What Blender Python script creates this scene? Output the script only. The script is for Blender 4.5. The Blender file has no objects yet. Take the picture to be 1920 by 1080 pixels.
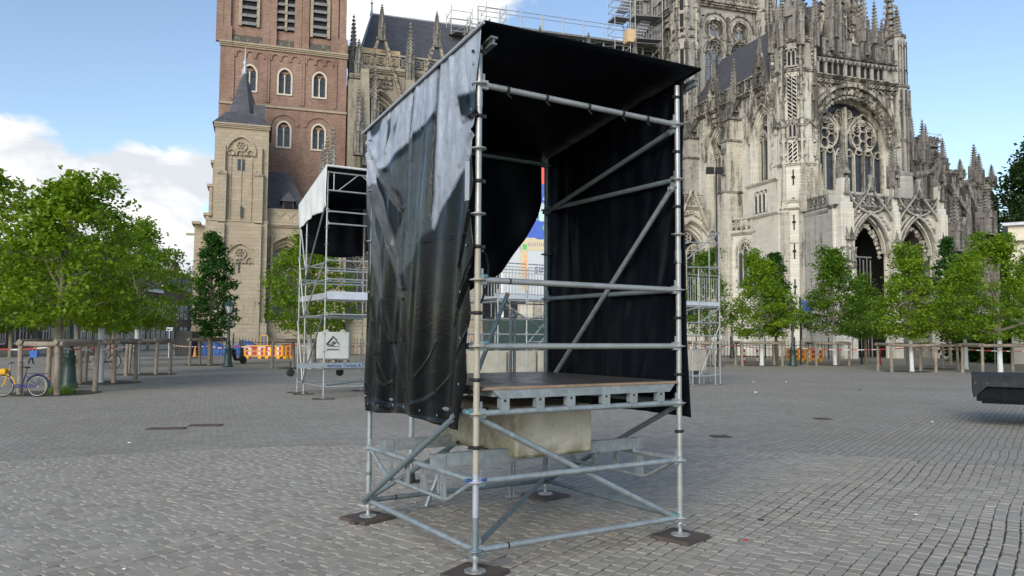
import bpy, bmesh, math, random
import numpy as np
from mathutils import Vector, Matrix
R = math.radians
SC = bpy.context.scene
COL = SC.collection

# ------------------------------------------------------------------ camera
FPX = 1461.0; PIT = 0.0632; ROL = 0.006; EYE = 1.75
_c, _s = math.cos(PIT), math.sin(PIT)
_cr, _sr = math.cos(ROL), math.sin(ROL)
_U = Vector((0, -_s, _c)); _F = Vector((0, _c, _s)); _X = Vector((1, 0, 0))
CX = _X * _cr + _U * _sr
CY = -_X * _sr + _U * _cr
O = Vector((0, 0, EYE))
cam = bpy.data.cameras.new('camera')
cam.sensor_width = 36.0; cam.lens = FPX / 1920 * 36; cam.clip_start = 0.1; cam.clip_end = 3000
co = bpy.data.objects.new('camera', cam); COL.objects.link(co)
co.matrix_world = Matrix(((CX.x, CY.x, -_F.x, 0), (CX.y, CY.y, -_F.y, 0), (CX.z, CY.z, -_F.z, EYE), (0, 0, 0, 1)))
SC.camera = co
SC.render.resolution_x = 1024; SC.render.resolution_y = 576
SC.view_settings.view_transform = 'Standard'; SC.view_settings.look = 'None'
SC.view_settings.exposure = 0.68; SC.view_settings.gamma = 1

# ------------------------------------------------------------------ world and sun
SUN_EL, SUN_AZ = 27.0, 200.0        # azimuth measured clockwise from +Y
W = bpy.data.worlds.new('World'); SC.world = W; W.use_nodes = True
nt = W.node_tree; nt.nodes.clear()
def wn(t, **k):
    n = nt.nodes.new(t)
    for a, v in k.items(): setattr(n, a, v)
    return n
L = nt.links.new
def sock(x, i):
    if isinstance(x, (int, float)): i.default_value = x
    else: L(x, i)
def wmath(op, a, b=0.0, c=None, clamp=False):
    n = wn('ShaderNodeMath', operation=op); n.use_clamp = clamp
    sock(a, n.inputs[0]); sock(b, n.inputs[1])
    if c is not None: sock(c, n.inputs[2])
    return n.outputs[0]
sky = wn('ShaderNodeTexSky', sky_type='NISHITA'); sky.sun_disc = False
sky.sun_elevation = R(SUN_EL); sky.sun_rotation = R(SUN_AZ); sky.air_density = 1.0; sky.dust_density = 0.6; sky.ozone_density = 1.5
tc = wn('ShaderNodeTexCoord'); gen = tc.outputs['Generated']
def blob(px, py, rx, ry, amp):
    # soft bank of cloud round a direction of the sky
    d = (_F + CX * ((px - 960) / FPX) - CY * ((py - 540) / FPX)).normalized()
    e = Vector((d.y, -d.x, 0)).normalized(); u = e.cross(d)
    def dotn(v):
        n = wn('ShaderNodeVectorMath', operation='DOT_PRODUCT'); L(gen, n.inputs[0]); n.inputs[1].default_value = v; return n.outputs['Value']
    a = wmath('MULTIPLY', dotn(e), FPX / rx); b = wmath('MULTIPLY', dotn(u), FPX / ry)
    a0 = Vector(d).dot(e) * FPX / rx; b0 = Vector(d).dot(u) * FPX / ry
    a = wmath('SUBTRACT', a, a0); b = wmath('SUBTRACT', b, b0)
    r2 = wmath('ADD', wmath('MULTIPLY', a, a), wmath('MULTIPLY', b, b))
    front = wmath('GREATER_THAN', dotn(d), 0.0)
    g = wmath('POWER', 2.718, wmath('MULTIPLY', r2, -1.0))
    return wmath('MULTIPLY', wmath('MULTIPLY', g, front), amp)
def wnoise(scale, detail, zs, off=0.0, rough=0.6):
    m = wn('ShaderNodeMapping'); L(gen, m.inputs[0]); m.inputs['Scale'].default_value = (1, 1, zs); m.inputs['Location'].default_value = (off, off * .7, off * .3)
    n = wn('ShaderNodeTexNoise'); L(m.outputs[0], n.inputs['Vector']); n.inputs['Scale'].default_value = scale
    n.inputs['Detail'].default_value = detail; n.inputs['Roughness'].default_value = rough; n.inputs['Distortion'].default_value = .4
    return n.outputs[0]
n1 = wnoise(5.2, 10, 1.6, 3.1, .58)
n2 = wnoise(7.5, 6, 2.2, 7.7, .55)
tot = wmath('MULTIPLY', wmath('SUBTRACT', n1, 0.5), 2.9)
for b in ((262, 350, 128, 78, 1.35), (5, 300, 85, 105, 1.2), (90, 370, 60, 45, .6), (345, 350, 60, 45, .3), (840, 5, 190, 80, 1.15), (690, 70, 60, 80, .7), (1130, 110, 160, 50, .6), (330, 475, 120, 50, .8),
          (1830, 258, 70, 28, 0.22), (950, -420, 700, 300, .75), (60, 480, 260, 60, .6)):
    tot = wmath('ADD', tot, blob(*b))
tot = wmath('SUBTRACT', tot, 0.56)
mr = wn('ShaderNodeMapRange', interpolation_type='SMOOTHSTEP'); L(tot, mr.inputs[0])
mr.inputs[1].default_value = 0.0; mr.inputs[2].default_value = 0.34
cr = wn('ShaderNodeValToRGB'); L(n2, cr.inputs[0])
cr.color_ramp.elements[0].position = .40; cr.color_ramp.elements[0].color = (4.9, 5.15, 5.5, 1)
cr.color_ramp.elements[1].position = .60; cr.color_ramp.elements[1].color = (7.8, 7.7, 7.5, 1)
mx = wn('ShaderNodeMix', data_type='RGBA'); L(mr.outputs[0], mx.inputs[0])
hs = wn('ShaderNodeHueSaturation'); hs.inputs['Saturation'].default_value = .96; hs.inputs['Value'].default_value = 1.26; L(sky.outputs[0], hs.inputs['Color'])
L(hs.outputs[0], mx.inputs[6]); L(cr.outputs[0], mx.inputs[7])
bg = wn('ShaderNodeBackground'); bg.inputs[1].default_value = 0.1; L(mx.outputs[2], bg.inputs[0])
wo = wn('ShaderNodeOutputWorld'); L(bg.outputs[0], wo.inputs[0])
sl = bpy.data.lights.new('sun', 'SUN'); sl.energy = 1.65; sl.angle = R(34); sl.color = (1.0, .955, .89)
so = bpy.data.objects.new('sun', sl); COL.objects.link(so)
so.rotation_euler = (R(90 - SUN_EL), 0, R(180 - SUN_AZ))

# ------------------------------------------------------------------ pixel -> point on a real plane
def ray(u, v): return _F + CX * ((u - 960) / FPX) - CY * ((v - 540) / FPX)
def plane(u, v, p, n):
    r = ray(u, v); return O + r * ((Vector(p) - O).dot(n) / r.dot(n))
def gnd(u, v, z=0.0): return plane(u, v, (0, 0, z), Vector((0, 0, 1)))
def atY(u, v, Y): return plane(u, v, (0, Y, 0), Vector((0, 1, 0)))

# ------------------------------------------------------------------ mesh builder
class MB:
    def __init__(s): s.v = []; s.f = []; s.sm = []; s.mi = []; s.m = 0; s.col = None
    def add(s, vs, fs, smooth=False):
        b = len(s.v); s.v += [tuple(x) for x in vs]
        for f in fs: s.f.append(tuple(i + b for i in f)); s.sm.append(smooth); s.mi.append(s.m)
    def hexa(s, p):    # 8 points: bottom 4 (ccw), top 4
        s.add(p, [(3, 2, 1, 0), (4, 5, 6, 7), (0, 1, 5, 4), (1, 2, 6, 5), (2, 3, 7, 6), (3, 0, 4, 7)])
    def box(s, x0, x1, y0, y1, z0, z1):
        s.hexa([(x0, y0, z0), (x1, y0, z0), (x1, y1, z0), (x0, y1, z0), (x0, y0, z1), (x1, y0, z1), (x1, y1, z1), (x0, y1, z1)])
    def obox(s, c, ax, ay, az):   # centre, half axes
        c = Vector(c); ax = Vector(ax); ay = Vector(ay); az = Vector(az)
        s.hexa([c - ax - ay - az, c + ax - ay - az, c + ax + ay - az, c - ax + ay - az, c - ax - ay + az, c + ax - ay + az, c + ax + ay + az, c - ax + ay + az])
    def tube(s, p, q, r, n=10, r2=None, cap=True):
        s.path([p, q], r, n, [r, r if r2 is None else r2], cap)
    def path(s, pts, r, n=8, rs=None, cap=True):
        pts = [Vector(p) for p in pts]; rings = []
        up = None
        for i, p in enumerate(pts):
            if i == 0: d = pts[1] - p
            elif i == len(pts) - 1: d = p - pts[i - 1]
            else: d = (pts[i + 1] - p).normalized() + (p - pts[i - 1]).normalized()
            if d.length < 1e-9: d = Vector((0, 0, 1))
            d.normalize()
            if up is None:
                up = Vector((0, 0, 1)) if abs(d.z) < .9 else Vector((1, 0, 0))
            a = d.cross(up)
            if a.length < 1e-6: a = d.cross(Vector((0, 1, 0)))
            a.normalize(); b = a.cross(d).normalized(); up = b
            rr = rs[i] if rs else r
            rings.append([p + a * (rr * math.cos(2 * math.pi * k / n)) + b * (rr * math.sin(2 * math.pi * k / n)) for k in range(n)])
        vs = [x for g in rings for x in g]; fs = []
        for i in range(len(rings) - 1):
            for k in range(n):
                k2 = (k + 1) % n
                fs.append((i * n + k, i * n + k2, (i + 1) * n + k2, (i + 1) * n + k))
        s.add(vs, fs, True)
        if cap:
            m = len(rings) - 1
            s.add(rings[0], [tuple(range(n))[::-1]]); s.add(rings[m], [tuple(range(n))])
    def lathe(s, c, prof, n=12, ax=(0, 0, 1), smooth=True):   # prof: (r, h)
        c = Vector(c); ax = Vector(ax).normalized()
        a = ax.cross(Vector((1, 0, 0)) if abs(ax.x) < .9 else Vector((0, 1, 0))).normalized(); b = ax.cross(a)
        vs = []; fs = []
        for r, h in prof:
            for k in range(n):
                t = 2 * math.pi * k / n; vs.append(c + ax * h + a * (r * math.cos(t)) + b * (r * math.sin(t)))
        for i in range(len(prof) - 1):
            for k in range(n):
                k2 = (k + 1) % n; fs.append((i * n + k, i * n + k2, (i + 1) * n + k2, (i + 1) * n + k))
        s.add(vs, fs, smooth)
        m = (len(prof) - 1) * n
        s.add(vs[:n], [tuple(range(n))[::-1]]); s.add(vs[m:], [tuple(range(n))])
    def prism(s, poly, z0, z1):
        n = len(poly)
        vs = [(x, y, z0) for x, y in poly] + [(x, y, z1) for x, y in poly]
        fs = [tuple(range(n))[::-1], tuple(range(n, 2 * n))] + [(i, (i + 1) % n, n + (i + 1) % n, n + i) for i in range(n)]
        s.add(vs, fs)
    def loft(s, a, b):   # two rings of points, closed solid
        n = len(a)
        s.add(list(a) + list(b), [tuple(range(n))[::-1], tuple(range(n, 2 * n))] + [(i, (i + 1) % n, n + (i + 1) % n, n + i) for i in range(n)])
    def mesh(s, name):
        me = bpy.data.meshes.new(name); me.from_pydata(s.v, [], s.f)
        me.polygons.foreach_set('use_smooth', s.sm); me.polygons.foreach_set('material_index', s.mi)
        me.update(); return me
    def build(s, name, mats, parent=None, fix=True):
        me = s.mesh(name)
        if fix:
            bm = bmesh.new(); bm.from_mesh(me); bmesh.ops.recalc_face_normals(bm, faces=bm.faces); bm.to_mesh(me); bm.free()
        if not isinstance(mats, (list, tuple)): mats = [mats]
        for m in mats: me.materials.append(m)
        o = bpy.data.objects.new(name, me); COL.objects.link(o)
        if parent is not None: o.parent = parent
        return o

def tag(o, label, cat, group=None, kind=None):
    if label: o['label'] = label
    if cat: o['category'] = cat
    if group: o['group'] = group
    if kind: o['kind'] = kind
    return o
def thing(name, label, cat, loc=(0, 0, 0), rz=0.0, group=None):
    o = bpy.data.objects.new(name, None); COL.objects.link(o)
    o.location = loc; o.rotation_euler = (0, 0, rz); o.empty_display_size = .2
    return tag(o, label, cat, group)
def struct(o): o['kind'] = 'structure'; return o
def copy_tree(o, parent=None, loc=None, rz=None, label=None, sc=None):
    c = o.copy(); COL.objects.link(c)
    if parent is not None: c.parent = parent
    if loc is not None: c.location = loc
    if rz is not None: c.rotation_euler = (0, 0, rz)
    if sc is not None: c.scale = sc
    if label: c['label'] = label
    for ch in [x for x in SC.objects if x.parent == o]: copy_tree(ch, c)
    return c

# ------------------------------------------------------------------ materials
def newmat(name):
    m = bpy.data.materials.new(name); m.use_nodes = True; nt = m.node_tree
    return m, nt, nt.nodes['Principled BSDF']
class NG:
    def __init__(s, nt): s.nt = nt
    def n(s, t, **k):
        n = s.nt.nodes.new(t)
        for a, v in k.items(): setattr(n, a, v)
        return n
    def l(s, a, b): s.nt.links.new(a, b)
    def obj(s): return s.n('ShaderNodeTexCoord').outputs['Object']
    def map(s, v, scale=(1, 1, 1), rot=(0, 0, 0), loc=(0, 0, 0)):
        m = s.n('ShaderNodeMapping'); s.l(v, m.inputs[0]); m.inputs['Scale'].default_value = scale; m.inputs['Rotation'].default_value = rot; m.inputs['Location'].default_value = loc
        return m.outputs[0]
    def noise(s, v, scale, detail=4, rough=.6, dist=0.0, out=0):
        n = s.n('ShaderNodeTexNoise'); s.l(v, n.inputs['Vector']); n.inputs['Scale'].default_value = scale
        n.inputs['Detail'].default_value = detail; n.inputs['Roughness'].default_value = rough; n.inputs['Distortion'].default_value = dist
        return n.outputs[out]
    def ramp(s, f, stops):
        r = s.n('ShaderNodeValToRGB'); s.l(f, r.inputs[0]); e = r.color_ramp.elements
        while len(e) < len(stops): e.new(.5)
        for i, (p, c) in enumerate(stops):
            e[i].position = p; e[i].color = (c, c, c, 1) if isinstance(c, (int, float)) else (*c, 1)
        return r.outputs[0]
    def mix(s, f, a, b, mode='MIX'):
        m = s.n('ShaderNodeMix', data_type='RGBA', blend_type=mode)
        for x, i in ((f, m.inputs[0]), (a, m.inputs[6]), (b, m.inputs[7])):
            if isinstance(x, (int, float)): i.default_value = x if i == m.inputs[0] else (x, x, x, 1)
            elif isinstance(x, tuple): i.default_value = (*x, 1)
            else: s.l(x, i)
        return m.outputs[2]
    def math(s, op, a, b=0.0, clamp=False):
        m = s.n('ShaderNodeMath', operation=op); m.use_clamp = clamp
        for x, i in ((a, m.inputs[0]), (b, m.inputs[1])):
            if isinstance(x, (int, float)): i.default_value = x
            else: s.l(x, i)
        return m.outputs[0]
    def bump(s, h, strength, dist, nrm=None):
        b = s.n('ShaderNodeBump'); b.inputs['Strength'].default_value = strength; b.inputs['Distance'].default_value = dist
        s.l(h, b.inputs['Height'])
        if nrm is not None: s.l(nrm, b.inputs['Normal'])
        return b.outputs[0]
    def sep(s, v):
        n = s.n('ShaderNodeSeparateXYZ'); s.l(v, n.inputs[0]); return n.outputs
    def comb(s, x, y, z=0.0):
        n = s.n('ShaderNodeCombineXYZ')
        for a, i in ((x, n.inputs[0]), (y, n.inputs[1]), (z, n.inputs[2])):
            if isinstance(a, (int, float)): i.default_value = a
            else: s.l(a, i)
        return n.outputs[0]

def simple(name, col, rough=.6, metal=0.0, var=.18, scale=6.0, bump=0.0, bscale=40, spec=.5, grime=None):
    m, nt, b = newmat(name); g = NG(nt); v = g.obj()
    n = g.noise(v, scale, 5)
    lo = tuple(c * (1 - var) for c in col); hi = tuple(min(1, c * (1 + var)) for c in col)
    c = g.ramp(n, [(.3, lo), (.7, hi)])
    if grime:
        n2 = g.noise(v, scale * 3.3, 6, .7); c = g.mix(g.ramp(n2, [(.56, 0), (.74, 1)]), c, grime)
    g.l(c, b.inputs['Base Color'])
    r = g.ramp(g.noise(v, scale * 2.3, 3), [(.3, max(0, rough - .1)), (.7, min(1, rough + .12))]); g.l(r, b.inputs['Roughness'])
    b.inputs['Metallic'].default_value = metal; b.inputs['Specular IOR Level'].default_value = spec
    if bump: g.l(g.bump(g.noise(v, bscale, 4), bump, .01), b.inputs['Normal'])
    return m

def stone(name, base, base2, soot, sootamt, top=None, course=.3):
    m, nt, b = newmat(name); g = NG(nt); v = g.obj(); x, y, z = g.sep(v)
    big = g.noise(v, .35, 6, .65); blk = g.n('ShaderNodeTexBrick')
    u = g.math('ADD', x, y); uv = g.comb(u, z)
    g.l(uv, blk.inputs['Vector']); blk.inputs['Scale'].default_value = 1.0; blk.inputs['Brick Width'].default_value = course * 2.2; blk.inputs['Row Height'].default_value = course
    blk.inputs['Mortar Size'].default_value = .012; blk.inputs['Color1'].default_value = (*base, 1); blk.inputs['Color2'].default_value = (*base2, 1)
    blk.inputs['Mortar'].default_value = tuple(c * .78 for c in base) + (1,); blk.inputs['Bias'].default_value = -.1
    c = g.mix(g.ramp(big, [(.35, .0), (.75, .55)]), blk.outputs[0], tuple(a * .72 for a in base2))
    streak = g.noise(g.map(v, (1.5, 1.5, .14)), 1.1, 7, .66)
    fine = g.noise(v, 2.6, 8, .75)
    s = g.math('ADD', g.math('MULTIPLY', streak, .72), g.math('MULTIPLY', fine, .28))
    if top:   # weather crust grows with height on the building
        hz = g.n('ShaderNodeMapRange'); g.l(z, hz.inputs[0]); hz.inputs[1].default_value = top[0]; hz.inputs[2].default_value = top[1]; hz.inputs[3].default_value = 0; hz.inputs[4].default_value = top[2]
        s = g.math('ADD', s, hz.outputs[0])
    geo = g.n('ShaderNodeNewGeometry'); nz = g.sep(geo.outputs['Normal'])[2]
    s = g.math('ADD', s, g.math('MULTIPLY', g.math('MAXIMUM', nz, 0.0), .22))   # moss and soot sit on ledges
    k = g.ramp(s, [(.585 - sootamt, 0), (.70 - sootamt, .95)])
    c = g.mix(k, c, soot)
    g.l(c, b.inputs['Base Color']); b.inputs['Roughness'].default_value = .93; b.inputs['Specular IOR Level'].default_value = .2
    h = g.math('ADD', g.math('MULTIPLY', fine, 1.0), g.math('MULTIPLY', blk.outputs[1], -.6))
    g.l(g.bump(h, .6, .06), b.inputs['Normal'])
    return m

def brickmat(name, c1, c2, mortar, w=.26, h=.075, var=.5):
    m, nt, b = newmat(name); g = NG(nt); v = g.obj(); x, y, z = g.sep(v)
    blk = g.n('ShaderNodeTexBrick'); g.l(g.comb(g.math('ADD', x, y), z), blk.inputs['Vector']); blk.inputs['Scale'].default_value = 1.0
    blk.inputs['Brick Width'].default_value = w; blk.inputs['Row Height'].default_value = h; blk.inputs['Mortar Size'].default_value = h * .13
    blk.inputs['Color1'].default_value = (*c1, 1); blk.inputs['Color2'].default_value = (*c2, 1); blk.inputs['Mortar'].default_value = (*mortar, 1)
    n = g.noise(g.map(v, (1, 1, .45)), .5, 8, .7); c = g.mix(g.ramp(n, [(.38, 0), (.68, var + .2)]), blk.outputs[0], tuple(a * .55 for a in c1))
    n3 = g.noise(g.map(v, (1, 1, .3)), 4.0, 6, .8); c = g.mix(g.ramp(n3, [(.5, 0), (.75, .45)]), c, tuple(min(1, a * 1.35) for a in c2))
    g.l(c, b.inputs['Base Color']); b.inputs['Roughness'].default_value = .92; b.inputs['Specular IOR Level'].default_value = .2
    g.l(g.bump(blk.outputs[1], .4, -.02), b.inputs['Normal'])
    return m

def slatemat(name, col):
    m, nt, b = newmat(name); g = NG(nt); v = g.obj(); x, y, z = g.sep(v)
    blk = g.n('ShaderNodeTexBrick'); g.l(g.comb(g.math('ADD', x, y), z), blk.inputs['Vector']); blk.inputs['Scale'].default_value = 1.0
    blk.inputs['Brick Width'].default_value = .42; blk.inputs['Row Height'].default_value = .26; blk.inputs['Mortar Size'].default_value = .014
    blk.inputs['Color1'].default_value = (*[a * .85 for a in col], 1); blk.inputs['Color2'].default_value = (*[a * 1.2 for a in col], 1); blk.inputs['Mortar'].default_value = (*[a * .45 for a in col], 1)
    n = g.noise(v, 1.1, 8, .75); c = g.mix(g.ramp(n, [(.55, 0), (.72, .5)]), blk.outputs[0], (.17, .17, .18))
    g.l(c, b.inputs['Base Color']); b.inputs['Roughness'].default_value = .6
    g.l(g.bump(blk.outputs[1], .4, -.03), b.inputs['Normal'])
    return m

def leafmat(name, c1, c2, c3):
    m, nt, b = newmat(name); g = NG(nt); v = g.obj()
    n = g.noise(v, 1.1, 3); n2 = g.noise(v, 9.0, 3)
    c = g.ramp(g.math('ADD', g.math('MULTIPLY', n, .45), g.math('MULTIPLY', n2, .55)), [(.36, c1), (.5, c2), (.64, c3)])
    g.l(c, b.inputs['Base Color']); b.inputs['Roughness'].default_value = .5; b.inputs['Specular IOR Level'].default_value = .35
    tr = g.n('ShaderNodeBsdfTranslucent'); g.l(g.mix(1.0, c, (1.35, 1.25, .5), 'MULTIPLY'), tr.inputs[0])
    ms = g.n('ShaderNodeMixShader'); ms.inputs[0].default_value = .38; g.l(b.outputs[0], ms.inputs[1]); g.l(tr.outputs[0], ms.inputs[2])
    g.l(ms.outputs[0], nt.nodes['Material Output'].inputs[0])
    return m

MT = {}
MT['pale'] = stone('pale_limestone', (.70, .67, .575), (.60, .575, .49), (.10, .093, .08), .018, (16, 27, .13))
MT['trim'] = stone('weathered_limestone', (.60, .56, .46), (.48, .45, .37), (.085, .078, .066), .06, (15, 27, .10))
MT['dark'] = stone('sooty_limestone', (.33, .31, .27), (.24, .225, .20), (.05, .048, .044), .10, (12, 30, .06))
MT['grey'] = stone('grey_limestone', (.43, .41, .36), (.35, .335, .30), (.075, .072, .066), .05)
MT['warm'] = stone('warm_grey_limestone', (.40, .355, .27), (.33, .295, .23), (.07, .065, .055), .05)
MT['tan'] = stone('tan_sandstone', (.46, .385, .275), (.38, .32, .235), (.13, .11, .085), .0, course=.34)
MT['brick'] = brickmat('red_tower_brick', (.245, .14, .098), (.35, .205, .148), (.33, .285, .235), w=.42, h=.15)
MT['hbrick'] = brickmat('dark_house_brick', (.16, .10, .08), (.22, .14, .10), (.25, .22, .2))
MT['rbrick'] = brickmat('pink_house_brick', (.40, .24, .17), (.46, .29, .2), (.45, .38, .3))
MT['slate'] = slatemat('blue_grey_slate', (.075, .076, .085))
MT['lead'] = simple('lead_sheet', (.42, .44, .48), .5, .3, .15, 2)
MT['glassdark'] = simple('leaded_glass', (.035, .04, .048), .22, 0, .35, 1.5)
MT['glassblue'] = simple('storm_glazing', (.16, .20, .25), .18, 0, .25, 1.2)
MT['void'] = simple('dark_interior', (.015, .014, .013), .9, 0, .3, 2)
MT['louvre'] = simple('lead_louvre', (.19, .19, .19), .7, 0, .3, 4)
MT['cream'] = simple('cream_render', (.62, .56, .44), .85, 0, .08, 2, .2, 30)
MT['white'] = simple('white_paint', (.72, .72, .69), .5, 0, .08, 3)
MT['galv'] = simple('galvanised_steel', (.33, .37, .38), .45, .5, .22, 14, .08, 60, grime=(.30, .31, .30))
MT['galvl'] = simple('bright_zinc_steel', (.37, .385, .375), .42, .45, .14, 8, .06, 60, grime=(.55, .5, .38))
MT['creamtube'] = simple('chalky_scaffold_tube', (.38, .35, .28), .6, .15, .14, 7, .08, 60, grime=(.36, .29, .19))
MT['paletube'] = simple('pale_blue_tube', (.40, .42, .45), .5, .3, .1, 7)
MT['galvd'] = simple('dull_zinc_steel', (.20, .245, .26), .5, .45, .2, 14, .08, 60, grime=(.2, .21, .2))
MT['alu'] = simple('aluminium', (.66, .68, .72), .42, .55, .1, 5)
MT['blackmetal'] = simple('black_painted_iron', (.018, .02, .022), .45, .2, .2, 9)
MT['green'] = simple('dark_green_paint', (.022, .05, .042), .4, 0, .2, 6)
MT['rubber'] = simple('black_rubber', (.015, .015, .016), .7, 0, .2, 20)
MT['wood'] = simple('weathered_post_wood', (.26, .215, .165), .9, 0, .28, 3, .5, 14, grime=(.13, .105, .08))
MT['bark'] = simple('tree_bark', (.20, .175, .125), .95, 0, .3, 5, .6, 18, grime=(.09, .085, .06))
MT['whitewash'] = simple('whitewashed_bark', (.58, .60, .58), .9, 0, .12, 6, .4, 20)
MT['plate'] = simple('dark_board', (.075, .058, .048), .8, 0, .25, 8, .3, 40)
MT['ply'] = simple('film_faced_plywood', (.075, .068, .066), .38, 0, .18, 3, .05, 90)
MT['plyedge'] = simple('plywood_edge', (.27, .19, .125), .8, 0, .25, 12)
MT['paleply'] = simple('pale_plywood', (.62, .46, .26), .7, 0, .1, 2)
MT['concrete'] = simple('block_concrete', (.43, .40, .32), .9, 0, .12, 3, .35, 30, grime=(.30, .29, .2))
MT['greyconc'] = simple('grey_cast_concrete', (.44, .46, .44), .9, 0, .08, 3, .2, 30)
MT['blacktarp'] = simple('black_pvc_sheet', (.002, .0032, .006), .5, 0, .35, 2.2, .25, 9, .16)
MT['whitetarp'] = simple('white_pvc_sheet', (.66, .66, .63), .5, 0, .06, 2, .3, 7)
MT['bluetarp'] = simple('blue_tarpaulin', (.03, .12, .42), .5, 0, .35, 2, .5, 5)
MT['red'] = simple('red_plastic', (.48, .045, .03), .5, 0, .1, 5)
MT['darkred'] = simple('dark_red_paint', (.2, .018, .025), .5, 0, .1, 5)
MT['orange'] = simple('orange_plastic', (.80, .30, .02), .45, 0, .1, 5)
MT['yellow'] = simple('yellow_paint', (.75, .40, .02), .4, 0, .08, 6)
MT['navy'] = simple('navy_paint', (.018, .022, .11), .35, 0, .15, 6)
MT['bluesign'] = simple('blue_sign_sheet', (.03, .085, .26), .4, 0, .1, 5)
MT['bronze'] = simple('dark_bronze', (.04, .052, .048), .45, .5, .3, 7)
MT['skin'] = simple('skin', (.50, .32, .24), .6, 0, .05, 6)
MT['dress'] = simple('dark_clothing', (.02, .022, .035), .8, 0, .2, 9)
MT['ink'] = simple('black_ink', (.02, .02, .022), .7, 0, .1, 9)
MT['soil'] = simple('tree_pit_soil', (.06, .048, .035), .95, 0, .3, 6, .8, 20)
MT['gold'] = simple('sand_banner', (.74, .58, .36), .7, 0, .1, 3)
MT['leafA'] = leafmat('fresh_maple_leaf', (.06, .13, .006), (.15, .26, .012), (.28, .39, .02))
MT['leafB'] = leafmat('deep_green_leaf', (.014, .055, .008), (.03, .10, .012), (.06, .15, .02))
MT['leafC'] = leafmat('mid_green_leaf', (.04, .105, .008), (.09, .185, .012), (.18, .285, .02))
MT['leafD'] = leafmat('old_tree_leaf', (.012, .035, .008), (.028, .065, .012), (.055, .10, .02))

# ================================================================== GROUND
def ground_material(near):
    m, nt, b = newmat('granite_setts_near' if near else 'granite_setts'); g = NG(nt); v = g.obj()
    sx, sy, sz = g.sep(v)
    warp = g.noise(v, .9, 3, out=1); w2 = g.noise(v, 6.0, 2, out=1)
    vv = g.n('ShaderNodeVectorMath', operation='MULTIPLY_ADD'); g.l(warp, vv.inputs[0]); vv.inputs[1].default_value = (.09, .09, 0); g.l(v, vv.inputs[2])
    v3 = g.n('ShaderNodeVectorMath', operation='MULTIPLY_ADD'); g.l(w2, v3.inputs[0]); v3.inputs[1].default_value = (.035, .035, 0); g.l(vv.outputs[0], v3.inputs[2])
    mp = g.map(v3.outputs[0], rot=(0, 0, R(-55)))
    blk = g.n('ShaderNodeTexBrick'); g.l(mp, blk.inputs['Vector']); blk.inputs['Scale'].default_value = 1.0
    blk.inputs['Brick Width'].default_value = .15; blk.inputs['Row Height'].default_value = .112; blk.inputs['Mortar Size'].default_value = .0065; blk.inputs['Mortar Smooth'].default_value = .6
    blk.offset_frequency = 2; blk.squash = .75; blk.squash_frequency = 3
    blk.inputs['Color1'].default_value = (0, 0, 0, 1); blk.inputs['Color2'].default_value = (1, 1, 1, 1); blk.inputs['Mortar'].default_value = (.5, .5, .5, 1)
    if near:
        at = g.n('ShaderNodeVertexColor'); at.layer_name = 'tone'; rnd = at.outputs[0]
    else: rnd = blk.outputs[0]
    stone_c = g.ramp(rnd, [(0, (.28, .24, .178)), (.35, (.345, .308, .238)), (.75, (.405, .362, .282)), (1, (.45, .368, .262))])
    fine = g.noise(v, 55, 5, .7); stone_c = g.mix(.35, stone_c, g.ramp(fine, [(.3, .19), (.7, .43)]), 'MIX')
    big = g.noise(v, .22, 6, .65); stone_c = g.mix(g.ramp(big, [(.42, 0), (.62, .42)]), stone_c, (.25, .222, .168))
    big2 = g.noise(g.map(v, loc=(13, 4, 0)), .5, 5, .7); stone_c = g.mix(g.ramp(big2, [(.52, 0), (.72, .35)]), stone_c, (.30, .29, .25))
    joint = g.mix(g.ramp(g.noise(v, 2.3, 4), [(.45, 0), (.65, 1)]), (.075, .063, .047), (.09, .088, .05))
    if near:
        c = stone_c; h = fine
        g.l(g.bump(h, .55, .006), b.inputs['Normal'])
    else:
        fade = g.n('ShaderNodeMapRange'); dist = g.n('ShaderNodeVectorMath', operation='LENGTH'); g.l(v, dist.inputs[0]); g.l(dist.outputs['Value'], fade.inputs[0])
        jf = blk.outputs[1]
        nearmask = g.math('LESS_THAN', dist.outputs['Value'], 13.0)
        jf = g.math('MAXIMUM', g.math('MULTIPLY', jf, .82), nearmask)
        c = g.mix(jf, stone_c, joint)
        # smooth slab carriageway on the far left of the square, and sandy strip under the trees
        road = g.math('MULTIPLY', g.math('LESS_THAN', g.math('ADD', sx, g.math('MULTIPLY', sy, .62)), -2.6), g.math('GREATER_THAN', sy, 24.0))
        c = g.mix(g.math('MULTIPLY', road, .85), c, (.225, .235, .25))
        sand = g.math('GREATER_THAN', g.math('ADD', sy, g.math('MULTIPLY', g.noise(v, .25, 3), 5.0)), 45.5)
        sand = g.math('MULTIPLY', sand, g.math('GREATER_THAN', sx, -25.0))
        c = g.mix(g.math('MULTIPLY', sand, .65), c, (.30, .265, .19))
        h = g.math('ADD', g.math('MULTIPLY', jf, -1.0), g.math('MULTIPLY', fine, .3))
        g.l(g.bump(h, .8, .012), b.inputs['Normal'])
    g.l(c, b.inputs['Base Color'])
    g.l(g.ramp(fine, [(.3, .62), (.7, .86)]), b.inputs['Roughness']); b.inputs['Specular IOR Level'].default_value = .08
    return m
MT['sett'] = ground_material(False); MT['settn'] = ground_material(True)
mb = MB(); mb.add([(-900, -300, -.012), (900, -300, -.012), (900, 1500, -.012), (-900, 1500, -.012)], [(0, 1, 2, 3)])
gr = struct(mb.build('ground', MT['sett'])); gr['label'] = 'granite sett paving of the town square'

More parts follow.
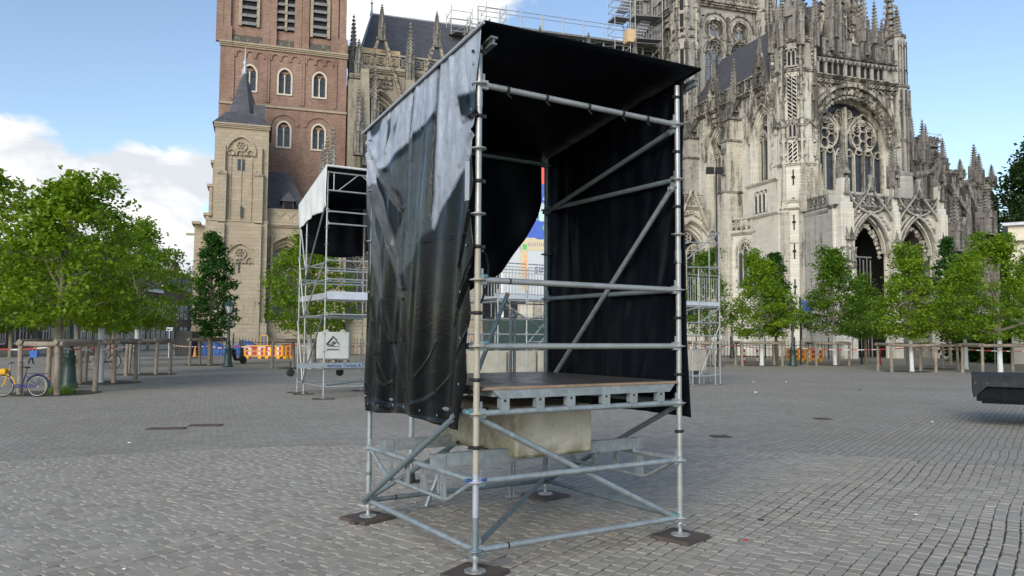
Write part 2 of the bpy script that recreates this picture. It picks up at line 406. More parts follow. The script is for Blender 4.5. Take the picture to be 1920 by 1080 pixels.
def near_setts():
    rng = np.random.default_rng(5)
    mb = MB(); tones = []
    ang = R(55); ex = Vector((math.cos(ang), math.sin(ang), 0)); ey = Vector((-math.sin(ang), math.cos(ang), 0))
    row = .112; rows = range(int(-13 / row), int(13 / row))
    for j in rows:
        y = j * row; x = -1.5 + rng.random() * .1
        while x < 13.2:
            ln = .115 + rng.random() * .075
            if rng.random() < .08: ln *= .7
            cx = x + ln / 2; c = ex * cx + ey * (y + row / 2)
            wob = .012 * math.sin(cx * 2.1 + j * .02) + .02 * math.sin(cx * .7 + j * .31)
            dd = math.hypot(c.x, c.y)
            ok = dd < 12.98 and c.y > 1.2 and abs(c.x) < c.y * .95 + .6
            if ok:
                hx, hy = ln / 2 - .003 - rng.random() * .002, row / 2 - .003 - rng.random() * .003
                hz = rng.normal(0, .0013); tx, ty = rng.normal(0, .011, 2)
                base = c + ey * wob
                lo = []; mi = []; to = []
                for sx_, sy_ in ((-1, -1), (0, -1), (1, -1), (1, 1), (0, 1), (-1, 1)):
                    px = sx_ * hx + rng.normal(0, .0035); py = sy_ * hy + rng.normal(0, .003)
                    p = base + ex * px + ey * py
                    z = hz + px * tx + py * ty
                    lo.append((p.x, p.y, -.03)); mi.append((p.x, p.y, z - .0055))
                    q = base + ex * (px * .88) + ey * (py * .86); to.append((q.x, q.y, z + rng.normal(0, .0012)))
                k = 6; vs = lo + mi + to
                fs = [(i, (i + 1) % k, k + (i + 1) % k, k + i) for i in range(k)] + [(k + i, k + (i + 1) % k, 2 * k + (i + 1) % k, 2 * k + i) for i in range(k)] + [tuple(range(2 * k, 3 * k))]
                mb.add(vs, fs); tones += [float(np.clip(rng.normal(.45, .28), 0, 1))] * len(vs)
            x += ln
    o = mb.build('paving_setts', MT['settn'], fix=False); struct(o); o['label'] = 'worn granite setts laid in slanting rows'
    ca = o.data.color_attributes.new('tone', 'FLOAT_COLOR', 'POINT')
    arr = np.ones((len(tones), 4), dtype=np.float32); t = np.array(tones, dtype=np.float32); arr[:, 0] = t; arr[:, 1] = t; arr[:, 2] = t
    ca.data.foreach_set('color', arr.ravel())
near_setts()

# ================================================================== CATHEDRAL
CYAW = R(18); E1 = Vector((math.cos(CYAW), math.sin(CYAW), 0)); E2 = Vector((-math.sin(CYAW), math.cos(CYAW), 0))
_c0 = atY(1492, 640, 76); C0 = Vector((_c0.x, _c0.y, 0))
def chf(u, v, t):
    P = plane(u, v, C0 + E2 * t, E2) - C0; return P.dot(E1), P.z
def chs(u, v, s):
    P = plane(u, v, C0 + E1 * s, E1) - C0; return P.dot(E2), P.z
cath = thing('cathedral', 'huge gothic cathedral of weathered limestone with a red brick bell tower', 'cathedral', C0, CYAW)

class Fr:   # wall frame in cathedral coordinates: u along the wall, d outward, z up
    def __init__(s, o, u, n): s.o = o; s.u = u; s.n = n
    def P(s, u, d, z): return (s.o[0] + s.u[0] * u + s.n[0] * d, s.o[1] + s.u[1] * u + s.n[1] * d, z)
def front(t): return Fr((0, t), (1, 0), (0, -1))
def west(s_): return Fr((s_, 0), (0, 1), (-1, 0))
def east(s_): return Fr((s_, 0), (0, 1), (1, 0))
def fbox(mb, fr, u0, u1, d0, d1, z0, z1):
    P = fr.P; mb.hexa([P(u0, d1, z0), P(u1, d1, z0), P(u1, d0, z0), P(u0, d0, z0), P(u0, d1, z1), P(u1, d1, z1), P(u1, d0, z1), P(u0, d0, z1)])
def arch(uc, w, zs, h, n=10):
    # two-centred pointed arch, left springing to right springing
    h = max(h, w * 1.001); Rr = (w * w + h * h) / (2 * w); cx = w - Rr; a1 = math.atan2(h, -cx)
    right = [(uc + cx + Rr * math.cos(a1 * i / n), zs + Rr * math.sin(a1 * i / n)) for i in range(n + 1)]
    left = [(2 * uc - x, z) for x, z in right]
    return left + right[::-1][1:]
def bar(mb, fr, pts, wd, d0, d1, closed=False):
    e = random.random() * .012; d1 = d1 + e
    n = len(pts); L_, R_ = [], []
    for i in range(n):
        if closed: a = pts[(i - 1) % n]; c = pts[(i + 1) % n]
        else: a = pts[max(0, i - 1)]; c = pts[min(n - 1, i + 1)]
        dx, dz = c[0] - a[0], c[1] - a[1]; l = math.hypot(dx, dz) or 1
        nx, nz = -dz / l * wd / 2, dx / l * wd / 2
        L_.append((pts[i][0] + nx, pts[i][1] + nz)); R_.append((pts[i][0] - nx, pts[i][1] - nz))
    vs = []; 
    for i in range(n):
        for (x, z), d in ((L_[i], d0), (L_[i], d1), (R_[i], d1), (R_[i], d0)): vs.append(fr.P(x, d, z))
    fs = []
    for i in range(n if closed else n - 1):
        j = (i + 1) % n
        for k in range(4):
            k2 = (k + 1) % 4; fs.append((i * 4 + k, i * 4 + k2, j * 4 + k2, j * 4 + k))
    if not closed: fs += [(0, 1, 2, 3), tuple((n - 1) * 4 + k for k in (3, 2, 1, 0))]
    mb.add(vs, fs)
def circ(uc, zc, r, n=16, a0=0.0): return [(uc + r * math.cos(a0 + 2 * math.pi * i / n), zc + r * math.sin(a0 + 2 * math.pi * i / n)) for i in range(n)]
def wall_open(mb, fr, u0, u1, z0, z1, ops, d=0.0, rev=.6):
    # wall skin with pointed openings and their reveals; ops: (uc, w, sill, zs, h)
    P = fr.P
    def quad(a, b, c, d_): mb.add([a, b, c, d_], [(0, 1, 2, 3)])
    x = u0
    for uc, w, sill, zs, h in sorted(ops):
        quad(P(x, d, z0), P(uc - w, d, z0), P(uc - w, d, z1), P(x, d, z1))
        if sill > z0: quad(P(uc - w, d, z0), P(uc + w, d, z0), P(uc + w, d, sill), P(uc - w, d, sill))
        c = arch(uc, w, zs, h)
        for a, b in zip(c[:-1], c[1:]): quad(P(a[0], d, a[1]), P(b[0], d, b[1]), P(b[0], d, z1), P(a[0], d, z1))
        loop = [(uc - w, sill)] + c + [(uc + w, sill)]
        for a, b in zip(loop, loop[1:] + loop[:1]): quad(P(a[0], d, a[1]), P(b[0], d, b[1]), P(b[0], d - rev, b[1]), P(a[0], d - rev, a[1]))
        x = uc + w
    quad(P(x, d, z0), P(u1, d, z0), P(u1, d, z1), P(x, d, z1))
def orders(mb, fr, uc, w, sill, zs, h, steps, d=0.0):
    # recessed mouldings: steps of (shrink, depth)
    P = fr.P; k = h / w
    for dw, dd in steps:
        o = [(uc - w, sill)] + arch(uc, w, zs, w * k) + [(uc + w, sill)]
        w2 = w - dw; i = [(uc - w2, sill)] + arch(uc, w2, zs, w2 * k) + [(uc + w2, sill)]
        for a, b, c, e in zip(o[:-1], o[1:], i[1:], i[:-1]): mb.add([P(a[0], d, a[1]), P(b[0], d, b[1]), P(c[0], d, c[1]), P(e[0], d, e[1])], [(0, 1, 2, 3)])
        for a, b in zip(i[:-1], i[1:]): mb.add([P(a[0], d, a[1]), P(b[0], d, b[1]), P(b[0], d - dd, b[1]), P(a[0], d - dd, a[1])], [(0, 1, 2, 3)])
        w = w2; d -= dd
    return w, w * k, d
def glass(mb, fr, uc, w, sill, zs, h, d):
    c = [(uc - w, sill)] + arch(uc, w, zs, h) + [(uc + w, sill)]
    mb.loft([fr.P(a, d, z) for a, z in c], [fr.P(a, d - .06, z) for a, z in c])
def trac(mb, fr, uc, w, sill, zs, h, n, wd, d0, d1, lvl=0):
    bar(mb, fr, [(uc - w, sill)] + arch(uc, w, zs, h) + [(uc + w, sill)], wd, d0, d1)
    if n <= 1:
        # cusped head of one light
        for sg in (-1, 1): bar(mb, fr, [(uc + sg * w, zs + h * .15), (uc + sg * w * .45, zs + h * .28), (uc + sg * w * .2, zs + h * .62)], wd * .5, d0, d1 - .03)
        return
    if n == 3:
        hw = w / 3; zz = zs - h * .1
        for k in (-1, 0, 1): trac(mb, fr, uc + k * 2 * hw, hw, sill, zz + (.35 * h if k == 0 else 0), hw * 1.5, 1, wd * .7, d0, d1 - .02, lvl + 1)
        for sg in (-1, 1):
            bar(mb, fr, circ(uc + sg * w * .42, zs + h * .42, w * .22, 10), wd * .6, d0, d1 - .02, True)
        bar(mb, fr, circ(uc, zs + h * .74, w * .18, 10), wd * .6, d0, d1 - .02, True)
        return
    hw = w / 2; k = h / w; sub = hw * k * .92
    for sg in (-1, 1): trac(mb, fr, uc + sg * hw, hw, sill, zs - (0 if lvl else 0), sub, n // 2, wd * .75, d0, d1 - .02, lvl + 1)
    r = w * .30; zc = zs + h - r * 1.45
    bar(mb, fr, circ(uc, zc, r, 16), wd * .7, d0, d1 - .02, True)
    for i in range(6 if lvl == 0 else 4):
        a = 2 * math.pi * i / (6 if lvl == 0 else 4) + .5
        bar(mb, fr, circ(uc + r * .6 * math.cos(a), zc + r * .6 * math.sin(a), r * .34, 8), wd * .4, d0, d1 - .04, True)
def studs(mb, fr, pts, size, step, d):
    # crockets and leaf bosses set along a line
    acc = 0.0
    for a, b in zip(pts[:-1], pts[1:]):
        l = math.hypot(b[0] - a[0], b[1] - a[1]); t = step - acc
        while t <= l:
            x = a[0] + (b[0] - a[0]) * t / l; z = a[1] + (b[1] - a[1]) * t / l
            c = Vector(fr.P(x, d, z)); s_ = size * (.75 + random.random() * .5)
            q = Matrix.Rotation(random.random() * 3, 3, Vector((random.random(), random.random(), random.random() + .1)).normalized())
            mb.obox(c, q @ Vector((s_, 0, 0)), q @ Vector((0, s_, 0)), q @ Vector((0, 0, s_)))
            t += step
        acc = (acc + l) % step
def cornice(mb, fr, u0, u1, z, h, out, d=0.0):
    for k in range(3):
        fbox(mb, fr, u0 - .002 * k, u1 + .002 * k, d - .1, d + out * (.45 + .275 * k), z + h * k / 3, z + h * (k + 1) / 3)
def balus(mb, fr, u0, u1, z, h, d=0.0, th=.22, panel=None):
    fbox(mb, fr, u0, u1, d - th / 2 - .05, d + th / 2 + .05, z, z + h * .12); fbox(mb, fr, u0, u1, d - th / 2 - .04, d + th / 2 + .04, z + h * .88, z + h)
    p = panel or h; n = max(1, round((u1 - u0) / p)); p = (u1 - u0) / n
    for i in range(n):
        c = u0 + p * (i + .5); zc = z + h * .5
        fbox(mb, fr, c - p / 2 - .05, c - p / 2 + .05, d - th / 2, d + th / 2, z + h * .12, z + h * .88)
        bar(mb, fr, circ(c, zc, min(p, h) * .33, 8), .1, d - th / 2, d + th / 2, True)
        for sx_ in (-1, 1):
            bar(mb, fr, [(c + sx_ * p * .48, z + h * .85), (c + sx_ * p * .1, zc), (c + sx_ * p * .48, z + h * .14)], .08, d - th / 2 + .02, d + th / 2 - .02)

# one pinnacle, copied wherever the photo shows one (unit: 1 m wide shaft, 7 m high)
def pinnacle_mesh():
    mb = MB()
    mb.box(-.36, .36, -.36, .36, 0, 2.6)
    for a in range(4):
        q = Matrix.Rotation(a * math.pi / 2, 3, 'Z')
        def T(p): return tuple(q @ Vector(p))
        mb.hexa([T(p) for p in [(-.16, -.41, .2), (.16, -.41, .2), (.16, -.35, .2), (-.16, -.35, .2), (-.12, -.40, 2.1), (.12, -.40, 2.1), (.12, -.35, 2.1), (-.12, -.35, 2.1)]])
        mb.add([T(p) for p in [(-.46, -.46, 2.3), (.46, -.46, 2.3), (0, -.44, 3.45), (-.3, -.1, 2.3), (.3, -.1, 2.3), (0, -.1, 3.3)]], [(0, 1, 2), (3, 5, 4), (0, 2, 5, 3), (1, 4, 5, 2), (0, 3, 4, 1)])
        mb.obox(T((.36, -.36, 1.25)), (.12, 0, 0), (0, .12, 0), (0, 0, 1.25))
        mb.obox(T((.38, -.38, 2.75)), (.09, 0, 0), (0, .09, 0), (0, 0, .45))
    mb.box(-.48, .48, -.48, .48, -.1, .1)
    mb.add([(-.3, -.3, 2.6), (.3, -.3, 2.6), (.3, .3, 2.6), (-.3, .3, 2.6), (-.05, -.05, 6.4), (.05, -.05, 6.4), (.05, .05, 6.4), (-.05, .05, 6.4)], [(0, 1, 5, 4), (1, 2, 6, 5), (2, 3, 7, 6), (3, 0, 4, 7), (4, 5, 6, 7)])
    for i in range(8):
        z = 3.0 + i * .42; r = .33 - .26 * (z - 2.6) / 3.8
        for a in range(4):
            x, y = ((1, 1), (-1, 1), (-1, -1), (1, -1))[a]
            mb.obox((x * r, y * r, z), (.1, .03, .03), (-.03, .1, .02), (.02, -.03, .1))
    for z, r in ((6.35, .2), (6.75, .14)):
        mb.obox((0, 0, z), (r, 0, 0), (0, r * .5, 0), (0, 0, .07)); mb.obox((0, 0, z), (r * .5, 0, 0), (0, r, 0), (0, 0, .07))
    mb.tube((0, 0, 6.3), (0, 0, 7.05), .05, 6)
    return mb.mesh('pinnacle')
PIN = pinnacle_mesh(); PIN.materials.append(MT['dark'])
PINP = PIN.copy(); PINP.materials.clear(); PINP.materials.append(MT['trim'])
def pin(par, s_, t_, z, h, w=.9, rot=0.0, pale=False):
    o = bpy.data.objects.new('pinnacle', PINP if pale else PIN); COL.objects.link(o); o.parent = par
    o.location = (s_, t_, z); o.scale = (w, w, h / 7.05); o.rotation_euler = (0, 0, rot); return o

def octo(c, r, rot=math.pi / 8): return [(c[0] + r * math.cos(rot + i * math.pi / 4), c[1] + r * math.sin(rot + i * math.pi / 4)) for i in range(8)]
def facefr(c, r, ang):   # frame of the octagon face whose outward normal is at angle ang (cathedral axes)
    n = (math.cos(ang), math.sin(ang)); ap = r * math.cos(math.pi / 8)
    return Fr((c[0] + n[0] * ap, c[1] + n[1] * ap), (-n[1], n[0]), n)

# ---------- south transept front
F0 = front(0.0)
zc_ = chf(1600, 150, 0)[1]           # top of main wall
ZT = chf(1540, 141, 0)[1]
sL = 1.2; sR = chf(1683, 300, 0)[0]
mb = MB()
uw, _ = chf(1591, 300, 0); uw += .35; wz = chf(1591, 196, 0)[1]; ww = chf(1655, 300, 0)[0] - uw + .75; zspr = chf(1661, 281, 0)[1]; zsil = chf(1600, 357, 0)[1]
W1 = ww + .62; hh = (wz - zspr) + .75
wall_open(mb, F0, sL, sR, 0, ZT, [(uw, min(W1, uw - sL - .05), zsil - .6, zspr, hh)], 0, .3)
w_, h_, d_ = orders(mb, F0, uw, min(W1, uw - sL - .05), zsil - .6, zspr, hh, [(.2, .22), (.16, .2), (.14, .2)], -.3)
tw = mb.build('transept_wall', MT['pale'], cath)
mb = MB(); td0, td1 = d_ - .3, d_ + .05
bar(mb, F0, [(uw - w_, zsil)] + arch(uw, w_, zspr, h_, 14) + [(uw + w_, zsil)], .3, td0, td1)
fbox(mb, F0, uw - .17, uw + .17, d_ - .35, d_ + .25, zsil, zspr + h_ * .93)
zlt = chf(1600, 285, 0)[1]; rz0 = chf(1600, 247, 0)[1] - .1
for sg in (-1, 1):
    c = uw + sg * w_ * .5; hw = w_ * .5
    bar(mb, F0, [(c - hw + .05, zsil)] + arch(c, hw - .05, zlt + .7, (zspr + h_ * .80 - zlt) * .86, 12) + [(c + hw - .05, zsil)], .2, td0, td1 - .02)
    rr = hw * .66; bar(mb, F0, circ(c, rz0, rr, 22), .17, td0, td1 - .01, True)
    for i in range(7):
        a = i * 2 * math.pi / 6 + .5; k = 0 if i == 6 else .62
        bar(mb, F0, circ(c + rr * k * math.cos(a), rz0 + rr * k * math.sin(a), rr * .32, 9), .085, td0, td1 - .04, True)
    for i in range(4):
        x = c + (-.75 + .5 * i) * hw
        bar(mb, F0, [(x - hw * .24, zsil)] + arch(x, hw * .24, zlt - .5 + (.25 if i in (1, 2) else 0), hw * .42, 5) + [(x + hw * .24, zsil)], .11, td0, td1 - .03)
        bar(mb, F0, circ(x, zlt + .15 + (.25 if i in (1, 2) else 0), hw * .17, 8), .07, td0, td1 - .05, True)
    # foils in the head, between the side arches and the main arch
    for (fx, fz, fr_) in ((.20, .62, .12), (.34, .50, .09), (.16, .44, .09), (.12, .78, .09), (.33, .68, .07), (.48, .62, .07), (.62, .5, .06)):
        q = (uw + sg * w_ * fx, zspr + h_ * fz); bar(mb, F0, circ(q[0], q[1], w_ * fr_, 10), .08, td0, td1 - .05, True); bar(mb, F0, circ(q[0], q[1], w_ * fr_ * .45, 6), .06, td0, td1 - .07, True)
    bar(mb, F0, [(uw + sg * .1, zspr + h_ * .28), (uw + sg * w_ * .22, zspr + h_ * .52), (uw + sg * w_ * .45, zspr + h_ * .74)], .14, td0, td1 - .02)
fbox(mb, F0, uw - w_ - .1, uw + w_ + .1, d_ - .5, d_ + .3, zsil - .75, zsil + .02)
tro = mb.build('window_tracery', MT['trim'], tw)
mb = MB(); glass(mb, F0, uw, w_, zsil, zspr, h_, d_ - .32); mb.build('window_glass', MT['glassdark'], tw)
# hood mould with hanging cusps
mb = MB()
k = hh / min(W1, uw - sL - .05)
zo = chf(1597, 163, 0)[1]; wo_ = chf(1679, 262, 0)[0] - uw
oc = [p for p in arch(uw, wo_, zspr + .3, zo - zspr - .3, 16) if p[0] > sL + .1]
bar(mb, F0, oc, .35, -.05, .55)
oc2 = [p for p in arch(uw, wo_ - .75, zspr + .3, zo - zspr - 1.0, 16) if p[0] > sL + .1]
studs(mb, F0, oc2, .19, .42, .25)
oc3 = [p for p in arch(uw, wo_ - 1.15, zspr + .3, zo - zspr - 1.5, 16) if p[0] > sL + .1]
bar(mb, F0, oc3, .14, -.05, .3); studs(mb, F0, oc3, .13, .5, .3)
for sgn in (1,):
    pts = [(uw + (w_ + .5) * math.cos(a), zspr + 1 + (h_ - .6) * math.sin(a)) for a in np.linspace(.1, 1.3, 7)]
    studs(mb, F0, pts, .17, .45, .2)
# carved band under the gallery
cornice(mb, F0, sL, sR, ZT - .25, .3, .55)
for i in range(26):
    x = sL + .2 + (sR - sL - .4) * i / 25
    bar(mb, F0, circ(x, ZT - .62, .17, 7), .1, -.02, .4, True)
for i in range(15):
    x = sL + .4 + (sR - sL - .8) * i / 14
    bar(mb, F0, [(x - .36, ZT - .9), (x, ZT - 1.3), (x + .36, ZT - .9)], .1, -.02, .3)
    if abs(x - uw) > 2.9: fbox(mb, F0, x - .07, x + .07, 0, .18, ZT - 4.2 + random.random(), ZT - .9)
# niches in the spandrels
def niche(mb, fr, u, z, h, d=0.0, w=.32):
    fbox(mb, fr, u - w * .8, u + w * .8, d - .02, d + w * 1.1, z, z + .18); c = Vector(fr.P(u, d + w * .55, z + .18))
    mb.lathe(c, [(w * .5, 0), (w * .55, h * .25), (w * .42, h * .5), (w * .45, h * .62), (w * .16, h * .68), (w * .26, h * .76), (w * .18, h * .84)], 7)
    b = z + .18 + h * .95; fbox(mb, fr, u - w * .75, u + w * .75, d - .02, d + w * 1.2, b, b + .25)
    P = fr.P; mb.add([P(u - w * .6, d, b + .25), P(u + w * .6, d, b + .25), P(u + w * .6, d + w, b + .25), P(u - w * .6, d + w, b + .25), P(u, d + w * .3, b + .25 + h * .55)], [(0, 1, 4), (1, 2, 4), (2, 3, 4), (3, 0, 4)])
for px, py in ((1666, 215), (1671, 300)):
    s_, z_ = chf(px, py, 0); niche(mb, F0, s_, z_, 1.5)
mb.build('window_hood', MT['trim'], tw)

# gallery over the cornice
zg0 = ZT + .05; zg1 = chf(1560, 108, 0)[1]; zg2 = chf(1545, 70, 0)[1]
mb = MB(); ops = []
uu = [chf((843 + x) / 1 * 0 + 1220 + x / 2.7, 130, 0)[0] for x in (865, 905, 935, 963, 1005, 1030, 1072, 1098, 1138, 1163, 1207)]
for u in uu:
    if u > sL + .3: ops.append((u, .36, zg0 + .12, zg1 - .9, .55))
wall_open(mb, F0, sL, sR, zg0, zg1, ops, .12, .22)
fbox(mb, F0, sL, sR, -1.2, -.15, zg0 - .2, zg2)
gl = mb.build('gallery', MT['grey'], cath)
mb = MB(); fbox(mb, F0, sL, sR - 1.2, -.145, -.1, zg0, zg1 - .3); mb.build('gallery_void', MT['void'], gl)
mb = MB()
for i in range(22):
    x = sL + .2 + (sR - sL - .4) * i / 21
    bar(mb, F0, [(x - .17, zg1 - .62), (x, zg1 - .25), (x + .17, zg1 - .62)], .07, .1, .3)
    if i % 2: studs(mb, F0, [(x, zg1 - .2), (x, zg1 + .5)], .12, .3, .25)
cornice(mb, F0, sL, sR, zg1 - .1, .16, .35)
fbox(mb, F0, sL, sR, -.5, .02, zg1 + .06, zg2 - .3)
pl = [chf(1220 + x / 2.7, 85, 0)[0] for x in (862, 928, 992, 1062, 1130, 1192)]
for i, u in enumerate(pl):
    fbox(mb, F0, u - .3, u + .3, 0, .42, zg1 + .1, zg2 - .15); cornice(mb, F0, u - .36, u + .36, zg2 - .15, .2, .32, .2)
    if i: cornice(mb, F0, pl[i - 1] + .4, u - .4, zg2 - .45, .16, .2, .0)
mb.build('gallery_parapet', MT['dark'], gl)

# gable
gl0, gz0 = chf(1538, 68, -0.0); gr0, _ = chf(1634, 78, 0); gap = chf(1590, -70, 0); GA = ((gl0 + gr0) / 2, gap[1])
G = front(.9); mb = MB()
tri = [(gl0, gz0 - .8), (gr0 + .3, gz0 - .8), (GA[0], GA[1])]
mb.loft([G.P(a, 0, z) for a, z in tri], [G.P(a, -.6, z) for a, z in tri])
ga = mb.build('gable', MT['grey'], cath)
mb = MB()
bar(mb, G, [(gl0 - .2, gz0 - .6), (GA[0], GA[1] + .3), (gr0 + .5, gz0 - .6)], .45, -.6, .45)
studs(mb, G, [(gl0 - .5, gz0 - .2), (GA[0] - .3, GA[1])], .24, .75, .2); studs(mb, G, [(GA[0] + .3, GA[1]), (gr0 + .8, gz0 - .2)], .24, .75, .2)
for i in range(9):
    f = (i + 1) / 10; x = gl0 + (gr0 - gl0) * f; top = gz0 + (GA[1] - gz0) * (1 - abs(f - .5) * 2) - 1.0
    fbox(mb, G, x - .09, x + .09, 0, .3, gz0 - .8, max(gz0, top))
    z = gz0
    while z + 1.5 < top:
        bar(mb, G, arch(x, .36, z + .6, .5, 4), .1, 0, .28)
        if i % 2 == 0: niche(mb, G, x, z - .1, 1.2, .25, .3)
        z += 2.1
for f, r in ((.5, 1.0), (.33, .55), (.67, .55)):
    x = gl0 + (gr0 - gl0) * f; z = gz0 + (3.6 if f == .5 else 2.0)
    bar(mb, G, circ(x, z, r, 14), .16, 0, .34, True)
    for a in range(5): bar(mb, G, circ(x + r * .5 * math.cos(a * 1.257), z + r * .5 * math.sin(a * 1.257), r * .35, 8), .08, 0, .26, True)
mb.build('gable_tracery', MT['trim'], ga)
for px, top, w in ((1556, -90, .95), (1617, -40, 1.0), (1640, 0, .8), (1573, -60, .7)):
    s_, z1_ = chf(px, top, 0); z0_ = zg2 - 1.2; pin(cath, s_, .1, z0_, z1_ - z0_, w)
# open lantern pinnacle cluster at the right of the gable
s_, z1_ = chf(1666, -40, 1.5); z0_ = zg2 - 3
pin(cath, s_, 1.5, z0_, z1_ - z0_, 1.7, .3)
for dx, dy in ((-1.1, 0), (1.2, .2), (.1, -1.1), (0, 1.2)): pin(cath, s_ + dx, 1.5 + dy, z0_ + 1.5, 5.2, .7)
mb = MB()
for dx, dy in ((-1.1, 0), (1.2, .2), (.1, -1.1)):
    c = Vector((s_, 1.5, z0_ + 6.5)); e = Vector((s_ + dx, 1.5 + dy, z0_ + 4.3)); m_ = (c + e) / 2 + Vector((0, 0, -.5))
    mb.path([c, m_, e], .15, 6); mb.path([c + Vector((0, 0, 2)), m_ + Vector((0, 0, 1.2)), e + Vector((0, 0, .6))], .11, 6)
mb.build('flying_rib', MT['dark'], ga)
# right corner buttress
rb, _ = chf(1697, 300, -.4)
mb = MB(); zb1 = chf(1695, 66, -.6)[1]; zmid = chf(1697, 160, -.8)[1]; zlow = chf(1697, 325, -1)[1]
for (hw, hd, z0, z1) in ((1.05, 1.1, 0, zlow), (.82, .85, zlow, zmid), (.68, .7, zmid, zb1)):
    mb.prism([(rb + x * hw, .3 + y * hd) for x, y in ((-1, -.6), (-.5, -1), (.5, -1), (1, -.6), (1, 1), (-1, 1))], z0, z1)
mb.build('corner_buttress', MT['grey'], cath)
mb = MB()
for z, r in ((zlow, 1.15), (zmid, .98), (chf(1697, 262, -.8)[1], .95), (zb1, .8)):
    mb.prism([(rb + x * r, .3 + y * r) for x, y in ((-1, -.6), (-.5, -1), (.5, -1), (1, -.6), (1, 1), (-1, 1))], z - .12, z + .16)
for x in (-.45, .15, .6):
    mb.box(rb + x - .06, rb + x + .06, -.72, -.5, zlow + .4, zmid - .4)
    studs(mb, front(-.42), [(rb + x, zmid - 3.4), (rb + x, zmid - 1.6)], .13, .35, .12)
fb = front(-.4)
for x in (-.34, .34):
    mb.box(rb + x - .2, rb + x - .14, -.5, -.38, zmid + .3, zb1 - .6); mb.box(rb + x + .14, rb + x + .2, -.5, -.38, zmid + .3, zb1 - .6); bar(mb, fb, arch(rb + x, .2, zb1 - 1.4, .4, 4), .07, 0, .12); bar(mb, fb, arch(rb + x, .2, zmid + 1.4, .4, 4), .07, 0, .12)
mb.build('buttress_string_course', MT['dark'], cath)
s_, z1_ = chf(1694, 9, -.2); pin(cath, rb, .2, zb1 - 2.2, z1_ - zb1 + 2.2, .95, .2)

# ---------- stair turret at the near corner
TC = (1.3, 1.2); TR = 2.15
def zt(v): return chf(1492, v, -.8)[1]
mb = MB(); levels = [0, zt(375), zt(305), zt(223), zt(128)]
mb.prism(octo(TC, TR + .12), 0, zt(375)); mb.prism(octo(TC, TR + .04), zt(375), zt(305)); mb.prism(octo(TC, TR), zt(305), zt(128)); 
tur = mb.build('stair_turret', MT['pale'], cath)
mb = MB(); mb.prism(octo(TC, TR - .1), zt(128), zt(72)); mb.build('turret_top', MT['grey'], tur)
mb = MB()
for v, o_ in ((375, .35), (305, .3), (223, .18), (128, .28), (72, .25), (455, .2)):
    mb.prism(octo(TC, TR + o_ - .1), zt(v) - .12, zt(v) + .02); mb.prism(octo(TC, TR + o_), zt(v) + .022, zt(v) + .16)
for i in range(8):   # corner shafts
    a = math.pi / 8 + i * math.pi / 4; x = TC[0] + (TR + .1) * math.cos(a); y = TC[1] + (TR + .1) * math.sin(a)
    mb.tube((x, y, zt(375)), (x, y, zt(72)), .17, 6)
    for v in (300, 240, 225, 180): mb.lathe((x, y, zt(v)), [(.18, -.5), (.3, -.1), (.3, .1), (.18, .3)], 6)
    mb.box(x - .33, x + .33, y - .33, y + .33, 0, zt(395) + (i % 2) * .4)
    mb.lathe((x, y, zt(395) + (i % 2) * .4), [(.5, -.15), (.5, .1), (.34, .3), (.2, 1.3), (.03, 2.3)], 4, smooth=False)
mb.build('turret_shafts', MT['trim'], tur)
TF = facefr(TC, TR, R(225)); TFl = facefr(TC, TR, R(180)); TFr = facefr(TC, TR, R(270))
def lattice(z0, z1, w, slant, n):
    m1 = MB(); fbox(m1, TF, -w, w, .0, .05, z0, z1); m2 = MB()
    for i in range(n + 1):
        z = z0 + (z1 - z0) * i / n; bar(m2, TF, [(-w, z + slant * .35), (w, z - slant * .35)], .1, .04, .16)
    fbox(m2, TF, -w - .1, -w, -.02, .2, z0, z1); fbox(m2, TF, w, w + .1, -.02, .2, z0, z1); fbox(m2, TF, -.04, .04, .05, .14, z0, z1)
    p = m1.build('stair_window', MT['void'], tur); m2.build('window_lattice', MT['pale'], p)
# (sub-parts one level down only: lattices are joined to their window below)
lattice(zt(222), zt(140), .42, 1, 11)
lattice(zt(302), zt(264), .4, -1, 5)
def twolight(fr, u, z0, z1, w, par, mname='grey'):
    m1 = MB(); fbox(m1, fr, u - w, u + w, .0, .04, z0, z1); m2 = MB()
    for sg in (-1, 1):
        bar(m2, fr, [(u + sg * w * .5 - w * .42, z0)] + arch(u + sg * w * .5, w * .42, z1 - w, w * .8, 4) + [(u + sg * w * .5 + w * .42, z0)], .1, .0, .17)
        m2.add([fr.P(u + sg * w * .5 - w * .5, .12, z1), fr.P(u + sg * w * .5, .12, z1 - w * .15), fr.P(u + sg * w * .5 + w * .5, .12, z1)], [(0, 1, 2)])
    fbox(m2, fr, u - w - .12, u + w + .12, -.02, .22, z0 - .15, z0); fbox(m2, fr, u - w - .12, u + w + .12, -.02, .2, z1, z1 + .15)
    m1.build('window', MT['void'], par); m2.build('window_frame', MT[mname], par)
twolight(TF, 0, zt(120), zt(89), .42, tur); twolight(TF, 0, zt(254), zt(228), .38, tur)
mb = MB()
for v in (84, 100, 330, 415, 470, 537):
    if v > 300:
        mb.add([], []); fbox(mb, TF, -.06, .06, .1, .16, zt(v) - .75, zt(v) + .75); fbox(mb, TF, -.16, .16, .1, .158, zt(v) - .1, zt(v) + .12)
mb.build('arrow_slit', MT['void'], tur)
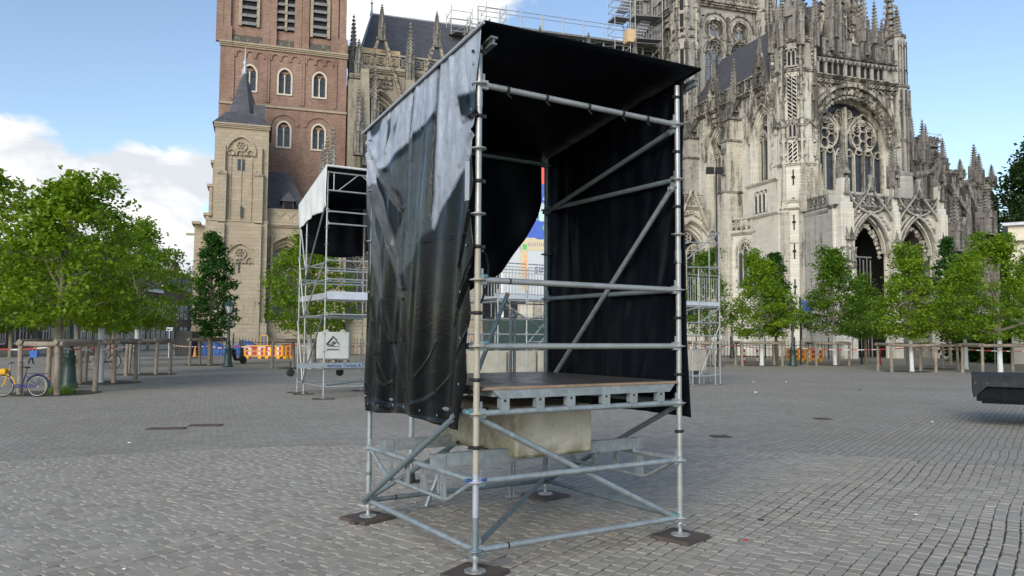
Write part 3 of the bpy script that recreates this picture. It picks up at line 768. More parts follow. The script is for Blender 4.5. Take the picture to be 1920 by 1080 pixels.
for fr in (TF, TFl, TFr):
    mb = MB()
    for v, w_ in ((385, .5), (240, .4)):
        bar(mb, fr, [(-.7, zt(v) + .3), (0, zt(v) + .9), (.7, zt(v) + .3)], .12, .0, .3)
    cornice(mb, fr, -.85, .85, zt(392), .25, .45)
    for x in (-.62, .62):
        for vz, nh in ((290, 1.3), (185, 1.4)): mn = MB(); niche(mn, fr, x, zt(vz), nh, .05, .2); mn.build('statue_niche', MT['trim'], tur)
        studs(mb, fr, [(x, zt(120)), (x, zt(78))], .13, .4, .1)
    mb.build('turret_ornament', MT['trim'], tur)
pin(tur, TC[0], TC[1], zt(76), 9.5, 2.7, .4)
for i in range(8):
    a = math.pi / 8 + i * math.pi / 4
    pin(tur, TC[0] + (TR + .1) * math.cos(a), TC[1] + (TR + .1) * math.sin(a), zt(82), 5.2 + (i % 2) * 1.4, .72, a)
mb = MB()
for i in range(8):
    a = math.pi / 8 + i * math.pi / 4; d = Vector((math.cos(a), math.sin(a), 0)); c = Vector((TC[0], TC[1], zt(76)))
    mb.path([c + d * TR + Vector((0, 0, 1.6)), c + d * 1.5 + Vector((0, 0, 2.1)), c + d * .8 + Vector((0, 0, 3.8))], .13, 5)
mb.build('turret_flyer', MT['dark'], tur)

# ---------- west flank of the transept
SW = -.9; FW = west(SW)
zw = chs(1400, 165, SW); ZW = chs(1455, 152, SW)[1]
mb = MB(); ops = []
b1c = (chs(1406, 280, SW)[0] + chs(1458, 280, SW)[0]) / 2
t_l, z_ap = chs(1434, 193, SW); tA = chs(1456, 300, SW)[0]; tB = chs(1407, 300, SW)[0]
u1 = (tA + tB) / 2; w1 = (tB - tA) / 2; zs1 = chs(1430, 262, SW)[1]; zi1 = chs(1440, 342, SW)[1]; h1 = z_ap - zs1
bay = chs(1350, 300, SW)[0] - tA
bay = max(5.0, min(8.5, bay))
nb = 4
for i in range(nb): ops.append((u1 + i * bay, w1, zi1 if i == 0 else 8.0, zs1, h1))
wall_open(mb, FW, TC[1] + 1.5, u1 + nb * bay, 0, ZW, ops, 0, .1)
cores = []
for i, (u, w, sl_, zs, h) in enumerate(ops):
    w2, h2, d2 = orders(mb, FW, u, w, sl_, zs, h, [(.24, .15), (.2, .16), (.16, .16)], -.1); cores.append((u, w2, sl_, zs, h2, d2))
fl = mb.build('transept_flank_wall', MT['pale'], cath)
mb = MB(); mg = MB()
for u, w, sl_, zs, h, d in cores:
    trac(mb, FW, u, w, sl_, zs, h, 4, .2, d - .3, d + .02); glass(mg, FW, u, w, sl_, zs, h, d - .3)
mb.build('window_tracery', MT['trim'], fl); mg.build('window_glass', MT['glassdark'], fl)
mb = MB()
cornice(mb, FW, TC[1] + 1.5, u1 + nb * bay, ZW - .2, .35, .5)
balus(mb, FW, TC[1] + 1.8, u1 + nb * bay, ZW + .15, 1.55, .15, .25)
for i in range(nb):
    u, w, sl_, zs, h = ops[i]
    # steep openwork gablet over the window, its tip above the balustrade
    tip = (u, ZW + 3.6)
    for sg in (-1, 1):
        bar(mb, FW, [(u + sg * (w + .3), zs + h * .15), (u + sg * .12, tip[1])], .26, -.05, .5); studs(mb, FW, [(u + sg * (w + .2), zs + h * .4), (u + sg * .2, tip[1])], .12, .55, .45)
    bar(mb, FW, [(u - w - .1, zs)] + arch(u, w + .05, zs, h + .05) + [(u + w + .1, zs)], .2, -.02, .22)
    for z in np.arange(zs + h + .3, ZW - .3, .7): studs(mb, FW, [(u - .8, z), (u + .8, z)], .17, .45, .12)
    for k in (-1.5, -.75, 0, .75, 1.5): fbox(mb, FW, u + k - .05, u + k + .05, 0, .12, zs + h + .2 - abs(k) * .6, ZW - .3)
mb.build('flank_balustrade', MT['trim'], cath)
for i in range(nb):
    pin(cath, SW - .2, ops[i][0], ZW + 2.2, 4.0, .5)
    ub = ops[i][0] + bay / 2
    mb = MB(); ztop = ZW - 2.4
    fbox(mb, FW, ub - .62, ub + .62, -.1, 2.3, 0, zi1 - .4); fbox(mb, FW, ub - .55, ub + .55, -.1, 1.8, zi1 - .4, zs1 + .6); fbox(mb, FW, ub - .48, ub + .48, -.1, 1.4, zs1 + .6, ztop)
    bt = mb.build('buttress', MT['grey'] if i % 2 else MT['trim'], cath)
    for z, d in ((zi1 - .4, 2.45), (zs1 + .6, 1.95)): mb = MB(); fbox(mb, FW, ub - .7, ub + .7, -.05, d, z, z + .22); mb.build('string_course', MT['dark'], bt)
    mb = MB(); fbox(mb, FW, ub - .7, ub + .7, -.05, 1.55, ztop, ztop + .22)
    P = FW.P; mb.add([P(ub - .62, 1.5, ztop + .22), P(ub + .62, 1.5, ztop + .22), P(ub + .62, 0, ztop + 2.2), P(ub - .62, 0, ztop + 2.2), P(ub, 1.5, ztop + 1.9)], [(0, 1, 4), (0, 4, 3), (1, 2, 4), (3, 4, 2)])
    mb.build('buttress_cap', MT['dark'], bt)
    mb = MB(); niche(mb, FW, ub, zi1 + 1.6, 2.2, 1.78, .3); mb.build('statue_niche', MT['dark'], bt)
    pin(cath, SW - .5, ub, ztop + 1.0, 6.0, .75)
# small wall arcade under the big window
mb = MB(); mg = MB(); FWa = west(SW - .35); 
za0 = chs(1425, 399, SW - .35)[1]; za1 = chs(1425, 349, SW - .35)[1]
fbox(mb, FWa, u1 - w1 - .6, u1 + w1 + .2, -.4, 0, 0, za1 + .3); fbox(mg, FWa, u1 - 1.0, u1 + 1.0, .0, .03, za0, za1 - .5)
for k in (-.66, 0, .66): trac(mb, FWa, u1 + k, .3, za0, za1 - 1.1, .5, 1, .1, .0, .16)
cornice(mb, FWa, u1 - w1 - .7, u1 + w1 + .2, za1 + .1, .25, .3); cornice(mb, FWa, u1 - w1 - .7, u1 + w1 + .2, za0 - .5, .25, .3)
ar = mb.build('wall_arcade', MT['pale'], cath); mg.build('window_glass', MT['glassdark'], ar)

# transept roof
ez = ZW + .6; zr, = (chf(1440, 48, 18)[1],)
mb = MB(); rs = 6.2
def roofprism(mb, s0, s1, t0, t1, ze, zr_, hip=0.0):
    sm = (s0 + s1) / 2
    mb.add([(s0, t0, ze), (s1, t0, ze), (s1, t1, ze), (s0, t1, ze), (sm, t0 + hip, zr_), (sm, t1, zr_)], [(0, 1, 2, 3), (0, 4, 1), (1, 4, 5, 2), (2, 5, 3), (3, 5, 4, 0)])
TRE = 24
roofprism(mb, SW + .6, 13.2, 1.6, TRE, ez, ez + 9.6)
mb.build('transept_roof', MT['slate'], cath)
mb = MB(); mb.box(SW + 1.6, 13.2, 2.2, TRE, 0, ez); mb.build('transept_core', MT['void'], cath)
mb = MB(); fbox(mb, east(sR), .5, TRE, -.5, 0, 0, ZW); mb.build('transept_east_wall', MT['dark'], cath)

# ---------- crossing tower (octagon)
_q0 = chf(1284, 60, 21.5)[0]; _q1 = chf(1434, 60, 21.5)[0]
XL = _q1 - _q0; XR = XL / 2; XT = 21.5 + XR; xc = (_q0 + _q1) / 2
Zx = chf(1370, 14, 21.5)[1]
XC = (xc, XT)
FX = Fr((xc, 21.5), (1, 0), (0, -1)); FXl = Fr((_q0, XT), (0, 1), (-1, 0))
def chx(u, v, fr):
    n = E1 * fr.n[0] + E2 * fr.n[1]; p = C0 + E1 * fr.o[0] + E2 * fr.o[1]
    P = plane(u, v, p, n) - p; ud = E1 * fr.u[0] + E2 * fr.u[1]; return P.dot(ud), P.z
mb = MB(); mb.box(_q0 + 1.2, _q1 - .1, 22.7, 21.5 + XL, 0, Zx + 8)
xt = mb.build('crossing_tower', MT['grey'], cath)
mb = MB(); mg = MB(); mt_ = MB()
for fr, mul in ((FX, 1), (FXl, 1)):
    half = XR
    if fr is FX:
        ca = [chx(1340, 51, fr), chx(1387, 61, fr)]; zl0 = chx(1340, 175, fr)[1]; zl1 = chx(1340, 79, fr)[1]
        cc = [a[0] for a in ca]; zc = ca[0][1] - .2; rr = abs(chx(1356, 51, fr)[0] - cc[0])
    ops = [(c, rr + .18, zl0, zl1 - 1.5, 1.9) for c in sorted(cc)]
    wall_open(mb, fr, -half, half, 10, zl1 + .55, ops, 0, .5)
    for c in cc:
        # oculus ring in the upper wall
        cp = circ(c, zc, rr, 20); x0, x1 = c - (cc[1] - cc[0]) / 2, c + (cc[1] - cc[0]) / 2
        sq = []
        for x, z in cp:
            dx, dz = x - c, z - zc; k = max(abs(dx) / ((x1 - x0) / 2), abs(dz) / (rr + .35)); sq.append((c + dx / k, zc + dz / k))
        for i in range(20):
            j = (i + 1) % 20; mb.add([fr.P(*(cp[i][0], 0, cp[i][1])), fr.P(cp[j][0], 0, cp[j][1]), fr.P(sq[j][0], 0, sq[j][1]), fr.P(sq[i][0], 0, sq[i][1])], [(0, 1, 2, 3)])
        bar(mt_, fr, circ(c, zc, rr + .05, 22), .3, -.5, .18, True); bar(mt_, fr, circ(c, zc, rr - .22, 22), .12, -.45, -.1, True)
        for k in (-1, 0, 1): bar(mt_, fr, [(c + k * rr * .55, zc - rr * .75), (c + k * rr * .55, zc + (.55 if k == 0 else .3) * rr)], .09, -.45, -.15)
        for k in (-.3, .3, 0): bar(mt_, fr, circ(c + k * rr * 1.1, zc + (.62 if k else .35) * rr * .8, rr * .26, 8), .07, -.45, -.15, True)
        mg.loft([fr.P(a, -.42, z) for a, z in circ(c, zc, rr, 20)], [fr.P(a, -.5, z) for a, z in circ(c, zc, rr, 20)])
        trac(mt_, fr, c, rr + .1, zl0, zl1 - 1.5, 1.75, 3, .14, -.45, -.12); bar(mt_, fr, arch(c, rr + .35, zl1 - 1.5, 2.1), .2, -.05, .2)
        glass(mg, fr, c, rr + .1, zl0, zl1 - 1.5, 1.75, -.42)
        for z in np.arange(zl0, zl1 - 1, .9): fbox(mt_, fr, c - rr, c + rr, -.4, -.33, z, z + .05)
        bar(mt_, fr, arch(c, rr + .75, zc, rr + .85, 8), .2, -.02, .22)
    m0 = (cc[0] + cc[1]) / 2; fbox(mt_, fr, m0 - .16, m0 + .16, -.02, .3, 10, zc + rr + .4); niche(mt_, fr, m0, zl1 - 1.6, 1.6, .2, .3)
    zx = zc + rr + .35
    fbox(mb, fr, -half, min(cc) - (cc[1] - cc[0]) / 2 + 1e-3, -.3, -.002, zl1 + .5, zx); fbox(mb, fr, max(cc) + (cc[1] - cc[0]) / 2, half, -.3, -.002, zl1 + .5, zx)
    fbox(mb, fr, -half, half, -.4, -.003, zx, zx + 1.2)
    cornice(mt_, fr, -half - .2, half + .2, zx + 1.1, .7, .8); balus(mt_, fr, -half, half, zx + 1.8, 1.7, .45, .25, 1.0)
xw = mb.build('crossing_tower_wall', MT['grey'], xt); mt_.build('crossing_tower_tracery', MT['trim'], xt); mg.build('crossing_tower_glazing', MT['glassblue'], xt)
Zct = zx + 1.8
for i, c in ((5, (_q0, 21.5)), (6, (_q1, 21.5)), (4, (_q0, 21.5 + XL))):
    r = 1.6 if i == 5 else 1.4
    mb = MB(); mb.prism(octo(c, r), 0, Zct + 6)
    o = mb.build('corner_turret', MT['grey'], xt)
    mb = MB()
    for z in (zl0 - 1, zl1 - .5, zc - 1.2, zx + 1.2): mb.prism(octo(c, r + .2), z, z + .3)
    for k in range(8):
        aa = math.pi / 8 + k * math.pi / 4; x, y = c[0] + r * math.cos(aa), c[1] + r * math.sin(aa); mb.box(x - .16, x + .16, y - .16, y + .16, 12, Zct + 4)
        for z in (zc, zl1 - 2, zx): mb.box(x - .26, x + .26, y - .26, y + .26, z, z + .9)
    mb.build('corner_turret_shafts', MT['trim'], xt)
    fr = facefr(c, r, R(250) if 0 else R(225 if i < 6 else 270))
    for v in (0, 42, 108):
        mb = MB(); z = chx(1284, v, fr)[1]; fbox(mb, fr, -.22, .22, 0, .05, z - 1.2, z + 1.2); mb.build('slit_window', MT['void'], xt)
    for k in range(4):
        aa = k * math.pi / 2; pin(xt, c[0] + r * math.cos(aa), c[1] + r * math.sin(aa), Zct + 4, 5, .7)

# ---------- porch with two open arches
TP = -5.2; FP = front(TP)
def px(u, v): return chf(u, v, TP)
a1 = px(1628, 412); l1 = px(1600, 480)[0]; r1 = px(1657, 480)[0]; a2 = px(1716, 418); l2 = px(1689, 480)[0]; r2 = px(1744, 480)[0]
zsp = px(1628, 474)[1]; zpb = px(1628, 396)[1]
sp0 = px(1562, 480)[0]; sp1 = px(1768, 480)[0]
mb = MB(); wp = (r1 - l1) / 2; wq = (r2 - l2) / 2
ops = [((l1 + r1) / 2 + .22, wp + .62, 0, zsp, a1[1] - zsp + .6), ((l2 + r2) / 2 + .22, wq + .62, 0, zsp, a2[1] - zsp + .6)]
wall_open(mb, FP, sp0, sp1, 0, zpb + .2, ops, 0, .2)
res = [orders(mb, FP, *o, [(.14, .2), (.14, .2)], -.2) for o in ops]
po = mb.build('porch', MT['pale'], cath)
mb = MB(); mb.box(sp0, sp1, TP + .6, .5, zpb - .3, zpb + .2); mb.box(sp0, sp0 + .5, TP + .02, -.02, 0, zpb); mb.box(sp1 - .5, sp1, TP + .02, 2, 0, zpb); mb.build('porch_vault', MT['grey'], po)
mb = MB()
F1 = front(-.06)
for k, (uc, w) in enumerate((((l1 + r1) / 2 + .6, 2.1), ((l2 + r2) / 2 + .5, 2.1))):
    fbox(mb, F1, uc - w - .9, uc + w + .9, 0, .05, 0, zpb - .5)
mb.build('porch_shade_panel', MT['void'], po)  # dark panels stand in for the shade inside the porch arches
mb = MB()
for uc, w in (((l1 + r1) / 2, wp), ((l2 + r2) / 2, wq)):
    for k in range(9):
        x = uc - w + .1 + (2 * w - .2) * k / 8; mb.tube(FP.P(x, -1.6, 0), FP.P(x, -1.6, zsp - (0 if k % 2 else .3) - .2), .045 if k % 2 else .07, 6)
    fbox(mb, FP, uc - w, uc + w, -1.66, -1.54, zsp - .3, zsp - .16); fbox(mb, FP, uc - w, uc + w, -1.66, -1.54, 3.0, 3.12)
mb.build('porch_grille', MT['louvre'], po)
mb = MB()
for i, (uc, w) in enumerate((((l1 + r1) / 2, wp), ((l2 + r2) / 2, wq))):
    h = (a1 if i == 0 else a2)[1] - zsp
    bar(mb, FP, arch(uc, w + .55, zsp, h + .75, 12), .2, -.02, .3); bar(mb, FP, arch(uc, w + .1, zsp, h + .25, 12), .14, -.3, .12)
    studs(mb, FP, arch(uc, w - .12, zsp - .3, h - .1, 12), .15, .42, -.45)
    studs(mb, FP, arch(uc, w + .95, zsp + .6, h + .7, 12)[4:-4], .14, .5, .12)
# crossing ogee hoods rising past the balustrade
zfin = px(1628, 322)[1]; zcr = px(1600, 398)[1]
def mirror(pts, c): return [(2 * c - x, z) for x, z in pts]
mb.build('porch_hood', MT['trim'], po); mb = MB()
for c_ in ((l1 + r1) / 2, (l2 + r2) / 2 + .1):
    og = [px(u, v) for u, v in ((1628, 330), (1624, 350), (1617, 366), (1605, 382), (1594, 396), (1588, 408))]
    og = [(x + c_ - (l1 + r1) / 2, z) for x, z in og]
    e0 = c_
    bar(mb, FP, og, .17, .3, .55); bar(mb, FP, mirror(og, e0), .17, .33, .58)
    cv = [px(u, v) for u, v in ((1583, 345), (1587, 362), (1596, 379), (1609, 393), (1626, 401), (1640, 412), (1652, 430), (1661, 452))]
    cv = [(x + c_ - (l1 + r1) / 2, z) for x, z in cv]
    bar(mb, FP, cv, .15, .2, .42); bar(mb, FP, mirror(cv, e0), .15, .22, .44)
mb.build('ogee_hood', MT['grey'], po)
mb = MB(); zbl = px(1628, 388)[1]; hbl = px(1628, 366)[1] - zbl
balus(mb, FP, sp0 + .8, sp1, zbl, hbl, .1, .25); cornice(mb, FP, sp0, sp1, zbl - .3, .3, .4)
FS = west(sp0 + .25); balus(mb, FS, TP + .8, -.6, zbl, hbl, .1, .2); cornice(mb, FS, TP, 0, zbl - .3, .3, .3)
F00 = front(-1.2); balus(mb, F00, 1.9, sp0 + .2, zbl, hbl, .1, .2, 1.2); cornice(mb, F00, 1.7, sp0, zbl - .3, .3, .3)
mb.build('porch_balustrade', MT['dark'], po)
mb = MB(); mb.box(1.7, sp0, -1.2, .2, 0, zbl - .25); mb.build('porch_side_wall', MT['pale'], po)
# piers between and beside the arches
for i, (u0, u1_, dep) in enumerate(((1566, 1592, 1.5), (1668, 1682, .9), (1751, 1768, 1.2))):
    s0 = px(u0, 480)[0]; s1 = px(u1_, 480)[0]; mb = MB(); c = (s0 + s1) / 2; hw = (s1 - s0) / 2
    ztp = px(1570, 335)[1] if i == 0 else px(1675, 345)[1]
    fbox(mb, FP, s0, s1, -.05, dep * .6, 0, zsp + .2); fbox(mb, FP, s0 + .12, s1 - .12, -.05, dep * .5, zsp + .2, zbl + .2); fbox(mb, FP, c - hw * .6, c + hw * .6, -.05, dep * .42, zbl + .2, ztp)
    for k in (-1, 1): fbox(mb, FP, c + k * hw * .6 - .09, c + k * hw * .6 + .09, dep * .5, dep * .66, 0, zbl - .4)
    mb.build('porch_pier', MT['pale'], po); mb = MB()
    niche(mb, FP, c - hw * .35, zsp - 1.0, 1.9, dep * .55, .32); niche(mb, FP, c + hw * .4, zsp - 1.0, 1.9, dep * .55, .32) if i == 0 else None
    niche(mb, FP, c, zbl + .9, 1.8, dep * .4, .36); studs(mb, FP, [(c - hw * .7, zsp - 1.5), (c + hw * .7, zsp - 1.5), (c + hw * .7, zsp + .2)], .16, .35, dep * .6)
    cornice(mb, FP, s0 - .05, s1 + .05, zsp + .1, .25, .2, dep * .55)
    mb.build('pier_statues', MT['dark'], po)
    pin(po, c, TP - .2, ztp - .4, (px(1570, 258)[1] if i == 0 else px(1675, 262 if i == 1 else 300)[1]) - ztp + .4, .85 if i < 2 else .7)
for u_, v_, w in ((1628, 320, .42), (1721, 335, .42)):
    s_, z_ = px(u_, v_); pin(po, s_, TP - .45, z_ - 2.0, 2.6, w)
for u_, v0, v1, w in ((1542, 380, 310, .7), (1527, 400, 305, .7), (1512, 395, 300, .7)):
    s_, z0 = chf(u_, v0, -1.6); z1 = chf(u_, v1, -1.6)[1]; pin(cath, s_, -1.4, z0, z1 - z0, w, 0, True)

# ---------- choir and chapels east of the transept, seen receding beyond the porch
def chapel(u0, u1_, vtop, t, mat, vbase=None, win=None, name='chapel'):
    s0 = chf(u0, 500, t)[0]; s1 = chf(u1_, 500, t)[0]; zt_ = chf((u0 + u1_) / 2, vtop, t)[1]
    mb = MB(); fr = front(t); ops = []
    if win:
        c = (s0 + s1) / 2 + win[2]; ops = [(c, win[0], chf(u0, win[1][1], t)[1], chf(u0, win[1][0], t)[1] - win[0] * 1.3, win[0] * 1.3)]
    wall_open(mb, fr, s0, s1, 0, zt_, ops, 0, .5); mb.box(s0, s1, t + .6, t + 6, 0, zt_ - .05)
    mb.add([(s0, t, 0), (s0, t + 1, 0), (s0, t + 1, zt_), (s0, t, zt_)], [(0, 1, 2, 3)])
    for x in np.arange(s0 + .2, s1, .55): fbox(mb, fr, x - .07, x + .07, 0, .22, zt_ - 1.1, zt_ - .3)
    o = mb.build(name, MT[mat], cath); m2 = MB()
    cornice(m2, fr, s0 - .1, s1 + .1, zt_ - .35, .4, .4)
    for x in (s0 + .3, s1 - .3): fbox(m2, fr, x - .35, x + .35, -.1, .8, 0, zt_ - 2.5); m2.hexa([fr.P(x - .4, 0, zt_ - 2.5), fr.P(x + .4, 0, zt_ - 2.5), fr.P(x + .4, .85, zt_ - 2.5), fr.P(x - .4, .85, zt_ - 2.5), fr.P(x - .3, 0, zt_ - 1.6), fr.P(x + .3, 0, zt_ - 1.6), fr.P(x + .3, .15, zt_ - 1.6), fr.P(x - .3, .15, zt_ - 1.6)])
    for c, w, a, b_, h in ops:
        trac(m2, fr, c, w, a, b_, h, 3, .14, -.4, -.1); bar(m2, fr, arch(c, w + .25, b_, h + .3), .2, -.02, .22)
    studs(m2, fr, [(s0, zt_ + .2), (s1, zt_ + .2)], .16, .6, .2)
    m2.build('chapel_trim', MT['dark'], o)
    if ops:
        m3 = MB(); glass(m3, fr, *ops[0], -.42); m3.build('window_glass', MT['glassdark'], o)
    return s0, s1, zt_
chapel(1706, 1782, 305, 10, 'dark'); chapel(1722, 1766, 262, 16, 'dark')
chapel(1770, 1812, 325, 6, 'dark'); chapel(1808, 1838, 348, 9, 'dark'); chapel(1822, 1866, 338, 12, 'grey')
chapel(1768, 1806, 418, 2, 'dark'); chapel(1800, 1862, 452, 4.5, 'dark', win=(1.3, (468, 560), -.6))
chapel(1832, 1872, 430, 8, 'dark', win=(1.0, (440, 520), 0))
for u_, v0, v1, t, w in ((1731, 310, 224, 12, .95), (1737, 300, 232, 13, .7), (1711, 300, 215, 9, .7), (1769, 330, 258, 9, .9), (1760, 330, 285, 8, .8), (1801, 335, 298, 6, .8), (1828, 345, 270, 12, 1.1), (1837, 345, 287, 11, .9),
                       (1860, 350, 308, 12, .9), (1793, 470, 358, 1.5, 1.2), (1850, 440, 345, 4, 1.6), (1765, 420, 322, 1.2, .8), (1815, 480, 400, 3.5, .8)):
    s_, z0 = chf(u_, v0, t); z1 = chf(u_, v1, t)[1]; pin(cath, s_, t, z0, z1 - z0, w)
for (u0, v0), (u1_, v1), t in (((1775, 345), (1808, 400), 5), ((1808, 350), (1835, 420), 8), ((1700, 330), (1765, 300), 9), ((1770, 440), (1800, 410), 2.5)):
    a = chf(u0, v0, t); b = chf(u1_, v1, t); fr = front(t - .4); m_ = ((a[0] + b[0]) / 2 + .3, (a[1] + b[1]) / 2 - .5)
    mb = MB(); bar(mb, fr, [a, m_, b], .5, -.3, .3); mb.build('flying_buttress', MT['dark'], cath)

# ---------- aisle and chapel between transept and nave
cs0 = chs(1366, 430, -5.5)
def wprism(name, pts, z1, mat, par=cath):
    # pts: (pixel x, depth Y) footprint corners in the world, turned into cathedral axes
    poly = []
    for u, Y in pts:
        p = atY(u, 640, Y) - C0; poly.append((p.dot(E1), p.dot(E2)))
    mb = MB(); mb.prism(poly, 0, z1); return mb.build(name, MT[mat], par), poly
zch = atY(1400, 432, 80).z
o_, pl_ = wprism('side_chapel', ((1366, 82.5), (1424, 80), (1452, 79.5), (1470, 78.2), (1475, 90), (1366, 92)), zch, 'pale')
def segfr(a, b):
    d = Vector((b[0] - a[0], b[1] - a[1], 0)); l = d.length; d /= l; return Fr(a, (d.x, d.y), (d.y, -d.x)), l
fA, lA = segfr(pl_[0], pl_[1]); fB, lB = segfr(pl_[1], pl_[2])
mb = MB(); mg = MB()
for fr, l in ((fA, lA), (fB, lB)):
    cornice(mb, fr, 0, l, zch - .3, .3, .35)
balus(mb, fA, 0, lA, zch, 1.5, .1, .22, .55); fbox(mb, fB, 0, lB, -.1, .25, zch, zch + 1.5)
zz0 = atY(1400, 512, 81).z; zz1 = atY(1400, 468, 81).z
trac(mb, fA, lA * .62, .85, zz0 - 1.5, zz1 - .4, 1.3, 3, .13, .0, .2); bar(mb, fA, [(lA * .62 - 1.15, zz1 - 1.8)] + arch(lA * .62, 1.15, zz1 - .4, 1.7) + [(lA * .62 + 1.15, zz1 - 1.8)], .25, -.02, .14)
glass(mg, fA, lA * .62, .85, zz0 - 1.5, zz1 - .4, 1.3, .05); fbox(mb, fA, -.1, .5, 0, .5, 0, zch - 1.5); fbox(mb, fB, lB * .3, lB * .6, 0, .3, 0, zch)
mb.build('chapel_balustrade', MT['trim'], o_); mg.build('window_glass', MT['glassdark'], o_)
# aisle front wall with a broad tracery window (behind the far platform)
TA = 13.5; FA = front(TA); sa0 = -52.0; sa1 = SW - 1.0
zA = chf(1320, 392, TA)[1]
mb = MB(); c_w = chf(1296, 500, TA)[0]; zap = chf(1296, 418, TA)[1]
wins = []; wi = 2.6
for k in range(0, 4): wins.append((c_w - k * 7.4, wi, 3.4, zap - 3.6, 3.7))
wins = [w for w in wins if w[0] - w[1] > chf(905, 500, TA)[0] - 4]
wall_open(mb, FA, wins[-1][0] - 4.5, sa1, 0, zA, wins, 0, .4)
cw = [orders(mb, FA, *w, [(.3, .3), (.25, .3)], -.4) for w in wins]
ai = mb.build('aisle_wall', MT['pale'], cath); mb = MB(); mg = MB()
for w, (w2, h2, d2) in zip(wins, cw):
    trac(mb, FA, w[0], w2, w[2], w[3], h2, 4, .2, d2 - .3, d2); glass(mg, FA, w[0], w2, w[2], w[3], h2, d2 - .3)
    for sg in (-1, 1): bar(mb, FA, [(w[0] + sg * (w[1] + .5), w[3] + .6), (w[0] + sg * .15, zA + 2.0)], .25, 0, .5)
    bar(mb, FA, arch(w[0], w[1] + .15, w[3], w[4] + .2), .22, 0, .3)
    studs(mb, FA, arch(w[0], w[1] + .6, w[3] + .5, w[4] + .6), .15, .45, .15)
    fbox(mb, FA, w[0] + 3.2, w[0] + 4.2, 0, 1.4, 0, zA - 1.5)
balus(mb, FA, wins[-1][0] - 4, sa1, zA + .2, 1.5, .1, .22, .9); cornice(mb, FA, wins[-1][0] - 4, sa1, zA - .15, .35, .4)
mb.build('window_tracery', MT['trim'], ai); mg.build('window_glass', MT['glassdark'], ai)
mb = MB(); mb.box(wins[-1][0] - 4.5, sa1 - .2, TA + 1.3, TA + 8, 0, zA - .2); mb.add([(wins[-1][0] - 4.5, TA + .8, zA + .1), (sa1, TA + .8, zA + .1), (sa1, TA + 8, zA + 4.5), (wins[-1][0] - 4.5, TA + 8, zA + 4.5), (wins[-1][0] - 4.5, TA + 8, zA), (sa1, TA + 8, zA)], [(0, 1, 2, 3), (0, 3, 4), (1, 5, 2), (3, 2, 5, 4)]); mb.build('aisle_roof', MT['slate'], ai)
for w in wins: pin(cath, w[0] + 3.7, TA - .6, zA - 1.5, 6.5, .9); 
# nave clerestory with flyers
TN = 21.0; FN = front(TN)
zN = chf(760, 140, TN)[1]; sn0 = chf(651, 200, TN)[0]
mb = MB(); nw = []
for k in range(9):
    c = chf(712, 230, TN)[0] + k * 6.2
    if c + 2.5 < sa1 + 2: nw.append((c, 1.9, zN - 9, zN - 5.3, 2.9))
wall_open(mb, FN, sn0, sa1 + 4, 0, zN, nw, 0, .4)
cn = [orders(mb, FN, *w, [(.3, .3), (.25, .3)], -.4) for w in nw]
nv = mb.build('nave_wall', MT['warm'], cath); mb = MB(); mg = MB()
for w, (w2, h2, d2) in zip(nw, cn):
    trac(mb, FN, w[0], w2, w[2], w[3], h2, 4, .17, d2 - .3, d2); glass(mg, FN, w[0], w2, w[2], w[3], h2, d2 - .3)
    for sg in (-1, 1): bar(mb, FN, [(w[0] + sg * (w[1] + .6), w[3] + 1.6), (w[0] + sg * .12, zN + 4.3)], .28, 0, .5); studs(mb, FN, [(w[0] + sg * (w[1] + .6), w[3] + 1.9), (w[0] + sg * .2, zN + 4.3)], .14, .6, .45)
    bar(mb, FN, arch(w[0], w[1] + .2, w[3], w[4] + .3), .25, 0, .3)
    for q in range(12): studs(mb, FN, [(w[0] - 1.4 + .23 * q, w[3] + 3.1), (w[0] - 1.4 + .23 * q, zN - .5)], .16, .5, .1)
    c = w[0] - 3.1; fbox(mb, FN, c - .5, c + .5, 0, 1.3, 0, zN - 1.0)
    bar(mb, east(c), [(TN - 6.5, zN - 9.5), (TN - 3.5, zN - 6.2), (TN - .5, zN - 4.2)], .7, -.25, .25)
balus(mb, FN, sn0, sa1 + 4, zN + .3, 1.7, .2, .25, 1.4); cornice(mb, FN, sn0, sa1 + 4, zN - .2, .5, .5)
mb.build('nave_tracery', MT['warm'], nv); mg.build('window_glass', MT['glassdark'], nv)
for w in nw[:6]:
    pin(cath, w[0], TN - .3, zN + 3.4, 4.2, .8); pin(cath, w[0] - 3.1, TN - .8, zN - 1.4, 7.2, .95); pin(cath, w[0] - 3.1, TN - 6.8, zN - 11, 7, .9)
mb = MB(); mb.box(sn0 + 1, sa1 + 4, TN + 1.4, TN + 14, 0, zN); mb.build('nave_core', MT['void'], cath)
# nave roof: hipped at the tower end
re0 = chf(675, 112, TN + 1)[0]; rp = chf(697, 26, TN + 8)
mb = MB(); te, tr_, tb = TN + 1.0, TN + 8.0, TN + 15.0; s1_ = xc - 4
mb.add([(re0 - .4, te, zN + .6), (s1_, te, zN + .6), (s1_, tb, zN + .6), (re0 - .4, tb, zN + .6), (rp[0], tr_, rp[1]), (s1_, tr_, rp[1])], [(0, 1, 2, 3), (0, 4, 5, 1), (0, 3, 4), (3, 2, 5, 4), (1, 5, 2)])
nr = mb.build('nave_roof', MT['slate'], cath)
mb = MB(); mb.tube((re0 - .4, te, zN + .6), (rp[0], tr_, rp[1]), .09, 6); mb.tube((re0 - .4, tb, zN + .6), (rp[0], tr_, rp[1]), .09, 6); mb.tube((rp[0], tr_, rp[1]), (s1_, tr_, rp[1]), .12, 6)
mb.lathe((rp[0], tr_, rp[1]), [(.25, -.2), (.12, .4), (.08, 1.2), (.22, 1.3), (.06, 1.5), (.04, 2.6)], 8)
mb.build('roof_lead', MT['lead'], nr)
mb = MB(); q = chf(648, 128, TN - .5)
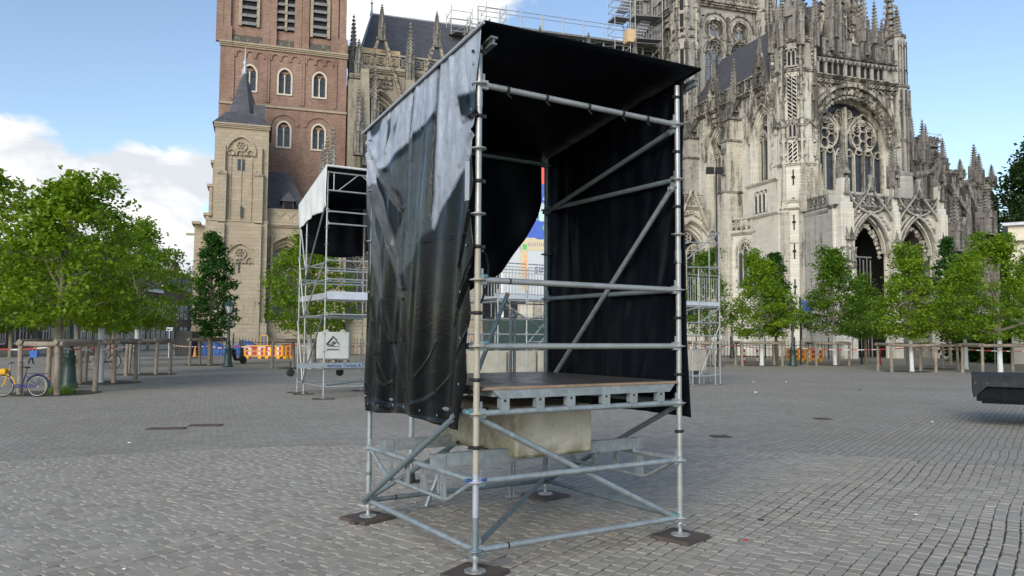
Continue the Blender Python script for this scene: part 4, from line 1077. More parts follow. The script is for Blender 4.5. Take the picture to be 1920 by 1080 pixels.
mb.box(sn0 - .5, re0 + 4.5, TN + 1.2, TN + 1.5, zN + .5, zN + 3.0); mb.build('plywood_screen', MT['paleply'], nr)
RIDGE = (rp[0], tr_, rp[1]); EAVE = (te, zN + .6)

# ---------- brick bell tower
TB = 17.0; FB = front(TB)
b0 = chf(410, 200, TB)[0]; b1 = chf(649, 200, TB)[0]; zbc = chf(530, 95, TB)[1]; zstr = chf(560, 205, TB)[1]
mb = MB(); wop = []
cols_lo = [chf(532, 250, TB)[0], chf(597, 260, TB)[0]]; cols_up = [chf(468, 150, TB)[0], chf(534, 155, TB)[0], chf(599, 160, TB)[0]]
up = [(c, .74, chf(534, 177, TB)[1], chf(534, 143, TB)[1], .85) for c in cols_up]
lo = [(c, .74, chf(532, 276, TB)[1], chf(532, 242, TB)[1], .85) for c in cols_lo + [cols_lo[0] - (cols_lo[1] - cols_lo[0])]]
zsplit = zstr
wall_open(mb, FB, b0, b1, 0, zsplit, lo, 0, .35); wall_open(mb, FB, b0, b1, zsplit, zbc, up, 0, .35)
bd = b1 - b0
mb.add([(b0, TB, 0), (b0, TB + bd, 0), (b0, TB + bd, zbc), (b0, TB, zbc)], [(0, 1, 2, 3)]); mb.add([(b1, TB, 0), (b1, TB + bd, 0), (b1, TB + bd, zbc), (b1, TB, zbc)], [(0, 1, 2, 3)])
mb.box(b0 + .1, b1 - .1, TB + .9, TB + bd, 0, zbc - .1)
# blind arcading (three little round arches over each window) and relieving arches
for c in cols_up:
    for k in (-1, 0, 1): bar(mb, FB, [(c + k * .95 - .4, up[0][3] + 1.5)] + [(c + k * .95 + .42 * math.cos(a), up[0][3] + 1.75 + .42 * math.sin(a)) for a in np.linspace(math.pi, 0, 8)] + [(c + k * .95 + .4, up[0][3] + 1.5)], .14, -.02, .12)
    for sg in (-1, 1): fbox(mb, FB, c + sg * 1.6 - .13, c + sg * 1.6 + .13, -.02, .12, zstr + .4, up[0][3] + 2.2)
for c in cols_lo: bar(mb, FB, [(c + 1.35 * math.cos(a), lo[0][3] + .35 + 1.2 * math.sin(a)) for a in np.linspace(math.pi, 0, 12)], .3, -.02, .1)
bt = mb.build('bell_tower', MT['brick'], cath)
mb = MB()
fbox(mb, FB, b0 - .05, b1 + .05, 0, .14, zstr - .1, zstr + .12); cornice(mb, FB, b0 - .1, b1 + .1, zbc - .15, .45, .35)
mb.build('string_course', MT['tan'], bt)
for (c, w, s_, zs, h) in up + lo:
    mg = MB(); glass(mg, FB, c, w, s_, zs, h, -.32); p = mg.build('tower_window', MT['glassdark'], bt)
    mb2 = MB(); bar(mb2, FB, [(c - w + .07, s_)] + arch(c, w - .07, zs, h - .07) + [(c + w - .07, s_)], .16, -.34, .06); fbox(mb2, FB, c - w, c + w, -.3, .1, s_ - .12, s_ + .04)
    mb2.tube(FB.P(c, -.2, s_), FB.P(c, -.2, zs), .07, 8); mb2.lathe(FB.P(c, -.2, zs - .1), [(.07, 0), (.14, .2)], 8)
    mb2.build('window_surround', MT['cream'], bt)
    mb3 = MB(); o2 = [(c + .34 * sg, .26, s_, zs + .0, .32) for sg in (-1, 1)]
    wall_open(mb3, FB, c - w * .9, c + w * .9, zs - .2, zs + .5, [(a, b_, zs - .25, d_, e_) for a, b_, cc_, d_, e_ in o2], -.2, .1); mb3.build('window_head', MT['brick'], bt)
# belfry stage, set back pilasters and louvred windows
mb = MB(); z2 = zbc + .3; z3 = z2 + 15
fbox(mb, FB, b0 + .25, b1 - .25, -bd + .4, -.35, z2, z3)
for u_ in (412, 425, 500, 512, 559, 573, 628, 643):
    x = chf(u_, 60, TB)[0]; fbox(mb, FB, x - .35, x + .35, -.4, .02, z2, z3); fbox(mb, FB, x - .5, x + .5, -.4, .06, z2, z2 + 1.6) if u_ in (425, 643) else None
be = mb.build('belfry', MT['brick'], bt)
mb = MB(); mb.hexa([FB.P(b0, .05, z2), FB.P(b1, .05, z2), FB.P(b1, -.3, z2), FB.P(b0, -.3, z2), FB.P(b0 + .2, -.3, z2 + .9), FB.P(b1 - .2, -.3, z2 + .9), FB.P(b1 - .2, -.34, z2 + .9), FB.P(b0 + .2, -.34, z2 + .9)]); mb.build('belfry_sloped_sill', MT['trim'], bt)
for u_, v_, w in ((467, 48, .75), (536, 57, 1.0), (600, 70, .75)):
    c, zb_ = chf(u_, v_, TB); mb = MB(); bar(mb, FB, [(c - w - .1, zb_)] + arch(c, w + .1, zb_ + 3.6, 1.3) + [(c + w + .1, zb_)], .3, -.4, -.12)
    if w > .9: fbox(mb, FB, c - .12, c + .12, -.36, -.05, zb_, zb_ + 4.5)
    mb.build('belfry_window_frame', MT['tan'], bt); mg = MB(); glass(mg, FB, c, w, zb_, zb_ + 3.6, 1.2, -.3); mg.build('belfry_opening', MT['void'], bt)
    ml = MB()
    for k in range(6):
        z = zb_ + .1 + k * .82; ml.hexa([FB.P(c - w, -.3, z + .35), FB.P(c + w, -.3, z + .35), FB.P(c + w, -.05, z), FB.P(c - w, -.05, z), FB.P(c - w, -.3, z + .42), FB.P(c + w, -.3, z + .42), FB.P(c + w, -.05, z + .12), FB.P(c - w, -.05, z + .12)])
    ml.build('belfry_louvre', MT['louvre'], bt)

# ---------- sandstone stair tower at the west end with slate spire
TS = 10.5; FT = front(TS)
def ts(u, v): return chf(u, v, TS)
q0 = ts(404, 230)[0]; q1 = ts(505, 236)[0]; qb0 = ts(385, 500)[0]; zse = ts(452, 234)[1]; zsm = ts(452, 418)[1]; zpl = ts(450, 610)[1]
mb = MB(); mb.box(q0, q1, TS, TS + 6, zsm, zse); mb.box(qb0 + .1, q1 + .05, TS - .25, TS + 6, 0, zsm); mb.box(qb0 - .2, q1 + .2, TS - .5, TS + 6, 0, zpl)
st = mb.build('sandstone_tower', MT['tan'], cath)
mb = MB()
cornice(mb, FT, qb0, q1 + .1, zsm - .1, .3, .3); cornice(mb, FT, qb0 - .2, q1 + .2, zpl, .2, .1, .45); cornice(mb, FT, q0 - .1, q1 + .1, zse - .35, .4, .3)
for x in (q0 + .75, q1 - .75):
    fbox(mb, FT, x - .34, x + .34, 0, .5, zsm, ts(452, 330)[1]); fbox(mb, FT, x - .3, x + .3, 0, .62, 0, zsm - .15); fbox(mb, FT, x - .2, x + .2, 0, .34, zsm, ts(452, 275)[1])
    mb.hexa([FT.P(x - .4, 0, ts(452, 330)[1]), FT.P(x + .4, 0, ts(452, 330)[1]), FT.P(x + .4, .6, ts(452, 330)[1]), FT.P(x - .4, .6, ts(452, 330)[1]), FT.P(x - .3, 0, ts(452, 325)[1] + .3), FT.P(x + .3, 0, ts(452, 325)[1] + .3), FT.P(x + .3, .3, ts(452, 325)[1] + .1), FT.P(x - .3, .3, ts(452, 325)[1] + .1)])
for x in (-.9, 0, .9): fbox(mb, FT, (q0 + q1) / 2 + x * 1.0 - .05, (q0 + q1) / 2 + x * 1.0 + .05, 0, .08, zsm + .3, ts(452, 292)[1])
# stepped west buttress
for u_, v_ in ((398, 300), (391, 345), (384, 400), (375, 470), (362, 416)):
    x, z = ts(u_, v_); mb.box(x, q0 + .2, TS + 1.2 + (u_ < 380) * .6, TS + 3.6, 0, z)
    mb.box(x - .2, x + .5, TS + 1.1, TS + 3.7, z, z + .25)
x, z = ts(345, 435); mb.box(x, x + 1.4, TS + 2, TS + 2.3, z, z + .18)
mb.build('tower_buttress', MT['tan'], st)
for (cu, cv, w, tt) in ((452, 288, 1.25, 0), (450, 490, 1.3, 1)):
    c, zb_ = ts(cu, cv); mb = MB(); h = w * 1.25
    bar(mb, FT, arch(c, w, zb_, h, 8), .16, -.02 + tt * .24, .2 + tt * .24); bar(mb, FT, circ(c, zb_ + h * .42, w * .36, 12), .1, tt * .24, .16 + tt * .24, True)
    for a in range(6): bar(mb, FT, circ(c + w * .2 * math.cos(a * 1.05), zb_ + h * .42 + w * .2 * math.sin(a * 1.05), w * .12, 6), .06, tt * .24, .14 + tt * .24, True)
    for k in (-.66, 0, .66): bar(mb, FT, arch(c + k * w, w * .3, zb_ - .1, w * .35, 4), .08, tt * .24, .15 + tt * .24)
    studs(mb, FT, [(c - w, zb_ - .1), (c + w, zb_ - .1)], .1, .3, .1 + tt * .24)
    mb.build('blind_tracery', MT['tan'], st)
mb = MB()
c, z = ts(452, 309); fbox(mb, FT, c - .3, c + .3, .0, .06, z - .5, z + .5)
for u_, v_ in ((452, 397), (448, 502), (443, 588)): c, z = ts(u_, v_); fbox(mb, FT, c - .07, c + .07, .0, .3, z - .5, z + .5)
mb.build('slit_window', MT['glassdark'], st)
# spire: square broach foot, octagonal needle
mb = MB(); cxs = (q0 + q1) / 2; cys = TS + 2.9; hw = (q1 - q0) / 2 + .25; zr1 = ts(452, 205)[1]; zr2 = ts(455, 88)[1]
foot = [(cxs - hw, cys - 3.15), (cxs + hw, cys - 3.15), (cxs + hw, cys + 3.15), (cxs - hw, cys + 3.15)]
mb.loft([(x, y, zse) for x, y in foot], [(cxs + (x - cxs) * .56, cys + (y - cys) * .56, zr1) for x, y in foot])
oc_ = octo((cxs, cys), hw * .62)
mb.loft([(x, y, zr1 - .3) for x, y in oc_], [(cxs + (x - cxs) * .05, cys + (y - cys) * .05, zr2 - 1.2) for x, y in oc_])
mb.box(cxs + hw * .35, cxs + hw * .75, cys - 2.2, cys - 1.2, zse + .6, zse + 2.2)
sp = mb.build('spire', MT['slate'], st)
mb = MB(); mb.lathe((cxs, cys, zr2 - 1.6), [(.22, 0), (.2, .6), (.1, .9), (.22, 1.1), (.08, 1.4), (.03, 2.6)], 8); mb.build('finial', MT['lead'], st)
for k in (q0 + .2, q1 - .2): pass
# low choir-side range right of the stair tower: slate roof with dormer over a sandstone wall
TL = 11.5; FL = front(TL); sl0 = q1; sl1 = chf(646, 500, TL)[0]; zl = chf(530, 424, TL)[1]
mb = MB(); gw = (chf(535, 560, TL)[0], 2.6, 3.2, chf(530, 500, TL)[1], 3.8); 
gw = (gw[0], gw[1], gw[2], chf(530, 446, TL)[1] - 3.6, 3.6)
g2c = chf(672, 500, TL)[0]
w2s = (g2c, 2.3, 3.6, zl - 4.0, 3.0)
sl2 = chf(905, 500, TL)[0] 
w3s = (g2c + 6.6, 2.3, 3.6, w2s[3], 3.0)
wall_open(mb, FL, sl0, sl2, 0, zl, [gw] + [w for w in (w2s, w3s) if w[0] + w[1] < sl2], 0, .35)
cg = [orders(mb, FL, *w, [(.25, .25), (.2, .25)], -.35) for w in (gw, w2s, w3s) if w[0] + w[1] < sl2]
lw = mb.build('south_range_wall', MT['tan'], cath); mb = MB(); mg = MB()
for w, (w2, h2, d2) in zip((gw, w2s, w3s), cg):
    trac(mb, FL, w[0], w2, w[2], w[3], h2, 4, .16, d2 - .25, d2); glass(mg, FL, w[0], w2, w[2], w[3], h2, d2 - .25)
    bar(mb, FL, arch(w[0], w[1] + .15, w[3], w[4] + .2), .2, 0, .18)
cornice(mb, FL, sl0, sl2, zl - .15, .3, .35); fbox(mb, FL, sl0, sl1 + 1, -.1, .12, zl + .15, zl + 1.45); cornice(mb, FL, sl0, sl1 + 1, zl + 1.4, .18, .1, .1); [bar(mb, FL, arch(x, .38, zl + .75, .5, 5), .07, .1, .19) for x in np.arange(sl0 + .7, sl1 + .8, .95)]
for u_ in (612, 634): x = chf(u_, 500, TL)[0]; fbox(mb, FL, x - .55, x + .55, 0, 1.5, 0, zl - 1); niche(mb, FL, x, zl - 4.5, 2.2, 1.45, .4)
mb.tube(FL.P(sl0 + .5, .2, 1), FL.P(sl0 + .5, .2, zl - 1), .12, 8)
fbox(mb, FL, sl0, sl2, 0, .3, 0, zpl); cornice(mb, FL, sl0, sl2, zpl, .2, .1, .28)
mb.build('range_tracery', MT['tan'], lw); mg.build('window_glass', MT['glassdark'], lw)
mb = MB(); zrt = chf(530, 318, TL + 2)[1]; r1_ = chf(566, 392, TL + 1)[0]; r0_ = chf(532, 318, TL + 2.5)[0]
mb.add([(sl0, TL + .7, zl + .3), (r1_ + 1.2, TL + .7, zl + .3), (r1_ + 1.2, TL + 5, zl + .3), (sl0, TL + 5, zl + .3), (sl0, TL + 3.5, zrt), (r0_ + .6, TL + 3.5, zrt)], [(0, 1, 5, 4), (1, 2, 5), (2, 3, 4, 5), (0, 4, 3), (0, 3, 2, 1)])
mb.build('range_roof', MT['slate'], cath)
mb = MB(); c, z = chf(540, 384, TL + 1.2); mb.box(c - .5, c + .5, TL + .8, TL + 3, z - .7, z + .3); mb.add([(c - .75, TL + .6, z + .25), (c + .75, TL + .6, z + .25), (c, TL + .6, z + 1.1), (c - .75, TL + 3, z + .25), (c + .75, TL + 3, z + .25), (c, TL + 3, z + 1.1)], [(0, 1, 2), (3, 5, 4), (0, 2, 5, 3), (1, 4, 5, 2)])
dm = mb.build('dormer', MT['slate'], cath); mb = MB(); mb.box(c - .38, c + .38, TL + .74, TL + .79, z - .55, z + .2); mb.build('dormer_window', MT['void'], dm)
mb = MB(); mb.box(sl1 - 2, sl2, TL + 1.2, TL + 4, 0, zl); mb.box(sl0, sl1, TL + 1.2, TL + 4, 0, zl + .2); mb.build('range_core', MT['void'], lw)
# pinnacles before the brick tower
for u_, v0, v1, w in ((612, 330, 252, .9), (624, 330, 235, .9), (604, 335, 268, .7)):
    s_, z0 = chf(u_, v0, TL + 1); z1 = chf(u_, v1, TL + 1)[1]; pin(cath, s_, TL + 1, z0 - 3, z1 - z0 + 3, w)
# buttress pier of the nave with sloping strut beside the tower
mb = MB(); x0 = chf(652, 300, TN - 5)[0]; x1 = chf(676, 300, TN - 5)[0]; fbox(mb, front(TN - 5), x0, x1, -5, 0, 0, chf(660, 148, TN - 5)[1]); cornice(mb, front(TN - 5), x0, x1, chf(660, 146, TN - 5)[1], .4, .3)
a = chf(684, 130, TN - 6); b_ = chf(690, 300, TN - 6); bar(mb, front(TN - 6), [(a[0], a[1]), (b_[0] - .2, b_[1])], .8, -.4, .3)
mb.build('nave_buttress', MT['warm'], cath)
for u_, v0, v1, t in ((672, 145, 72, TN - 4.7), (690, 230, 170, TN - 5), (702, 250, 120, TN - 6), (686, 310, 235, TN - 6)):
    s_, z0 = chf(u_, v0, t); z1 = chf(u_, v1, t)[1]; pin(cath, s_, t, z0, z1 - z0, .85)

# ================================================================== TREES
def crown_mesh(seed, h, r, shape, nclump, nleaf, size, shoots=(), mat='leafA', spread=.34, layered=.5):
    rng = np.random.default_rng(seed)
    pts = []
    # big lobes give an uneven outline
    lobes = rng.normal(0, 1, (9, 3)); lobes /= np.linalg.norm(lobes, axis=1)[:, None]; la = rng.uniform(-.42, .34, 9)
    while len(pts) < nclump:
        zt_ = rng.random()
        if shape == 'round': prof = math.sin(math.pi * min(1, (zt_ ** 1.15 * .84 + .15))) ** .8
        elif shape == 'cone': prof = min(1, (1.04 - zt_) ** .75 * 1.12) * min(1, .35 + zt_ * 4)
        elif shape == 'egg': prof = min(1, (1.04 - zt_) ** .85 * 1.3) * min(1, .55 + zt_ * 2.5)
        a = rng.random() * 2 * math.pi; d = np.array([math.cos(a), math.sin(a), (zt_ - .5) * 1.4]); d /= np.linalg.norm(d)
        k = 1 + sum(l * max(0, float(d @ v)) ** 3 for l, v in zip(la, lobes))
        rad = prof * k * r * (rng.random() ** .38)
        pts.append((math.cos(a) * rad, math.sin(a) * rad, zt_ * h))
    for (sx, sy, sz, sh) in shoots:      # leading shoots sticking out above the crown
        for i in range(int(sh / .16)):
            z = sz + i * .16; q = max(.06, .30 * (1 - i * .16 / sh))
            for _ in range(2): pts.append((sx + rng.normal(0, q), sy + rng.normal(0, q), z))
    pts = np.array(pts); n = len(pts) * nleaf
    c = np.repeat(pts, nleaf, axis=0)
    off = rng.normal(0, 1, (n, 3)) * np.array([spread, spread, spread * layered])
    c = c + off
    nrm = rng.normal(0, 1, (n, 3)); nrm[:, 2] = np.abs(nrm[:, 2]) * 1.2 + .35; nrm /= np.linalg.norm(nrm, axis=1)[:, None]
    t = rng.normal(0, 1, (n, 3)); t -= (t * nrm).sum(1)[:, None] * nrm; t /= np.linalg.norm(t, axis=1)[:, None]
    b = np.cross(nrm, t); s_ = size * rng.uniform(.6, 1.25, n)[:, None]
    v0 = c - t * s_; v1 = c - b * s_ * .62 + t * s_ * .1 - nrm * s_ * .15; v2 = c + t * s_ * 1.0 - nrm * s_ * .25; v3 = c + b * s_ * .62 + t * s_ * .1 - nrm * s_ * .15
    V = np.stack([v0, v1, v2, v3], 1).reshape(-1, 3)
    me = bpy.data.meshes.new('crown'); me.vertices.add(len(V)); me.vertices.foreach_set('co', V.astype(np.float32).ravel())
    me.loops.add(n * 4); me.loops.foreach_set('vertex_index', np.arange(n * 4, dtype=np.int32))
    me.polygons.add(n); me.polygons.foreach_set('loop_start', np.arange(0, n * 4, 4, dtype=np.int32)); me.polygons.foreach_set('loop_total', np.full(n, 4, dtype=np.int32))
    me.update(calc_edges=True); me.materials.append(MT[mat]); return me, pts
def trunk_mesh(seed, h0, h, r, tr, pts, white=False, nl=14):
    rnd = random.Random(seed); mb = MB()
    mb.m = 1 if white else 0
    mb.path([(0, 0, -.05), (.01, 0, .12), (.02, .02, h0 * .5), (0, .03, h0 * .96)], tr, 9, [tr * 1.35, tr * 1.08, tr, tr * .92]); mb.m = 0
    top = Vector((.05, 0, h0 + h * .8)); mb.path([(0, .03, h0 * .95), (.04, 0, h0 + h * .35), top], tr, 7, [tr * .92, tr * .55, tr * .12])
    for i in range(nl):
        p = Vector(pts[rnd.randrange(len(pts))]); p.z += h0; p *= 1; z0 = h0 * .95 + max(0, (p.z - h0)) * .45
        s_ = Vector((.03, .02, z0)); m_ = s_.lerp(p, .5) + Vector((0, 0, -.05 * (p - s_).length)); mb.path([s_, m_, p], tr * .3, 5, [tr * .42, tr * .24, tr * .05])
    me = mb.mesh('trunk'); me.materials.append(MT['bark']); me.materials.append(MT['whitewash']); return me
TREEK = {}
def tree(label, x, y, h, r, h0, kind, tr=.11, rz=0.0, group=None, white=False, name='tree', sc=1.0):
    key = (kind, white, label)
    if key not in TREEK:
        P_ = dict(
            A=dict(h=5.2, r=3.1, shape='round', nclump=270, nleaf=40, size=.085, spread=.21, layered=.42, shoots=((-.2, .1, 4.7, 1.5), (1.1, -.3, 4.4, .9), (-1.3, .4, 4.3, .7)), mat='leafA'),
            A2=dict(h=5.4, r=2.6, shape='round', nclump=215, nleaf=40, size=.085, spread=.21, layered=.42, shoots=((.3, .1, 4.8, 1.4), (-1.0, .2, 4.2, .9)), mat='leafA'),
            E=dict(h=5.6, r=2.3, shape='egg', nclump=300, nleaf=42, size=.088, spread=.24, shoots=((0, 0, 5.1, 1.0),), mat='leafC'),
            F=dict(h=5.6, r=2.4, shape='egg', nclump=300, nleaf=42, size=.088, spread=.24, shoots=((0.2, 0, 5.2, .9), (-.8, 0, 4.3, .8)), mat='leafA'),
            K=dict(h=6.2, r=1.5, shape='cone', nclump=250, nleaf=36, size=.09, mat='leafB', spread=.17),
            Z=dict(h=20, r=8.0, shape='round', nclump=1100, nleaf=26, size=.27, mat='leafD', spread=.75))[kind]
        sd = sum(ord(ch) * (i + 3) for i, ch in enumerate(label)); rr_ = random.Random(sd)
        if 'shoots' in P_: P_['shoots'] = tuple((rr_.uniform(-1, 1) * P_['r'] * .4, rr_.uniform(-1, 1) * .5, P_['h'] * rr_.uniform(.72, .88), rr_.uniform(.8, 1.9)) for _ in range(rr_.choice((2, 3, 4))))
        k_ = (r / P_['r']) ** 2 * (h / P_['h']); P_['nclump'] = int(P_['nclump'] * max(.5, min(1.2, k_ ** .8))); P_['r'] = r; P_['h'] = h
        if 'shoots' in P_: P_['shoots'] = tuple((rr_.uniform(-1, 1) * r * .35, rr_.uniform(-1, 1) * .5, h * rr_.uniform(.88, .97), rr_.uniform(.6, 1.5)) for _ in range(rr_.choice((2, 3, 4))))
        cm, pts = crown_mesh(sd, **P_)
        h00 = h0
        TREEK[key] = (cm, trunk_mesh(sd, h00, h, r, tr if kind != 'Z' else .5, pts, white), P_['h'], P_['r'], h00)
    cm, tm, H0, R0, T0 = TREEK[key]
    t = thing(name, label, 'tree', (x, y, 0), rz, group)
    a = bpy.data.objects.new('trunk', tm); COL.objects.link(a); a.parent = t; a.scale = (1, 1, 1)
    b = bpy.data.objects.new('crown', cm); COL.objects.link(b); b.parent = t; b.location = (0, 0, h0)
    return t
def gp(u, v): p = gnd(u, v); return p.x, p.y
TL_ = 'trees along the left edge of the square'; TR_ = 'trees along the right edge of the square'
x, y = -13.7, 23.6
tree('broad fresh green tree nearest the yellow and blue bicycle', x, y, 4.25, 3.1, 2.1, 'A', .13, .4, TL_)
tree('fresh green tree cut by the left edge of the photo', -16.9, 25.0, 4.9, 2.6, 2.1, 'A2', .13, 2.1, TL_)
tree('fresh green tree behind the second log guard with one tall leading shoot', -15.2, 28.9, 4.3, 2.6, 2.1, 'A2', .12, .2, TL_, True)
tree('fresh green tree behind the third log guard from the left', -16.9, 35.3, 4.2, 2.9, 2.1, 'A', .12, 1.7, TL_, True)
tree('fresh green tree standing farther back over the smooth roadway', -22.5, 40.5, 4.6, 3.0, 2.2, 'A2', .12, 3.1, TL_)
tree('narrow dark green tree left of the lantern lamp post', -17.9, 46.3, 6.1, 1.75, 1.75, 'K', .1, .5, TL_)
tree('bushy tree with whitewashed trunk left of the small roofed scaffold', -10.9, 42.2, 5.6, 2.75, 1.9, 'F', .12, 1.3, TL_, True)
tree('small dark tree at the far end of the left row', -26.5, 52, 5.8, 2.6, 2.0, 'E', .12, 1.3, TL_)
tree('green tree seen through the posts of the long platform scaffold', 13.0, 52.0, 5.4, 1.5, 2.1, 'E', .12, .6, TR_)
tree('rounded green tree with whitewashed trunk right of the long platform scaffold', 16.5, 51.6, 5.0, 2.45, 1.9, 'F', .13, 0, TR_, True)
tree('slim green tree behind the first whitewashed trunk', 19.3, 57.0, 6.0, 1.6, 2.0, 'K', .11, .2, TR_)
tree('darker green tree right of the blue direction signs', 22.1, 53.4, 5.1, 2.5, 2.2, 'E', .12, 2.2, TR_, True)
tree('low green crown between the darker tree and the yellow green one', 26.3, 58.0, 3.7, 2.1, 1.9, 'E', .11, 1.2, TR_)
tree('yellow green tree with white trunk before the second porch arch', 22.1, 43.2, 4.3, 2.2, 1.85, 'F', .11, .9, TR_, True)
tree('tall slim tree rising right of the porch', 32.0, 57.0, 7.0, 1.5, 2.2, 'K', .12, 2.6, TR_)
tree('wide green tree with white trunk above the trailer', 25.5, 40.8, 4.9, 2.5, 1.8, 'A', .13, 2.4, TR_, True)
tree('green tree with pale trunk between the white trunk tree and the cream house', 27.6, 47.5, 4.3, 2.5, 1.9, 'F', .12, .3, TR_, True)
tree('green tree at the right border of the photo', 29.6, 42.0, 4.9, 2.6, 1.9, 'A2', .12, 1.9, TR_)
tree('green tree under the eaves of the cream house', 34.5, 52.0, 4.6, 2.8, 1.9, 'E', .12, 1.1, TR_)
tree('huge old dark tree behind the cream house', 64.0, 92, 21.8, 9.2, 4.0, 'Z', 1, .4, None, False, 'old_tree')
for lab, px_, Y_, s1, s2 in (('dark leafy tree on the far left behind the row', 20, 60, 5.5, 3.4), ('green tree glimpsed between the log guards and the far houses', 205, 62, 5.0, 2.6)):
    p = atY(px_, 640, Y_); tree(lab, p.x, p.y, s1, s2, 2.0, 'E', .15, px_)

# ---------- log guards round the trees
def log_guard(label, pts, h, x0x1=None, pit=True):
    # pts: ground positions of the posts; the top rails run round them
    c = Vector((sum(p[0] for p in pts) / len(pts), sum(p[1] for p in pts) / len(pts), 0)); rnd = random.Random(int(c.x * 31))
    t = thing('log_guard', label, 'tree guard', c, 0, 'log guards round the trees')
    for p in pts:
        q = Vector((p[0], p[1], 0)) - c; mb = MB(); l = Vector((rnd.uniform(-.06, .06), rnd.uniform(-.06, .06), 0))
        mb.path([q + Vector((0, 0, -.05)), q + l * .5 + Vector((0, 0, h * .5)), q + l + Vector((0, 0, h))], .075, 9, [.085, .076, .072]); mb.build('post', MT['wood'], t)
    n = len(pts)
    for i in range(n):
        a = Vector((*pts[i], h + .06)) - c; b = Vector((*pts[(i + 1) % n], h + .06)) - c
        a.z = b.z = h + .06 + (i % 2) * .05; d = (b - a).normalized() * .16; mb = MB(); m_ = (a + b) / 2 + Vector((0, 0, rnd.uniform(-.03, .03)))
        mb.path([a - d, m_, b + d], .08, 9, [.075, .088, .075]); mb.build('rail', MT['wood'], t)
    if pit:
        mb = MB(); k = 18; mb.add([(1.25 * math.cos(i * 2 * math.pi / k) * (1 + .06 * rnd.random()), 1.25 * math.sin(i * 2 * math.pi / k), .004) for i in range(k)], [tuple(range(k))])
        o = mb.build('tree_pit', MT['soil']); o.location = c; struct(o)
def sq(x, y, w, d=None, a=0.0):
    d = d or w; return [(x + (i * w / 2) * math.cos(a) - (j * d / 2) * math.sin(a), y + (i * w / 2) * math.sin(a) + (j * d / 2) * math.cos(a)) for i, j in ((-1, -1), (1, -1), (1, 1), (-1, 1))]
log_guard('log guard behind the yellow and blue bicycle', [gp(25, 738), gp(119, 739), (-13.0, 24.8), (-14.7, 24.6)] if 0 else [(-14.35, 22.9), (-13.15, 22.7), (-12.9, 24.3), (-14.5, 24.5)], 1.42)
log_guard('log guard with two thick posts beside the green lamp post', [(-12.75, 23.3), (-11.9, 23.2), (-11.85, 24.4)][:0] or [gp(150, 719), gp(213, 718), (-14.1, 29.4), (-15.9, 29.2)], 1.42)
log_guard('log guard third from the left at the roadway', [gp(236, 704), gp(292, 702), (-15.7, 36.0), (-17.6, 36.0)], 1.42)
log_guard('log guard round the narrow dark green tree', [gp(355, 685), gp(396, 684), (-17.2, 47.2), (-18.8, 47.2)], 1.42)
log_guard('log guard round the whitewashed trunk left of the small roofed scaffold', [gp(510, 690), gp(590, 690), (-10.2, 43.4), (-12.1, 43.4)], 1.42)
log_guard('log guard seen through the posts of the long platform scaffold', sq(12.4, 50.4, 1.6, 1.6), 1.4)
log_guard('log guard round the first white trunk right of the long platform scaffold', [(15.0, 50.8), (17.6, 50.8), (17.6, 52.4), (15.0, 52.4)], 1.4)
log_guard('log guard round the darker tree right of the orange barrier', [(20.5, 52.6), (22.7, 52.6), (22.7, 54.2), (20.5, 54.2)], 1.4)
log_guard('log guard round the yellow green tree before the second porch arch', [(20.7, 42.6), (23.1, 42.6), (23.1, 44.2), (20.7, 44.2)], 1.4)
log_guard('long log guard behind the trailer', [(24.2, 40.2), (26.9, 40.2), (26.9, 42.0), (24.2, 42.0)], 1.4)
log_guard('low log guard left of the long one behind the trailer', [(24.4, 46.6), (26.6, 46.6), (26.6, 48.2), (24.4, 48.2)], 1.35)

# ================================================================== HOUSES
def window_px(mb, mg, fr, u, z, w, h, d=0.0):
    fbox(mg, fr, u - w, u + w, d - .05, d + .03, z, z + h)
    for a, b_, c, e in ((u - w - .08, u - w + .04, z, z + h), (u + w - .04, u + w + .08, z, z + h), (u - w, u + w, z - .1, z + .04), (u - w, u + w, z + h - .04, z + h + .1), (u - .03, u + .03, z, z + h), (u - w, u + w, z + h * .6, z + h * .6 + .06)):
        fbox(mb, fr, a, b_, d, d + .08, c, e)
def house(label, px0, px1, Y0, Y1, h, rh, mat, seed):
    a = atY(px0, 640, Y0); b = atY(px1, 640, Y1); d = b - a; d.z = 0; l = d.length; d.normalize(); rnd = random.Random(seed)
    t = thing('terraced_house', label, 'house', (a.x, a.y, 0), math.atan2(d.y, d.x), 'houses beyond the left row of trees')
    fr = Fr((0, 0), (1, 0), (0, -1)); mb = MB(); mb.box(0, l, 0, 9, 0, h); mb.build('wall', MT[mat], t)
    mb = MB(); mb.add([(-.1, -.3, h), (l + .1, -.3, h), (l + .1, 9.2, h), (-.1, 9.2, h), (-.1, 4.4, h + rh), (l + .1, 4.4, h + rh)], [(0, 1, 5, 4), (2, 3, 4, 5), (0, 4, 3), (1, 2, 5), (0, 3, 2, 1)])
    r_ = mb.build('roof', MT['slate'], t); mb = MB(); mb.box(l * .3, l * .3 + .8, 4, 4.8, h + rh * .6, h + rh + 1.2); mb.build('chimney', MT['hbrick'], r_)
    n = max(2, int(l / 1.5))
    for fl_ in range(int(h / 3)):
        for i in range(n):
            u = l * (i + .5) / n; z = 1.0 + fl_ * 3.0; w = .42
            if fl_ == 0 and i == n // 2:
                mb = MB(); fbox(mb, fr, u - .5, u + .5, 0, .06, 0, 2.3); mb.build('door', MT['green'], t); continue
            m1 = MB(); m2 = MB(); window_px(m1, m2, fr, u, z, w, 1.7); q = m1.build('window', MT['white'], t); m2.build('pane', MT['glassdark'], q)
    mb = MB(); fbox(mb, fr, 0, l, 0, .06, 0, .6); mb.build('plinth', MT['cream'], t); mb = MB(); fbox(mb, fr, 0, l, 0, .25, h - .4, h); mb.build('cornice', MT['white'] if seed % 2 else MT['cream'], t)
